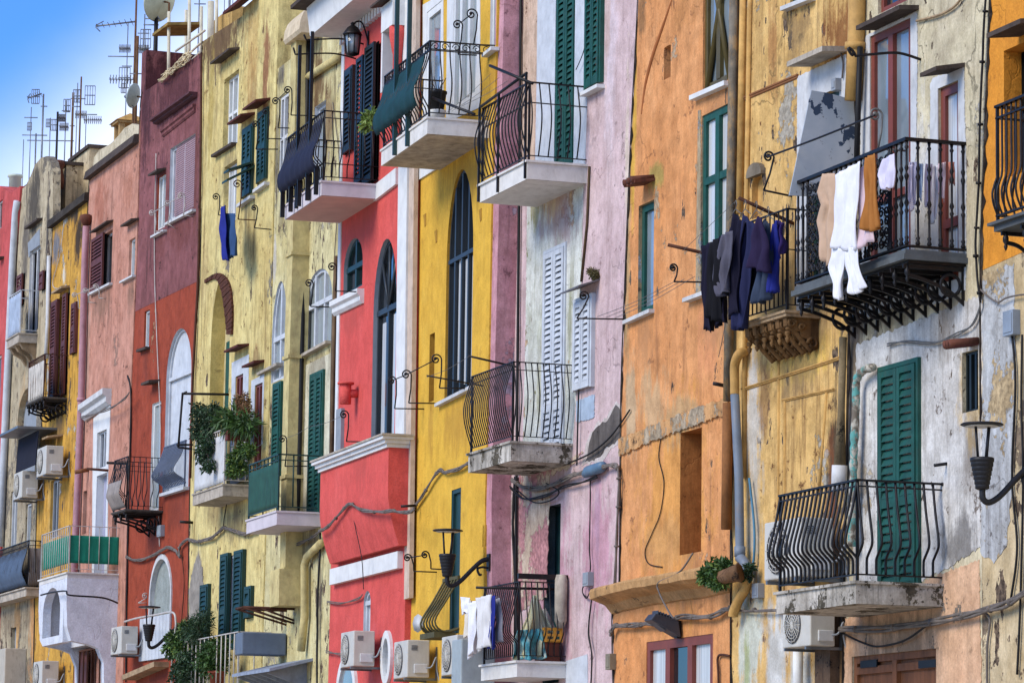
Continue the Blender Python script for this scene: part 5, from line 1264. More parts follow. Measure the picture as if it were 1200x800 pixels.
for px in (465, 480):
    xx = F7.solve_x(d, z, px); mb.box(xx - .03, xx + .03, -d - .06, -d, z - .25, z + 3.0)
mb.build('awning_post', B7['slab'])

# 6: black balcony
B6 = H6.balcony((444, 216), 377, 334, th=.24, mat=M['lilac_slab'], under=M['pink_under'], h=1.14, style='lowbelly', pitch=.13, r=.0105, top=.018, lip=.02, mid=(.9, .25), label='lilac-white slab of the black balcony with navy screen')
screen(B6, NAV, .16, .9, 'F', 'navy_screen', BEL)
u0, u1, d, z = B6['u0'], B6['u1'], B6['d'], B6['z']; mb = MB().mat(M['iron'])
for px, yt in ((348, 58), (362.5, 42)):
    xx = F6.solve_x(d + .02, z, px); zt = F6.P(px, yt, d)[1]; mb.box(xx - .025, xx + .025, -d - .05, -d, z - .2, zt)
for i in range(5):
    xx = u0 + .1 + (u1 - u0 - .2) * i / 4; mb.box(xx - .02, xx + .02, -d - .10, -d - .03, z - .22, z + .25)
mb.build('awning_post', B6['slab'])

# 5b: green balcony
B5b = H5b.balcony((377, 600), 324.5, 289, th=.24, mat=M['lilac_slab'], h=.95, style='straight', pitch=.26, r=.014, rmat=M['green2'], top=.022, lip=.02, mid=(.9,), label='slab of the dark green balcony')
screen(B5b, plain('dark_green_panel', (34, 82, 64), .7, 0, .25, .3, .1), .08, .86, 'F', 'green_panel', wav=.003)
x0, z0 = F5b.P(362, 768); 
AW = plain('bluish_canopy_sheet', (150, 160, 176), .6, 0, .15, .3, .3)
a0, za = F5b.P(288, 792, .5); a1, zb = F5b.P(360, 776, .1)
b = MB().mat(AW).hexa([(a0, -.75, za - .02), (a1, -.75, za - .02), (a1, .02, za + .18), (a0, .02, za + .18)], [(a0, -.75, za + .03), (a1, -.75, za + .03), (a1, .02, za + .23), (a0, .02, za + .23)])
for i in range(5):
    x = a0 + (a1 - a0) * (i + .2) / 5; b.prismx([(-.7, za - .03), (.0, za + .17), (.0, za - .30), (-.2, za - .2)], x, x + .04)
b.build('door_canopy', H5b.root)
a0, za = F5b.P(283, 762, .6)
# 5: balcony with window boxes
B5 = H5.balcony((296, 568), 261.5, 226, th=.22, mat=M['concrete'], h=1.0, style='straight', pitch=.14, r=.011, rmat=M['white_iron'], top=.02, lip=.02, label='slab of the planted balcony')
screen(B5, M['offwhite'], .03, .9, 'F', 'white_panel', wav=.002)
F = F5; u1, z = F.P(338, 812, 0); u0 = F.P(190, 812)[0]
z = F5.P(284, 740, .5)[1] - 1.0
x1 = F5.P(284, 790, .5)[0]; x0 = F5.P(205, 790, .5)[0]
slab = MB().mat(M['concrete']).box(x0, x1, -.6, .02, z - .2, z).build('balcony', H5.root)
B5l = dict(u0=x0, u1=x1, d=.6, z=z, h=1.0, slab=slab, F=F5)
railing(B5l, 'straight', .3, M['white_iron'], .012, 'FR')
# 4: rust house balconies
B4 = H4.balcony((191, 598), 147, 131, th=.05, mat=M['dark_stone'], h=1.04, style='lowbelly', pitch=.12, r=.010, top=.013, lip=.02, mid=(.82,), label='thin dark slab of the black bellied balcony')
for i in range(3):
    x = B4['u0'] + .1 + (B4['u1'] - B4['u0'] - .2) * i / 2; iron_bracket(x, B4['d'], B4['z'] - .05, .4).build('bracket', B4['slab'])
screen(B4, plain('grey_reed_screen', (150, 140, 132), .8, 0, .3), .03, .55, 'F', 'reed_screen', [(0, 0), (.1, .05), (.3, .16), (.6, .1), (1, 0)])
F = F4; u0, z = F.P(195, 578); u1, _ = F.P(221, 565)
slab = MB().mat(M['bluewhite']).box(u0 - .1, u1 + .05, -.12, .02, z - .06, z).build('balcony', H4.root)
Bq = dict(u0=u0, u1=u1, d=.10, z=z, h=.9, slab=slab, F=F4)
railing(Bq, 'lowbelly', .11, plain('blue_grey_railing_paint', (96, 108, 130), .6, 0, .2), .014, 'F', [(0, -.02), (.1, .03), (.22, .20), (.35, .24), (.65, .10), (1, 0)], .02)
# 3: green screened balcony on its white plaster console
B3 = H3.balcony((139, 672), 79, 46, th=.12, mat=M['slab_white'], h=.95, style='straight', pitch=.2, r=.008, rmat=M['white_iron'], top=.014, lip=.03, mid=(), label='slab of the green screened balcony')
screen(B3, plain('emerald_green_fabric', (18, 136, 108), .8, 0, .12, .2), .2, .80, 'FR', 'green_screen', wav=.008, out=-.02)
u0, u1, d, z = B3['u0'], B3['u1'], B3['d'], B3['z'] - .12
WC = stucco('blue_white_console_plaster', (226, 230, 238), (212, 218, 228), (150, 150, 158), streak=.08, crack=.2, mottle=.4, seed=42)
b = MB().mat(WC)
out = [(-d, z), (.02, z), (.02, z - 2.6), (-.22, z - 2.6), (-.26, z - 1.7), (-.38, z - 1.42), (-.6, z - 1.34), (-d + .12, z - 1.28), (-d + .03, z - 1.0), (-d, z - .5)]
out = [(y, zz) for y, zz in out]
b.prismx(out, u1 - .28, u1); b.prismx(out, u0 + .02, u0 + .2)
# front sheet with its arch, sagging lower edge
af = arch_pts(u0 + .45, u1 - .6, z - 1.14, z - .62, z - .12)
b.prism([(u0 + .2, z - .001), (u0 + .2, z - 1.15), (u0 + .5, z - 1.3), (u1 - .281, z - 1.3), (u1 - .281, z - .001)], -d + .005, -d + .18, [af]); b.box(u0 + .21, u1 - .29, -.4, .02, z - 1.3, z - .002)
b.build('plaster_console', B3['slab'])
mb = MB().mat(M['maroon']); xc, zc = F3.P(95, 762); zq = F3.P(96, 762, .3)[1]
mb.box(F3.P(92, 780, .15)[0], F3.P(104, 780, .15)[0], -.2, -.16, 2.5, zq); mb.build('maroon_door_curtain', H3.root)
mb = MB().mat(M['rust']); xa = F3.P(98, 770, .2)[0]; xb_ = F3.P(122, 770, .2)[0]
for i in range(6): mb.box(xa + (xb_ - xa) * i / 5 - .015, xa + (xb_ - xa) * i / 5 + .015, -.3, -.27, 2.5, zq)
mb.box(xa, xb_, -.31, -.26, zq - .02, zq + .02); mb.build('window_bars', H3.root)
# 2: small bracketed balcony
B2 = H2.balcony((79, 466), 50, 31, th=.05, mat=M['dark_stone'], h=.95, style='straight', pitch=.13, r=.011, rmat=M['rust'], top=.016, lip=.02, mid=(), label='thin slab of the rusty balcony')
screen(B2, plain('worn_white_sheet', (206, 198, 184), .8, 0, .2, .2, .5), .02, .86, 'F', 'white_screen', wav=.02)
for i in range(5):
    x = B2['u0'] + .06 + (B2['u1'] - B2['u0'] - .12) * i / 4; iron_bracket(x, B2['d'], B2['z'] - .05, .3).build('bracket', B2['slab'])
# 1: two balconies
B1 = H1.balcony((44, 391), 22, 8, th=.22, mat=M['concrete'], h=1.0, style='straight', pitch=.2, r=.013, rmat=M['bluewhite'], top=.016, lip=.03, mid=(), label='slab of the upper pale blue balcony')
screen(B1, plain('pale_blue_metal_panel', (176, 190, 208), .7, 0, .2, .3, .3), .02, .95, 'F', 'pale_panel', wav=.002)
cb = MB().mat(M['stone'])
for i in range(3):
    x = B1['u0'] + .15 + (B1['u1'] - B1['u0'] - .3) * i / 2; cb.prismx([(-B1['d'] + .05, B1['z'] - .22), (0, B1['z'] - .22), (0, B1['z'] - .62), (-.12, B1['z'] - .45), (-B1['d'] * .7, B1['z'] - .35)], x - .08, x + .08)
cb.build('stone_corbel', B1['slab'])
B1l = H1.balcony((47, 688), 31, -22, th=.2, mat=M['concrete'], h=1.05, style='lowbelly', pitch=.14, r=.011, top=.02, lip=.04, mid=(.9,), label='slab of the large slate-blue screened balcony')
screen(B1l, plain('slate_blue_fabric', (84, 102, 124), .8, 0, .2, .2, .2), .04, .84, 'F', 'slate_screen', [(0, 0), (.1, .04), (.3, .15), (.5, .12), (.8, .02), (1, 0)])
screen(B1l, plain('grey_mesh_fabric', (120, 116, 116), .8, 0, .25, .2, .3), .04, .84, 'R', 'grey_screen', [(0, 0), (.1, .04), (.3, .1), (.5, .06), (.8, .02), (1, 0)])
# ------------------------------------------------------------ street lamps (one built, copied)
def make_lamp(F, org, label):
    """origin where the arm meets the wall; lamp stands .9 m out"""
    o = Vector(org); rt = root(F, o, 'street_lamp', label, 'street lamp', 'black wall lamps with flat disc tops')
    BK = plain('black_powder_coated_steel', (32, 32, 36), .5, .2, .15, .4)
    P_ = lambda y, z: o + Vector((0, y, z))
    q = smooth([P_(.02, .03), P_(-.10, .0), P_(-.24, -.12), P_(-.42, -.30), P_(-.54, -.37), P_(-.61, -.34), P_(-.62, -.24)], 7)
    MB().mat(BK).tube(q, [.036 - .004 * min(1, i / 14) for i in range(len(q))], 9).tube(smooth([P_(-.02, -.10), P_(-.10, -.09), P_(-.17, -.12), P_(-.14, -.20), P_(-.11, -.19)], 4), .018, 6).box(o.x - .05, o.x + .05, o.y - .02, o.y + .01, o.z - .14, o.z + .1).build('arm', rt)
    pr = [(.07, 0)]
    for i in range(7): r = .062 + .0085 * i; pr += [(r, .008 + i * .045), (r + .009, .014 + i * .045), (r + .009, .046 + i * .045)]
    pr += [(.11, .325)]
    MB().mat(BK).lathe(P_(-.62, -.25), [(.045, 0)] + pr[1:], 20).build('ribbed_body', rt)
    MB().mat(BK).tube([P_(-.665, .06), P_(-.69, .40)], .014, 7).tube([P_(-.575, .06), P_(-.54, .40)], .018, 7).build('stem', rt)
    MB().mat(BK).lathe(P_(-.62, .39), [(.10, 0), (.205, .005), (.22, .015), (.2, .028), (.1, .04)], 28).mat(M['ac']).lathe(P_(-.62, .383), [(.16, 0), (.17, .006)], 24).build('disc_top', rt)
    return rt
def wall_pt(F, px, py, d=0.0):
    x, z = F.P(px, py, d); return (x, -d, z)
lamp = make_lamp(F12, wall_pt(F12, 1216, 548), 'black street lamp with disc top beside the small boarded window at right')
copy_thing(lamp, F8, wall_pt(F8, 573, 657, .30), 'black street lamp with disc top in front of the golden yellow house')
copy_thing(lamp, F4, wall_pt(F4, 211, 737), 'black street lamp with disc top before the stone-filled arch of the rust house')

# lantern on the red house
lx, lz = F6.P(432, 51); o = Vector((lx, 0, lz)); rt = root(F6, o, 'wall_lantern', 'small black caged lantern under the white cornice of the red house', 'lantern')
hd = F6.Q(lx, 413, 52); c = Vector((lx, hd.y, lz))
MB().mat(M['iron']).box(lx - .03, lx + .03, -.02, .01, lz - .25, lz + .2).tube(smooth([Vector((lx, 0, lz)), Vector((lx, c.y * .4, lz + .32)), Vector((lx, c.y * .8, lz + .34)), c + Vector((0, 0, .26))], 6), .014, 6).build('arm', rt)
b = MB().mat(M['iron']).lathe(c + Vector((0, 0, .12)), [(.17, 0), (.15, .03), (.09, .12), (.03, .16), (.04, .19), (.0, .22)], 8).lathe(c + Vector((0, 0, -.24)), [(.03, 0), (.11, .03), (.11, .05)], 8)
for i in range(8): g = 2 * pi * i / 8; b.tube([c + Vector((.11 * cos(g), .11 * sin(g), -.2)), c + Vector((.14 * cos(g), .14 * sin(g), .12))], .009, 4)
b.build('cage', rt); MB().mat(M['glass_l']).lathe(c + Vector((0, 0, -.18)), [(.09, 0), (.12, .29)], 8).build('glass', rt)

# flood light head on the orange house
x0, z0 = F9.P(797, 738); o = Vector((x0, 0, z0)); rt = root(F9, o, 'flood_light', 'grey street flood light above the brown window of the orange house', 'flood light')
tip = F9.Q(x0, 757, 730)
b = MB().mat(plain('dark_grey_cast_metal', (74, 76, 84), .5, .3, .2, .4, .2)); a = Vector((x0, tip.y, z0 + .13)); e = Vector((x0, -.04, z0)); w_ = .13
b.hexa([a + Vector((-w_, .02, -.02)), a + Vector((w_, .02, -.02)), e + Vector((w_, 0, -.09)), e + Vector((-w_, 0, -.09))], [a + Vector((-w_, .08, .06)), a + Vector((w_, .08, .06)), e + Vector((w_ * .8, -.02, .11)), e + Vector((-w_ * .8, -.02, .11))])
for i in range(7):
    p = a.lerp(e, .3 + i * .09); b.box(p.x - .1, p.x + .1, p.y - .008, p.y + .008, p.z + .02, p.z + .14)
b.build('housing', rt, bevel=.012); MB().mat(M['ac_dark']).hexa([a + Vector((-.09, .06, -.035)), a + Vector((.09, .06, -.035)), a.lerp(e, .55) + Vector((.09, 0, -.08)), a.lerp(e, .55) + Vector((-.09, 0, -.08))], [a + Vector((-.09, .06, -.02)), a + Vector((.09, .06, -.02)), a.lerp(e, .55) + Vector((.09, 0, -.06)), a.lerp(e, .55) + Vector((-.09, 0, -.06))]).build('lens', rt)
MB().mat(M['iron']).box(x0 - .05, x0 + .05, -.06, .01, z0 - .1, z0 + .12).build('mount', rt)

# ------------------------------------------------------------ air conditioners
def make_ac(F, org, label, w=.8, d=.34, h=.55, gap=.14):
    """origin: wall point at the bottom middle; front faces away from the wall"""
    o = Vector(org); rt = root(F, o, 'air_conditioner', label, 'air conditioner', 'air conditioner units fixed to the house fronts')
    x0, x1, y0, y1, z0, z1 = o.x - w / 2, o.x + w / 2, o.y - gap - d, o.y - gap, o.z + .04, o.z + .04 + h
    c = MB().mat(M['ac']).box(x0, x1, y0, y1, z0, z1).build('casing', rt, bevel=.015)
    cx, cz, R = o.x - w * .12, (z0 + z1) / 2, h * .42; b = MB().mat(M['ac_dark']).lathe((cx, y0 - .012, cz), [(R, 0), (R, .008)], 26, (0, 1, 0)).mat(M['ac'])
    for k in range(1, 6): rr = R * k / 5.5; b.tube([Vector((cx + rr * cos(2 * pi * i / 22), y0 - .018, cz + rr * sin(2 * pi * i / 22))) for i in range(23)], .006, 4)
    for k in range(8): g = pi * k / 8; b.tube([Vector((cx + R * cos(g), y0 - .02, cz + R * sin(g))), Vector((cx - R * cos(g), y0 - .02, cz - R * sin(g)))], .005, 4)
    b.build('fan_grille', c)
    b = MB().mat(M['ac_dark'])
    for k in range(4): b.box(x1 + .0, x1 + .006, y0 + .06, y0 + .15, z1 - .09 - k * .02, z1 - .08 - k * .02)
    b.build('handle', c); MB().mat(M['offwhite']).box(x1, x1 + .03, y0 + .10, y1 - .03, z0 + .06, z0 + h * .36).build('valve_cover', c, bevel=.01)
    for x in (x0 + .1, x1 - .1): MB().mat(M['alu']).box(x - .02, x + .02, y0 - .02, o.y + .01, o.z, o.z + .035).box(x - .018, x + .018, o.y - .02, o.y + .008, o.z - .003, o.z + .5).build('wall_bracket', rt)
    MB().mat(M['plastic']).tube(smooth([Vector((x1 + .02, y1 - .06, z0 + .14)), Vector((x1 + .05, y1 + .02, z0 + .16)), Vector((x1 + .05, o.y - .05, z0 + .30)), Vector((x1 + .02, o.y - .03, z0 + .12)), Vector((x1 + .03, o.y + .01, z0 - .05))], 6), .013, 7).build('hose', rt)
    return rt
def ac_org(F, px_right, py_bot, d, w=.8, s=1):     # near bottom corner of the casing front -> wall point
    x, z = F.P(px_right, py_bot, d); return (x - w * s / 2, 0, z - .05)
ac = make_ac(F6, ac_org(F6, 414, 779, .48), 'beige air conditioner beside the oval window of the red house')
copy_thing(ac, F7, ac_org(F7, 477, 792, .48), 'air conditioner on the golden yellow wall right of the oval window')
copy_thing(ac, F7, ac_org(F7, 529, 788, .55), 'air conditioner in front of the tall dark green door')
copy_thing(ac, F10, ac_org(F10, 945, 754, .50), 'air conditioner just under the streaked slab of the bellied balcony', scale=.9)
copy_thing(ac, F10, ac_org(F10, 938, 674, .58, .8, 1.2), 'air conditioner behind the near end of the bellied black railing', scale=1.2)
copy_thing(ac, F2, ac_org(F2, 56, 555, .5, .8, 1.15), 'rusty air conditioner on the narrow ochre house', scale=1.15)
copy_thing(ac, F1, ac_org(F1, 24, 582, .55, .8, 1.1), 'air conditioner under the dark awning at far left', scale=1.1)
copy_thing(ac, F4, ac_org(F4, 152, 765, .3), 'air conditioner on the rust wall left of the stone-filled arch')
copy_thing(ac, F2, ac_org(F2, 50, 806, .5, .8, 1.1), 'air conditioner at the bottom edge under the white plaster console', scale=1.1)
# tall grey meter cabinet
x, z = F7.P(556, 800, .3); b = MB().mat(plain('grey_green_cabinet', (166, 176, 176), .5, 0, .1, .4, .2)).box(x - .5, x, -.5, 0, z - .6, F7.P(556, 745, .5)[1])
b.thing(F7, (x - .25, 0, z - .6), 'equipment_cabinet', 'tall grey cabinet against the golden yellow wall beside the lowest balcony', 'cabinet', bevel=.02)
x, z = F1.P(14, 830, .3); MB().mat(plain('beige_cabinet', (196, 186, 166), .6, 0, .1, .4, .3)).box(x - 1.2, x, -.5, 0, z, F1.P(14, 757, .5)[1]).thing(F1, (x - .5, 0, z), 'equipment_cabinet', 'beige cabinet at the bottom left corner', 'cabinet', bevel=.02)

# small junction boxes
def jbox(F, a, c, label, mat=None, d=.09):
    (x0, z1), (x1, z0) = F.P(*a), F.P(*c); return MB().mat(mat or M['plastic']).box(x0, x1, -d, .0, z0, z1).box(x0 + .02, x1 - .02, -d - .008, -d, z0 + .03, z1 - .03).thing(F, (x0, 0, z0), 'junction_box', label, 'junction box', group='cable junction boxes on the walls', bevel=.008)
jbox(F12, (1184, 366), (1196, 392), 'grey junction box on the white wall below the cut-off iron balcony', plain('blue_grey_box', (140, 152, 166), .5))
jbox(F11, (983, 92), (990, 108), 'small grey box beside the slab hood of the ochre house') if False else jbox(F10, (982, 94), (987, 106), 'small grey box under the slab hood of the ochre house')
jbox(F10, (889, 684), (896, 700), 'pale junction box beside the bent drain pipe')
jbox(F8, (690, 671), (696, 686), 'small pale box half way down the lilac wall cable')
jbox(F9, (717, 766), (722, 784), 'small brown-grey box at the lower left edge of the orange house', plain('olive_grey_box', (138, 128, 106), .6))
jbox(F4, (189, 616), (193, 628), 'tiny grey box on the rust wall below the black balcony')
(x0, z0) = F8.P(692, 556); (x1, z1) = F8.P(714, 545); 
MB().mat(plain('blue_cable_joint', (92, 124, 150), .5)).tube([Vector((x0, -.08, z0)), Vector((x0 + .12, -.08, z0 + .03)), Vector((x1 - .1, -.08, z1 - .02)), Vector((x1, -.08, z1))], [.05, .075, .075, .05], 10).thing(F8, (x0, -.08, z0), 'cable_joint', 'blue cable joint at the bend of the cable bundle on the lilac wall', 'cable joint')

# ------------------------------------------------------------ clothesline brackets
rack(F7, [((559, 65), (537, 64), (536, 29.5), 6), ((580, 53.5), (555, 52.5), (552.5, 17), 7)], 'pair of scrolled iron brackets above the scrolled balcony of the yellow house', d0=.0)
rack(F7, [((497, 479), (462.5, 478.5), (459, 446), 5.5), ((513, 472.5), (479, 472), (476, 439), 6), ((551, 455), (515, 454.5), (511, 421), 6.5)], 'three scrolled iron brackets left of the tall arched yellow window')
rack(F6, [((447, 518), (406, 517), (403, 486), 5.5)], 'single scrolled iron bracket over the cornice of the red bay')
rack(F5b, [((366, 546), (334, 546), (331, 514.5), 5)], 'single scrolled iron bracket above the dark green balcony')
rack(F5b, [((394, 360), (364, 359), (362, 332), 5)], 'scrolled iron bracket beside the draped arched window') 
rack(F6, [((426, 342), (393, 341), (389, 313), 5.5)], 'scrolled iron bracket at the small arched window of the red house')
rack(F5b, [((350, 150.5), (326, 150), (323, 119), 5), ((373, 136), (341, 135), (337, 106), 5)], 'pair of scrolled iron brackets crossing the cream box flue')
rack(F5, [((326, 175), (300, 175), (299, 146), 4.5), ((330, 163), (313, 162.5), (311, 131), 4.5)], 'pair of scrolled iron brackets in front of the upper green shutters')
rack(F5, [((276, 253), (256, 252), (253, 231), 4.5)], 'iron bracket under the white windows with clothes hanging below')
rack(F5, [((296, 270), (297 - 1, 269), (298, 244), 4.5)], 'thin curled iron bracket on the butter yellow wall') if False else rack(F5, [((318, 269), (298, 267), (298, 244), 4)], 'thin curled iron bracket low on the butter yellow wall')
rack(F5, [((300, 258), (279, 257), (278, 216), 5.5)], 'tall curled iron bracket above the hanging blue clothes', mat=M['rust'])
rack(F4, [((196, 272), (182, 271), (178, 250), 4), ((206, 268), (196.5, 262), (196, 239), 4), ((227, 254), (215, 252), (212, 230), 4.5)], 'white painted clothesline bracket with three curls on the purple wall', M['white_iron'])
rack(F7, [((512, 670), (485, 669), (477.5, 653.5), 5), ((522, 667), (505, 666), (498, 650), 5)], 'pair of tightly curled iron brackets beside the ribbed street lamp')
rack(F3, [((101, 362), (92, 361), (87, 346), 3.5), ((113, 355), (104, 354), (100, 341), 3.5), ((124, 350), (116, 349), (112, 336), 3.5)], 'white painted clothesline bracket across the mauve drainpipe', M['white_iron'])
rack(F4, [((172, 706), (162, 706), (170, 698), 4)], 'white curled bracket on the rust wall beside the white plaster console', M['white_iron'])
rack(F10, [((928, 230), (895, 223), (900.5, 184), 6.5), ((990, 208), (958, 203), (956.5, 163), 7.5), ], 'pair of large curled iron brackets in front of the grey metal sheet', r=.013)
rack(F11, [((1063, 177), (1029, 174), (1026, 135), 8)], 'large curled iron bracket in front of the tall red-brown door', M['wire'], r=.013)
cable(F10, [(900, 184, .8), (956, 163, .8), (1025, 135, .8)], .012, .8, 'straight iron rod joining the curled brackets before the grey sheet', M['iron'], name='rod', cat='rod')
rack(F8, [((735, 374), (676, 373), (684, 347), 6)], 'scrolled iron bracket beside the small white louvred window')
rack(F9, [((856, 331), (790, 330), (789, 314), 5)], 'scrolled iron bracket between the small and large green casements')
def arm(F, wpx, opx, label, r=.02, mat=None, name='iron_bar', curl=None):
    xx, zz = F.P(*wpx); A = F.Q(xx, *wpx); B_ = F.Q(xx, *opx); mb = MB().mat(mat or M['iron'])
    pts = [A, B_]
    if curl:
        Cc = F.Q(xx, *curl); R = (Cc - B_).length; pts = smooth([A, A.lerp(B_, .35) + Vector((0, 0, .06)), A.lerp(B_, .75) + Vector((0, 0, .03)), B_], 5) + spiral(Cc, (B_ - Cc).normalized(), Vector((0, -.35, .94)) if B_.z < Cc.z else Vector((0, -.4, -.9)), R, 1.1, 14)[1:]
    return mb.tube(pts, r, 6).thing(F, A, name, label, 'iron arm', group='iron clothesline arms set square to the walls')
arm(F6, (417, 69), (346, 64), 'curled iron arm tying the left tall post to the red house', .014, curl=(345, 60))
arm(F6, (426, 52), (359, 47), 'curled iron arm tying the right tall post to the red house', .014, curl=(357.5, 44))
arm(F11, (1079, 70), (1003, 66), 'long curled iron arm crossing the top of the tall red-brown door', .016, curl=(998, 62))
arm(F9, (862, 305), (783, 287), 'sloping iron arm holding the left end of the dark laundry line', .022, M['rust'])
arm(F10, (930, 262), (866, 232), 'sloping iron arm holding the right end of the dark laundry line', .022, M['rust'])
arm(F8, (625, 107), (574, 77), 'sloping iron bar above the top bellied balcony', .022) if False else None
arm(F8, (606, 430), (549, 417), 'sloping iron bar above the middle balcony of the lilac house', .016)
arm(F7, (566, 452), (500, 440), 'thin iron bar in front of the tall arched yellow window', .012)
arm(F11, (1110, 543), (1095, 545), 'short iron peg right of the green louvred door', .02)
arm(F9, (850, 452), (836, 449), 'short dark peg on the orange wall near the drain pipe', .025)
arm(F3, (148, 543), (125, 542), 'rusty bar above the black bellied balcony', .03, M['iron']); arm(F3, (127, 551), (102, 549), 'second rusty bar left of the black bellied balcony', .03, M['rust'])
arm(F5, (268, 462), (213, 461), 'long iron bar over the planted balcony', .025, M['iron'])
arm(F6, (487, 592), (470, 593), 'short black peg at the seam of the red and yellow houses', .022)
arm(F8, (663, 690), (558, 688), 'long thin bar over the rail of the lowest balcony', .02)
arm(F5, (226, 612), (211, 611), 'short iron peg at the seam of the rust and butter yellow houses', .03)
arm(F2, (104, 550), (88, 553), 'brown wooden bar across the mauve drainpipe', .05, M['wood'])
# sloping bars over top bellied balcony
for i, (a, c, nm) in enumerate((((507, 115), (556, 134), 'sloping black bar between the scrolled and bellied balconies'), ((574, 77), (624, 98), 'sloping black bar over the far end of the bellied balcony'))):
    P0, P1 = F8.V(*a, .9 + .25), F8.V(*c, .9); MB().mat(M['iron']).tube([P0, P1], .022, 6).thing(F8, P1, 'iron_bar', nm, 'iron arm', group='iron clothesline arms set square to the walls')

# ------------------------------------------------------------ cables
cb = 'cables strung along the house fronts'
cable(F12, [(1157, -10), (1152, 60), (1149, 160), (1146, 250), (1144, 300), (1150, 355)], .022, .04, 'cable with clips running down the seam beside the orange wall', M['cable_d'], 2, ties=True, group=cb)
cable(F11, [(1150, 355), (1140, 380), (1120, 392), (1095, 402), (1060, 400), (1040, 404)], .014, .04, 'thin looping cables over the green louvred door', M['wire'], 2, group=cb)
cable(F12, [(1150, 340), (1168, 352), (1180, 350), (1200, 346), (1215, 343)], .016, .05, 'loose cable from the seam towards the right edge', M['cable'], 2, group=cb)
cable(F12, [(1186, 392), (1190, 450), (1186, 560), (1192, 640), (1185, 700)], .014, .03, 'cable dropping from the junction box at right', M['cable_d'], group=cb)
cable(F12, [(1198, 392), (1197, 470), (1199, 560), (1196, 700), (1192, 790)], .014, .03, 'second cable at the right edge behind the street lamp', M['cable_d'], group=cb)
cable(F11, [(985, 737), (1040, 736), (1100, 727), (1150, 716), (1185, 705), (1215, 685)], .030, .08, 'thick grey cable bundle above the wooden door', M['cable'], 3, ties=True, group=cb)
cable(F11, [(985, 740), (1010, 752), (1030, 757), (1060, 750), (1085, 733)], .012, .07, 'slack black cable sagging above the wooden door', M['cable_d'], group=cb)
cable(F11, [(1150, 716), (1160, 725), (1157, 760), (1157, 830)], .014, .03, 'thin cable going down beside the peach wall', M['cable'], group=cb)
cable(F9, [(716, 744), (721, 733), (740, 732), (760, 731), (782, 728), (800, 722), (830, 723), (850, 714), (860, 711)], .026, .07, 'taped cable bundle running behind the flood light', M['cable'], 3, ties=True, group=cb)
cable(F10, [(858, 713), (880, 714), (920, 716), (985, 718)], .022, .06, 'straight grey cable conduit crossing the ochre house', M['cable'], 2, ties=True, group=cb)
cable(F9, [(812, 648), (796, 670), (772, 682), (773, 695), (785, 718), (790, 724)], .012, .34, 'thin wire looped over the plaster ledge', M['cable'], group=cb)
cable(F9, [(776, 506), (772, 535), (778, 565), (774, 600), (764, 625), (756, 645), (760, 660), (776, 664)], .007, .012, 'hair-thin wire wandering down the orange wall', M['cable_d'], group=cb)
cable(F9, [(855, 768), (842, 768), (842, 790), (843, 830)], .016, .03, 'brown conduit bend beside the brown three-light window', M['rust'], group=cb)
cable(F9, [(856, 348), (846, 400), (842, 418)], .005, .3, 'loose thread hanging under the dark laundry', M['cable'], group=cb)
cable(F8, [(600, 562), (620, 572), (645, 570), (668, 558), (690, 551), (714, 546), (724, 547), (726, 565), (724, 620), (721, 685)], .026, .07, 'thick grey cable bundle bending down the right edge of the lilac wall', M['cable'], 3, ties=True, group=cb)
cable(F8, [(598, 570), (615, 585), (640, 580), (660, 570), (682, 566), (700, 558)], .018, .06, 'tangled black cables sagging under the middle balcony', M['cable_d'], 2, group=cb)
cable(F8, [(604, 572), (625, 588), (645, 586), (655, 576), (640, 566)], .010, .07, 'loose loop of black cable under the middle balcony', M['cable_d'], group=cb)
cable(F8, [(660, 545), (690, 532), (712, 515), (726, 498), (738, 480)], .012, .05, 'thin cable crossing the bare mortar patch', M['cable_d'], group=cb)
cable(F8, [(692, 562), (692, 600), (691, 640), (692, 668), (683, 690), (688, 700), (693, 690)], .013, .04, 'cable dropping to the pale box on the lilac wall', M['cable_d'], 2, group=cb)
cable(F8, [(694, 700), (690, 740), (694, 770), (691, 830)], .015, .05, 'twisted pair of cables low on the lilac wall', M['cable_d'], 3, group=cb)
cable(F8, [(604, 560), (602, 620), (605, 690), (608, 780)], .028, .04, 'dark cable bundle in the seam behind the pink pilaster', M['cable_d'], 3, group=cb)
cable(F8, [(681, 372), (679, 430), (677, 500), (676, 545)], .012, .05, 'black cable beside the small white louvred window', M['cable_d'], group=cb)
cable(F8, [(690, -20), (689, 30), (684, 60), (675, 82)], .007, .06, 'thin wire dangling beside the upper green shutters', M['cable_d'], group=cb)
cable(F7, [(483, 598), (497, 578), (514, 552), (522, 553), (538, 549), (552, 541)], .022, .05, 'cable bundle climbing the golden yellow wall', M['cable'], 3, ties=True, group=cb)
cable(F6, [(374, 622), (384, 617), (396, 605), (410, 590), (424, 597), (445, 600), (460, 598), (476, 600), (486, 598)], .022, .38, 'cable bundle draped in a hook over the red bay', M['cable'], 3, ties=True, group=cb)
cable(F6, [(411, 592), (417, 620), (424, 655), (426, 690)], .007, .3, 'thin black wire hanging from the red bay', M['cable_d'], group=cb)
cable(F6, [(384, 705), (400, 706), (420, 701), (425, 697)], .016, .04, 'short cable on the lower red wall', M['cable'], 2, group=cb)
cable(F6, [(382, 763), (392, 765), (404, 767)], .016, .05, 'cable running into the beige air conditioner', M['cable'], 2, group=cb)
cable(F5, [(222, 632), (232, 634), (248, 630), (258, 622), (264, 618), (285, 625), (300, 622)], .026, .06, 'wavy cable bundle across the butter yellow wall', M['cable'], 3, ties=True, group=cb)
cable(F5, [(262, 618), (264, 600), (266, 590)], .014, .06, 'short cable rising under the planted balcony', M['cable_d'], 2, group=cb)
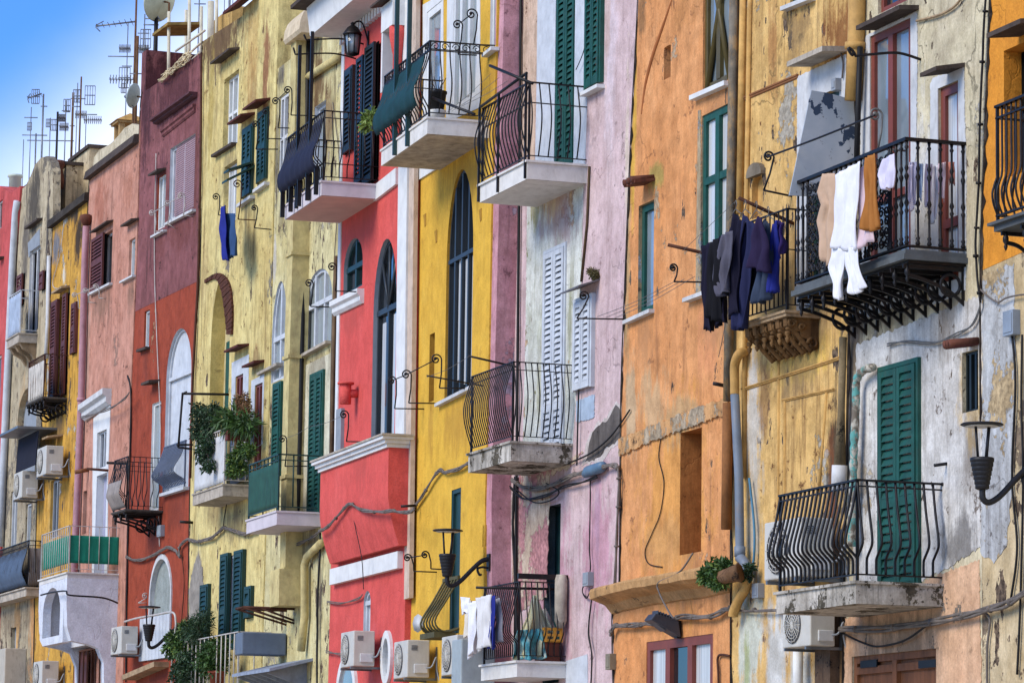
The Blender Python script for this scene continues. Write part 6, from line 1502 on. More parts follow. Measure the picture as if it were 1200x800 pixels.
cable(F5b, [(340, 640), (352, 636), (368, 628), (376, 622)], .022, .1, 'cable bundle between the cream flue and the red bay', M['cable'], 2, group=cb)
cable(F5b, [(376, 625), (374, 680), (372, 740), (373, 830)], .028, .06, 'black cable cluster running down beside the cream downpipe', M['cable_d'], 3, group=cb)
cable(F4, [(148, 652), (160, 656), (172, 654), (184, 648), (196, 641), (206, 645), (211, 652), (211, 640), (220, 632), (226, 634)], .024, .06, 'wavy cable bundle across the rust-orange wall', M['cable'], 3, ties=True, group=cb)
cable(F4, [(183, 180), (181, 300), (184, 400), (188, 500), (186, 590), (187, 640)], .011, .03, 'long pale wire hanging down the purple and rust wall', M['white_iron'], group=cb)
cable(F4, [(212, 640), (216, 680), (213, 730)], .014, .03, 'reddish cable dropping to the lamp on the rust wall', M['rust'], 2, group=cb)
cable(F4, [(150, 440), (154, 470), (151, 600), (149, 700), (148, 800)], .026, .02, 'dark cable cluster in the seam left of the rust wall', M['cable_d'], 2, group=cb)
cable(F4, [(234, 62), (228, 300), (221, 600)], .0, .02, '', M['cable']) if False else None
cable(F3, [(95, 489), (112, 485), (130, 478), (146, 467), (152, 460)], .02, .2, 'grey cable sagging past the moulded hood', M['cable'], 2, group=cb)
cable(F3, [(48, 697, 1.2), (60, 694, 1.2), (77, 692, 1.22), (82, 697, 1.22), (120, 700, .5), (138, 706, .1)], .018, .2, 'black cable wrapped round the white plaster console', M['cable_d'], group=cb)
cable(F2, [(75, 262), (70, 300), (62, 330), (66, 338), (78, 334)], .010, .03, 'thin pale wire on the sooty top of the ochre wall', M['white_iron'], group=cb)
cable(F5b, [(390, 120), (398, 200), (392, 300), (388, 420), (386, 545)], .008, .02, 'thin wire down the right side of the pale cream house', M['cable'], group=cb)
cable(F10, [(985, 60), (988, 74), (987, 92)], .012, .03, 'short conduit above the small grey box', M['cable'], group=cb)
cable(F11, [(1074, 25), (1100, 18), (1118, 8), (1130, -6)], .014, .03, 'wavy thin cable above the small slab hood', M['stone'], group=cb)
cable(F11, [(1150, 50), (1162, 30)], .01, .03, '', M['cable']) if False else None

# laundry lines
def line(F, a, c, d0, d1, label, sag=.03, r=.004):
    A, B_ = F.V(*a, d0), F.V(*c, d1); m = (A + B_) / 2 - Vector((0, 0, sag)); return MB().mat(M['wire']).tube(smooth([A, m, B_], 8), r, 4).thing(F, A, 'clothesline', label, 'clothesline', group='wires strung between the iron brackets')
for i, k in enumerate((0, 1, 2)): line(F9, (700 + 10 * i, 371 + i), (790 + 12 * i, 330 - 3 * i), .3 + .2 * i, .35 + .2 * i, ['lowest', 'middle', 'highest'][i] + ' empty clothesline in front of the small green casement')
for i in range(3): line(F7, (520 + 10 * i, 135 - 5 * i), (575 + 10 * i, 87 + 4 * i), .9, .9, ['left', 'middle', 'right'][i] + ' clothesline between the scrolled and top bellied balconies', .02)
line(F7, (500, 442), (549, 418), .4, .4, 'clothesline in front of the tall arched yellow window')
line(F5b, (331, 514), (362, 500), .5, .5, 'clothesline left part between the green shutter and red bay'); line(F6, (362, 500), (403, 486), .5, .55, 'clothesline right part reaching the red bay bracket')

# ------------------------------------------------------------ pipes that stand free of the walls
PV = M['pvc']
rt = root(F10, wall_pt(F10, 862, 690), 'drain_pipe', 'grey-blue and ochre drain pipe with two elbows between the orange and ochre houses', 'drain pipe')
P_ = lambda px, py, d=.13: F10.V(px, py, d)
OCP = plain('ochre_painted_pipe', (206, 158, 80), .7, 0, .25, .3, .4, (120, 80, 44), .3)
MB().mat(OCP).tube(smooth([F10.V(873, 412, .05), P_(866, 415), P_(861, 428), P_(861, 450), P_(861, 462)], 6), .058, 10).build('upper_elbow', rt)
MB().mat(PV).tube([P_(861, 460), P_(863, 500), P_(866, 560), P_(867, 640), P_(867, 655)], .055, 10).tube([P_(867, 640), P_(867, 652)], .068, 10).build('straight_pipe', rt)
MB().mat(PV).tube(smooth([P_(867, 653), P_(873, 660), P_(876, 672), P_(876, 676)], 5), .064, 10).mat(OCP).tube(smooth([P_(876, 674), P_(874, 688), P_(866, 702), P_(860, 716), P_(859, 722)], 5), .06, 10).build('lower_elbow', rt)
MB().mat(plain('blotched_grey_ochre_pipe', (120, 112, 98), .8, 0, .5, .2, .7, (196, 150, 80), .4)).tube([F9.V(861, -50, .08), F9.V(858, 150, .08), F9.V(855, 330, .08), F9.V(853, 470, .08)], .06, 10).mat(plain('wall_return_shade_brown', (150, 98, 52), .8, 0, .3, .2, .5, (90, 60, 40))).tube([F9.V(853, 472, .1), F9.V(851, 620, .1)], .065, 10).thing(F9, F9.V(851, 620, .1), 'drain_pipe', 'blotched grey drain pipe at the right edge of the orange house', 'drain pipe')  # lower brown tube stands in for the dark, shaded wall return
MB().mat(OCP).tube([F10.V(1006, -60, .1), F10.V(1003, 60, .1), F10.V(1000, 118, .1)], .10, 12).tube([F10.V(1003, 50, .1), F10.V(1002.6, 58, .1)], .125, 12).thing(F10, F10.V(1000, 118, .1), 'drain_pipe', 'fat ochre drain pipe left of the tall red-brown door', 'drain pipe')
MB().mat(M['cable_d']).tube([F11.V(1008, 55, .1), F11.V(1005.5, 130, .1), F11.V(1003, 225, .1)], .035, 8).thing(F11, F11.V(1003, 225, .1), 'dark_gap_tube', 'thin black tube drawn for the dark gap behind the grey metal sheet', 'post')  # black tube added to draw the dark of the gap here
MB().mat(stucco('mossy_pipe', (150, 130, 96), (110, 96, 72), (50, 46, 38), streak=1.0, seed=50)).tube([F11.V(988, 395, .12), F11.V(986, 480, .12), F11.V(984, 545, .12)], [.045, .04, .07], 10).mat(M['offwhite']).tube([F11.V(984, 545, .12), F11.V(983, 575, .12)], .09, 10).thing(F11, F11.V(984, 545, .12), 'drain_pipe', 'mossy drain pipe at the seam of the ochre and white houses', 'drain pipe')
TN = N('torn_teal_wrapping'); TW = TN.end(TN.mix(TN.ramp(TN.noise(6, 6, .7, sc=(1, 1, 1)), .44, .50), col((92, 168, 160)), TN.mix(TN.ramp(TN.noise(11, 5), .45, .55), col((196, 188, 170)), col((120, 108, 92)))), .7)
pts = smooth([F11.V(1024, 430, .1), F11.V(1012, 434, .12), F11.V(1004, 446, .12), F11.V(1003, 480, .12), F11.V(1001, 520, .12), F11.V(1000, 560, .12), F11.V(998, 640, .12)], 8)
MB().mat(TW).tube(pts, [.040 + .004 * sin(i * 1.9) + .012 * random.random() for i in range(len(pts))], 9).thing(F11, pts[-1], 'wrapped_pipe', 'pipe wrapped in torn teal plastic left of the green louvred door', 'pipe')
MB().mat(plain('blue_hose', (70, 130, 160), .6)).tube(smooth([F10.V(878, 560, .06), F10.V(884, 620, .06), F10.V(882, 665, .06), F10.V(872, 690, .06)], 8), .016, 6).thing(F10, F10.V(872, 690, .06), 'hose', 'thin blue hose behind the grey-blue drain pipe', 'hose')
MB().mat(M['white']).tube([F10.V(935, 756, .15), F10.V(935, 830, .15)], .06, 9).thing(F10, F10.V(935, 830, .15), 'drain_pipe', 'white pipe below the air conditioner of the ochre house', 'drain pipe')
MB().mat(stucco('dark_rotten_wood', (110, 88, 70), (70, 56, 46), (40, 34, 30), streak=1, seed=52)).box(F10.P(966, 780)[0], F10.P(984, 780)[0], -.12, 0, 2.2, F10.P(975, 716)[1]).thing(F10, F10.V(975, 800), 'wooden_post', 'dark rotten wooden post beside the wooden door', 'post')
# dark strips of the seam between ochre and white houses

# ------------------------------------------------------------ grey metal sheet standing on the laundry balcony
xx = B11['u0'] + .06; q = [F11.Q(xx, *p) for p in ((925, 229), (951, 106), (970, 109), (1004, 118), (1006, 170), (1003, 232))]
SH = N('flaking_blue_grey_sheet'); v = SH.noise(2.6, 7, .6, sc=(1, 1, .8), off=(3.3, 1.1, 5.2)); c_ = SH.mix(SH.ramp(SH.noise(1.2, 5), .4, .6), col((176, 184, 190)), col((204, 206, 206)))
c_ = SH.mix(SH.ramp(v, .585, .59), c_, col((58, 74, 96))); c_ = SH.mix(SH.math('MULTIPLY', SH.ramp(SH.noise(9, 7, .7), .62, .66), .7), c_, col((90, 80, 74))); SH.end(c_, .6, .1)
mb = MB().mat(SH.m); n = len(q); mb.add(q + [p + Vector((-.02, 0, 0)) for p in q], [tuple(range(n)), tuple(range(n, 2 * n))[::-1]] + [(i, (i + 1) % n, n + (i + 1) % n, n + i) for i in range(n)])
mb.thing(F11, q[0], 'privacy_sheet', 'leaning grey metal sheet with flaking dark blue patches on the laundry balcony', 'metal sheet')

# ------------------------------------------------------------ laundry
def fab(name, c, var=.12): return plain(name, c, .9, 0, var, .15, 0, (0, 0, 0), .3)
WHT, NVY, BGE, OCH, LIL, PNK, GRY, BLU = fab('white_cotton', (240, 240, 246)), fab('navy_cloth', (28, 26, 46)), fab('beige_knit', (206, 172, 142)), fab('ochre_brown_cloth', (176, 112, 46)), fab('lilac_white_cotton', (222, 216, 238)), fab('pale_pink_cotton', (232, 204, 210)), fab('grey_cloth', (92, 90, 104)), fab('blue_cloth', (40, 50, 140))
g1 = 'clothes on the line of the cast-iron balcony'; D = B11['d']
yo = D + .22
cloth(F11, [(962, 204), (957, 225), (963, 240), (956, 260), (962, 280), (966, 305)], [(977, 203), (980, 240), (979, 290), (976, 312)], BGE, 'beige knitted jumper hanging left of the long white trousers', 'jumper', 'jumper', d=yo, amp=.03, nf=2, group=g1)
cloth(F11, [(977, 205), (976, 250), (973, 293)], [(1009, 189), (1006, 250), (1005, 291)], WHT, 'long white trousers hanging down over the dark slab edge', 'trousers', 'trousers', d=yo + .04, amp=.022, nf=2.6, group=g1, ns=26, extra=[([(973, 291), (970, 313), (976, 332), (981, 352)], [(992, 291), (990, 312), (988, 330), (987, 348)]), ([(989, 291), (992, 312), (996, 328), (998, 345)], [(1005, 289), (1006, 310), (1009, 325), (1012, 338)])])
cloth(F11, [(1006, 198), (1005, 250), (1007, 296)], [(1019, 192), (1019, 240), (1021, 280)], PNK, 'pale pink cloth between the white and ochre-brown trousers', 'cloth', 'cloth', d=yo, amp=.02, nf=2, group=g1)
cloth(F11, [(1013, 186), (1015, 230), (1014, 270)], [(1026, 180), (1028, 220), (1032, 268)], OCH, 'ochre-brown trousers on a hanger beside the white trousers', 'trousers', 'trousers', d=yo + .02, amp=.03, nf=2.4, group=g1)
cloth(F11, [(1034, 188), (1030, 206), (1036, 220)], [(1047, 180), (1048, 200), (1044, 222)], LIL, 'small lilac-white top pegged near the rail corner', 'top', 'top', d=yo, amp=.02, nf=1.6, group=g1)
cloth(F11, [(1066, 190), (1064, 215), (1068, 246)], [(1075, 190), (1074, 220), (1073, 240)], LIL, 'lilac sleeve hanging between the first two balusters of the balcony side', 'cloth', 'cloth', x0=B11['u1'] - .22, amp=.015, nf=2, group='small clothes drying inside the cast-iron balcony')
cloth(F11, [(1090, 194), (1089, 230), (1092, 262)], [(1100, 194), (1101, 226), (1096, 256)], WHT, 'white vest in the middle of the balcony side', 'cloth', 'cloth', x0=B11['u1'] - .26, amp=.02, nf=2, group='small clothes drying inside the cast-iron balcony')
xi = (B11['u0'] + B11['u1']) / 2
for i, (l, r_, mt, lb) in enumerate([([(1062, 195), (1061, 225), (1063, 240)], [(1069, 193), (1068, 232), (1066, 238)], LIL, 'narrow lilac cloth inside the balcony near the corner baluster'),
                    ([(1076, 192), (1075, 230), (1077, 233)], [(1082, 192), (1081, 226), (1080, 234)], fab('sky_cloth', (176, 200, 230)), 'pale blue cloth inside the balcony'),
                    ([(1084, 192), (1083, 225), (1085, 242)], [(1093, 192), (1092, 232), (1088, 242)], LIL, 'lilac shirt inside the balcony near its middle baluster'),
                    ([(1100, 192), (1099, 226)], [(1108, 190), (1107, 235)], PNK, 'pink shirt inside the balcony before the narrow door'),
                    ([(1112, 190), (1112, 215)], [(1118, 190), (1119, 216)], fab('coral_cloth', (206, 130, 110)), 'coral cloth at the right end of the cast-iron balcony')]):
    cloth(F11, l, r_, mt, lb, 'cloth', 'cloth', x0=B11['u1'] - .12 - .03 * i, amp=.015, nf=1.5, group='small clothes drying inside the cast-iron balcony')
g2 = 'dark clothes on the wall line over the stone-corbelled balcony'
dk = [(([(824, 288), (823, 340), (825, 386)]), [(838, 281), (836, 340), (836, 388)], NVY, 'navy trousers at the left end of the dark line', .75),
      ([(838, 281), (835, 330), (838, 382)], [(850, 274), (848, 330), (852, 378)], NVY, 'second navy trousers from the left of the dark line', .72),
      ([(847, 276), (839, 310), (838, 326), (845, 346)], [(856, 270), (856, 300), (852, 322), (851, 342)], GRY, 'grey long-sleeved top between navy clothes', .80),
      ([(862, 250), (853, 290), (854, 330), (853, 372)], [(872, 262), (869, 300), (866, 340), (868, 366)], NVY, 'navy jacket on a hanger left of the navy trousers', .70),
      ([(872, 250), (868, 290), (862, 345), (863, 385)], [(882, 262), (880, 300), (878, 330), (872, 386)], fab('blue_black_cloth', (40, 44, 80)), 'blue-black trousers in the middle of the dark line', .66),
      ([(886, 253), (878, 280), (876, 314)], [(894, 256), (900, 290), (899, 318)], fab('plum_navy_cloth', (44, 34, 66)), 'dark plum short-sleeved shirt on a hanger', .74),
      ([(894, 256), (890, 300), (884, 358)], [(902, 262), (904, 300), (898, 350)], fab('slate_cloth', (58, 70, 92)), 'slate grey dress at the right of the plum shirt', .60),
      ([(903, 266), (902, 300), (902, 345)], [(912, 258), (913, 300), (909, 340)], BLU, 'bright blue patterned cloth near the right end of the dark line', .56),
      ([(912, 258), (912, 285)], [(917, 262), (918, 302)], fab('purple_cloth', (62, 46, 110)), 'small purple cloth at the right end of the dark line', .52)]
dk += [([(831, 286), (829, 330), (832, 372)], [(842, 279), (843, 320), (840, 376)], fab('black_cloth', (24, 24, 30)), 'black trousers behind the leftmost navy trousers', .82),
       ([(856, 268), (850, 300), (850, 336)], [(864, 262), (864, 300), (862, 330)], fab('ink_cloth', (34, 32, 58)), 'ink-coloured top just right of the grey long-sleeved top', .62),
       ([(880, 262), (878, 310), (876, 350)], [(888, 262), (889, 310), (886, 352)], fab('dusky_navy_cloth', (32, 34, 54)), 'dusky navy garment behind the plum shirt', .52)]
for l, r_, mt, lb, dd in dk: cloth(F10, l, r_, mt, lb, 'clothing', 'garment', d=dd, amp=.035, nf=1.8, group=g2)
for i, (a, c) in enumerate((((800, 294), (866, 232)), ((815, 300), (895, 246)))): line(F10, a, c, .7, .65, ['outer', 'inner'][i] + ' clothesline carrying the dark clothes', 0)
hb = MB().mat(M['wire'])
for px, py in ((862, 245), (873, 245), (886, 246), (900, 252)):
    p = F10.V(px, py, .7); hb.tube(smooth([p, p + Vector((.03, 0, .06)), p + Vector((0, 0, .10)), p + Vector((-.03, 0, .06))], 4), .006, 4); hb.tube([p, p + Vector((.16, 0, -.08))], .006, 4); hb.tube([p, p + Vector((-.16, 0, -.08))], .006, 4)
    hb.thing(F10, p, 'clothes_hanger', 'wire clothes hanger above a dark garment, ' + {862: 'leftmost', 873: 'second from left', 886: 'third from left', 900: 'rightmost'}[px], 'hanger', group='wire hangers on the dark line'); hb = MB().mat(M['wire'])
cloth(F5, [(257, 244), (256, 270), (259, 292), (264, 306)], [(265, 240), (267, 270), (268, 304)], BLU, 'deep blue cloth hanging on the butter yellow wall', 'cloth', 'cloth', d=.5, amp=.03, nf=1.6, group='blue clothes on the butter yellow wall')
cloth(F5, [(266, 250), (266, 280), (268, 302)], [(274, 250), (276, 280), (276, 300)], fab('steel_blue_cloth', (52, 82, 124)), 'steel blue cloth right of the deep blue cloth', 'cloth', 'cloth', d=.45, amp=.03, nf=1.6, group='blue clothes on the butter yellow wall')
g3 = 'clothes hung out at the lowest lilac balcony'; Dc = B8c['d']
Dc += .16
cloth(F8, [(541, 699), (541, 718)], [(550, 700), (550, 719)], WHT, 'small white cloth at the outer end of the low line', 'cloth', 'cloth', d=Dc + .1, amp=.02, nf=1.5, group=g3)
cloth(F8, [(550, 706), (550, 740), (547, 770)], [(561, 702), (560, 740), (558, 764)], WHT, 'long white shirt pegged left on the lowest balcony', 'shirt', 'shirt', d=Dc + .1, amp=.035, nf=2, group=g3)
cloth(F8, [(560, 700), (560, 730), (558, 762)], [(574, 696), (573, 730), (575, 757)], fab('off_white_cotton', (226, 224, 222)), 'wide off-white cloth pegged next to the blue cloth', 'cloth', 'cloth', d=Dc + .12, amp=.035, nf=2.4, group=g3)
cloth(F8, [(574, 699), (574, 760)], [(580, 697), (579, 757)], BLU, 'narrow royal blue cloth beside the striped rail of the lowest balcony', 'cloth', 'cloth', d=Dc + .08, amp=.02, nf=1.2, group=g3)

cloth(F8, [(580, 702), (582, 730), (580, 752)], [(586, 700), (588, 730), (587, 750)], fab('striped_grey_cloth', (150, 150, 160)), 'grey cloth drying just behind the royal blue cloth', 'cloth', 'cloth', d=Dc - .02, amp=.02, nf=2, group=g3)
cloth(F8, [(546, 704), (545, 730), (543, 745)], [(552, 703), (553, 730), (551, 748)], fab('cream_cotton', (230, 222, 206)), 'cream cloth behind the small white cloth at the outer end', 'cloth', 'cloth', d=Dc - .03, amp=.02, nf=2, group=g3)
# bags and crate on the lowest balcony
BAG = N('translucent_yellow_bag'); BAG.end(BAG.mix(BAG.ramp(BAG.noise(3, 5), .4, .6), col((222, 214, 160)), col((200, 206, 180))), .35); BAG.b.inputs['Alpha'].default_value = .85
BAG2 = plain('turquoise_bag_content', (70, 164, 176), .4, 0, .6, .4, .8, (206, 206, 180), .3, (1.5, 1.5, 1.5))
u0, u1, d, z = B8c['u0'], B8c['u1'], B8c['d'], B8c['z']
def bag(x, y, zb, R, H, m, label, neck=.12, seed=1):
    rr = random.Random(seed); n, k = 18, 12; vs = []; fs = []
    for i in range(k + 1):
        t = i / k; r = R * (.8 + .2 * sin(pi * min(1, t * 2.5))) if t < .2 else R * (1.0 - ((t - .2) / .8) ** 1.15 * (1 - neck))
        for j in range(n):
            g = 2 * pi * j / n; f = 1 + .07 * sin(3 * g + 4 * t) + .04 * sin(9 * g - 6 * t) + rr.uniform(-.035, .035); vs.append((x + r * f * cos(g), y + r * f * sin(g), zb + H * t))
    for i in range(k):
        for j in range(n): fs.append((i * n + j, i * n + (j + 1) % n, (i + 1) * n + (j + 1) % n, (i + 1) * n + j))
    fs.append(tuple(range(n))[::-1]); fs.append(tuple(k * n + j for j in range(n)))
    return MB().mat(m).add(vs, fs, True).thing(F8, (x, y, zb), 'shopping_bag', label, 'bag', group='bags on the lowest balcony')
gb = 'bags on the lowest balcony'
cloth(F8, [(625, 697), (618, 722), (606, 748), (603, 771)], [(629, 697), (636, 715), (650, 742), (648, 772)], BAG.m, 'yellow-green translucent bag knotted to the rail of the lowest balcony', 'bag', 'shopping_bag', x0=u1 - .16, amp=.05, nf=2.2, group=gb, ns=24)
cloth(F8, [(606, 738), (602, 755), (602, 772)], [(634, 736), (638, 756), (637, 772)], BAG2, 'turquoise bag slumped at the foot of the lowest balcony rail', 'bag', 'shopping_bag', x0=u1 - .10, amp=.05, nf=1.7, group=gb, ns=24)
cloth(F8, [(632, 715), (634, 735), (637, 744)], [(640, 712), (650, 730), (655, 742)], fab('clear_grey_bag', (214, 214, 204)), 'pale plastic bag corner above the yellow crate', 'bag', 'shopping_bag', x0=u1 - .3, amp=.04, nf=1.4, group=gb)
b = MB().mat(plain('brown_planter', (110, 56, 40), .8)).box(u1 - .45, u1 - .05, -d * .42, -.08, z, z + .26).thing(F8, (u1 - .25, -d * .3, z), 'planter_box', 'brown planter box under the yellow crate', 'planter')
YC = plain('yellow_crate_plastic', (226, 160, 40), .5); cy0, cy1 = -d * .44, -.05
b = MB().mat(YC)
for zz in (z + .265, z + .34, z + .42): b.box(u1 - .48, u1 - .03, cy0, cy0 + .02, zz, zz + .035); b.box(u1 - .05, u1 - .03, cy0, cy1, zz, zz + .035); b.box(u1 - .48, u1 - .46, cy0, cy1, zz, zz + .035)
for yy in (cy0, (cy0 + cy1) / 2, cy1 - .04): b.box(u1 - .053, u1 - .027, yy, yy + .04, z + .262, z + .458)
b.box(u1 - .48, u1 - .03, cy0, cy1, z + .262, z + .275)
b.thing(F8, (u1 - .25, cy0, z + .26), 'plastic_crate', 'yellow plastic crate stacked on the brown planter', 'crate')
x, z_ = F7.P(499, 130, .3)
u0, u1, d, z = B7['u0'], B7['u1'], B7['d'], B7['z']
rt = root(F7, (u1 - .2, -d + .2, z), 'flower_pot', 'small black pot with a few twigs on the scrolled balcony', 'flower pot')
MB().mat(M['white']).lathe((u1 - .2, -d + .2, z + .02), [(.10, 0), (.13, .10), (.13, .12)], 14).build('saucer', rt); MB().mat(M['cable_d']).lathe((u1 - .2, -d + .2, z + .12), [(.09, 0), (.13, .26), (.14, .27), (.14, .3), (.11, .3)], 14).build('pot', rt)
mb = MB().mat(M['stem'])
for i in range(6): g = i * 1.1; mb.tube([Vector((u1 - .2, -d + .2, z + .4)), Vector((u1 - .2 + .12 * cos(g), -d + .2 + .12 * sin(g), z + .62))], .006, 4)
mb.build('twigs', rt)

# ------------------------------------------------------------ plants
plant(F9, [(842, 668, 12, .3), (832, 672, 9, .34), (850, 665, 8, .28), (838, 682, 6, .34), (824, 676, 5, .34), (846, 680, 7, .3)], 1500, .075, 'bushy green fern growing on the plaster ledge', M['leaf'], seed=3, mats=M['leaf3'], name='fern')
MB().mat(stucco('mossy_root_wood', (130, 96, 66), (100, 74, 54), (60, 46, 36), streak=.8, seed=55)).tube(smooth([F9.V(868, 670, .25), F9.V(860, 672, .3), F9.V(846, 676, .3), F9.V(836, 680, .28)], 5), [.11, .12, .12, .11, .1, .1, .1, .09, .09, .09, .08, .08, .07, .07, .06, .05], 8).thing(F9, F9.V(850, 675, .3), 'woody_root', 'thick woody root on the ledge behind the fern', 'root')
d5 = B5['d']
plant(F5, [(240, 490, 13, d5), (236, 505, 12, d5 + .05), (243, 520, 11, d5 + .1), (238, 532, 9, d5 + .12), (248, 500, 9, d5), (245, 545, 8, d5 + .12), (233, 480, 8, d5), (250, 482, 9, d5)], 2600, .085, 'dark ivy trailing over the left side of the planted balcony', M['leaf2'], seed=5, name='ivy', droop=.6)
rt = plant(F5, [(268, 492, 12, d5 * .8), (282, 494, 10, d5 * .7), (275, 488, 9, d5 * .8), (290, 498, 8, d5 * .6)], 700, .26, 'spiky long-leaved plant in the long planter', M['leaf'], seed=6, name='spider_plant', aspect=7, droop=.4)
plant(F5, [(276, 540, 9, d5 * .8), (284, 530, 10, d5 * .7), (292, 527, 8, d5 * .6), (282, 548, 8, d5 * .7), (272, 552, 7, d5 * .9)], 1300, .08, 'green bush behind the white rail beside the dark green panel', M['leaf'], seed=7, mats=M['leaf3'], name='bush')
plant(F5, [(284, 468, 8, .3), (287, 480, 8, .3), (281, 478, 6, .3)], 700, .07, 'dry brown hanging plant by the brown balcony door', leafmat('dry_leaf_brown', (110, 74, 44), (140, 104, 60)), seed=8, name='dry_plant')
xa, za = F5.P(258, 512, d5 * .9); xb_, _ = F5.P(262, 512, d5 * .9)
BX = MB().mat(plain('brown_planter_box', (112, 52, 40), .7, 0, .2, .3)); u1 = B5['u1']
BX.box(u1 - .02, u1 + .16, -d5 + .02, -.1, B5['z'] + .78, B5['z'] + 1.0).thing(F5, (u1, -d5 * .5, B5['z'] + .78), 'planter_box', 'long brown planter box on the rail of the planted balcony', 'planter')
for i, (px, py, R, lb) in enumerate(((214, 750, 13, 'leafy green shrub left on the low balcony'), (232, 735, 12, 'feathery dark shrub rising above the low rail'), (250, 768, 13, 'rounded shrub in the terracotta pot on the low balcony'), (222, 782, 14, 'dense shrub at the bottom of the low balcony'))):
    plant(F5, [(px, py, R * 1.25, .55), (px + 7, py - 11, R * .9, .5), (px - 8, py + 8, R, .6), (px + 5, py + 12, R, .5)], 2200, .09, lb, (M['leaf'], M['leaf2'], M['leaf'], M['leaf2'])[i], seed=10 + i, name='shrub', group='potted shrubs on the low balcony', pot=(.16, .28) if i == 2 else None, mats=M['leaf3'] if i == 0 else None, aspect=(2.2, 5, 2.4, 2.2)[i])
plant(F6, [(432, 140, 6, .7), (428, 148, 5, .7), (436, 132, 4, .7)], 260, .09, 'sprig of yellow-green leaves by the black open shutters', M['leaf3'], seed=20, name='climber')
plant(F8, [(697, 322, 6, .05), (693, 318, 4, .05)], 500, .04, 'tuft of mossy weed above the small white louvred window', leafmat('moss_brown_green', (96, 84, 30), (70, 66, 34)), seed=21, name='weed')
plant(F10, [(878, 665, 5, .15), (876, 674, 5, .15)], 260, .06, 'small weed growing behind the drain pipe elbow', M['leaf2'], seed=22, name='weed')
# cloths by the low balcony of the butter house
cloth(F4, [(193, 748), (193, 760), (195, 768)], [(201, 748), (201, 760), (202, 766)], WHT, 'small white cloth hanging above the low shrubs', 'cloth', 'cloth', d=.7, amp=.02, nf=1.2, group='two small cloths by the low shrubs')
cloth(F4, [(202, 747), (202, 770)], [(206, 746), (206, 772)], BLU, 'small blue cloth hanging above the low shrubs', 'cloth', 'cloth', d=.7, amp=.01, nf=1.2, group='two small cloths by the low shrubs')
# white curved pipe/line bracket near it
MB().mat(M['white_iron']).tube(smooth([F4.V(146, 728, .3), F4.V(160, 724, .5), F4.V(182, 720, .7), F4.V(202, 717, .8), F4.V(206, 728, .8), F4.V(205, 742, .8)], 6), .02, 6).thing(F4, F4.V(146, 728, .3), 'clothes_rail', 'white bent clothes rail in front of the stone-filled arch', 'clothes rail')
# grey planter trough, rusty shelf frame, folded lounger
x1, z1 = F5b.P(337, 741, .5); x0_ = F5b.P(283, 741, .9)[0]; zb = F5b.P(337, 767, .5)[1]
x0, zt = F5b.P(283, 741, .75); 
x_c = F5b.P(337, 750, .0)[0]; A = F5b.Q(x_c, 284, 740); zlo = F5b.Q(x_c, 284, 766).z
MB().mat(plain('slate_grey_trough', (104, 118, 136), .7, 0, .12, .3, .15)).box(x_c - .5, x_c, A.y, -.02, zlo, A.z).thing(F5b, (x_c - .3, A.y / 2, zlo), 'trough', 'slate-grey trough above the scalloped door canopy', 'trough', bevel=.02)
xs = F5b.P(345, 708)[0]; a = F5b.Q(xs, 285, 711); b_ = F5b.Q(xs, 345, 712); c_ = F5b.Q(xs, 345, 730)
mb = MB().mat(M['rust'])
for dx in (0, -.5): 
    o_ = Vector((dx, 0, 0)); mb.tube([a + o_, Vector((xs + dx, 0, a.z))], .025, 5).tube([a + o_, Vector((xs + dx, 0, c_.z))], .02, 5).tube([a + o_ + Vector((0, .3, 0)), Vector((xs + dx, 0, c_.z + .05))], .02, 5)
mb.tube([a, a + Vector((-.5, 0, 0))], .02, 5).thing(F5b, (xs, 0, a.z), 'iron_bracket_shelf', 'rusty triangular bracket frame under the cream box flue', 'bracket frame')
# folded basket chair on the yellow wall
xs = F7.P(530, 700)[0]; T = F7.Q(xs, 518, 678); Bm = F7.Q(xs, 502, 738); mb = MB().mat(plain('olive_wicker', (92, 88, 60), .8, 0, .3, .2, .3))
for i in range(6):
    x = xs - .4 + .8 * i / 5
    mb.tube(smooth([T + Vector((x - xs, .15, 0)), T.lerp(Bm, .4) + Vector((x - xs, .06, 0)), T.lerp(Bm, .85) + Vector((x - xs, -.04, 0)), Bm + Vector((x - xs, .15, -.04)), Bm + Vector((x - xs, .45, .06))], 4), .016, 5)
mb.box(xs - .42, xs + .42, T.y + .12, T.y + .17, T.z - .02, T.z + .03).box(xs - .4, xs + .4, Bm.y - .02, Bm.y + .3, Bm.z - .12, Bm.z - .04)
mb.thing(F7, (xs, 0, Bm.z), 'hanging_rack', 'curved slatted wicker rack below the ribbed lamp on the yellow wall', 'rack')
xs = F7.P(505, 715)[0]; p = F7.Q(xs, 492, 730)
MB().mat(M['offwhite']).lathe(p, [(.02, 0), (.13, .02), (.14, .035)], 8, (.35, -.93, 0)).mat(M['iron']).tube([p, Vector((xs, 0, p.z - .2))], .02, 6).thing(F7, (xs, 0, p.z - .2), 'small_dish', 'small pale dish on an arm left of the wicker rack', 'dish')
# awning at far left
a0, za = F1.P(18, 510, .9); a1, zb = F1.P(43, 503, .1)
xs = F1.P(43, 520)[0]; q = [F1.Q(xs, 19, 512), F1.Q(xs, 43, 508), F1.Q(xs, 42, 545), F1.Q(xs, 18, 553)]
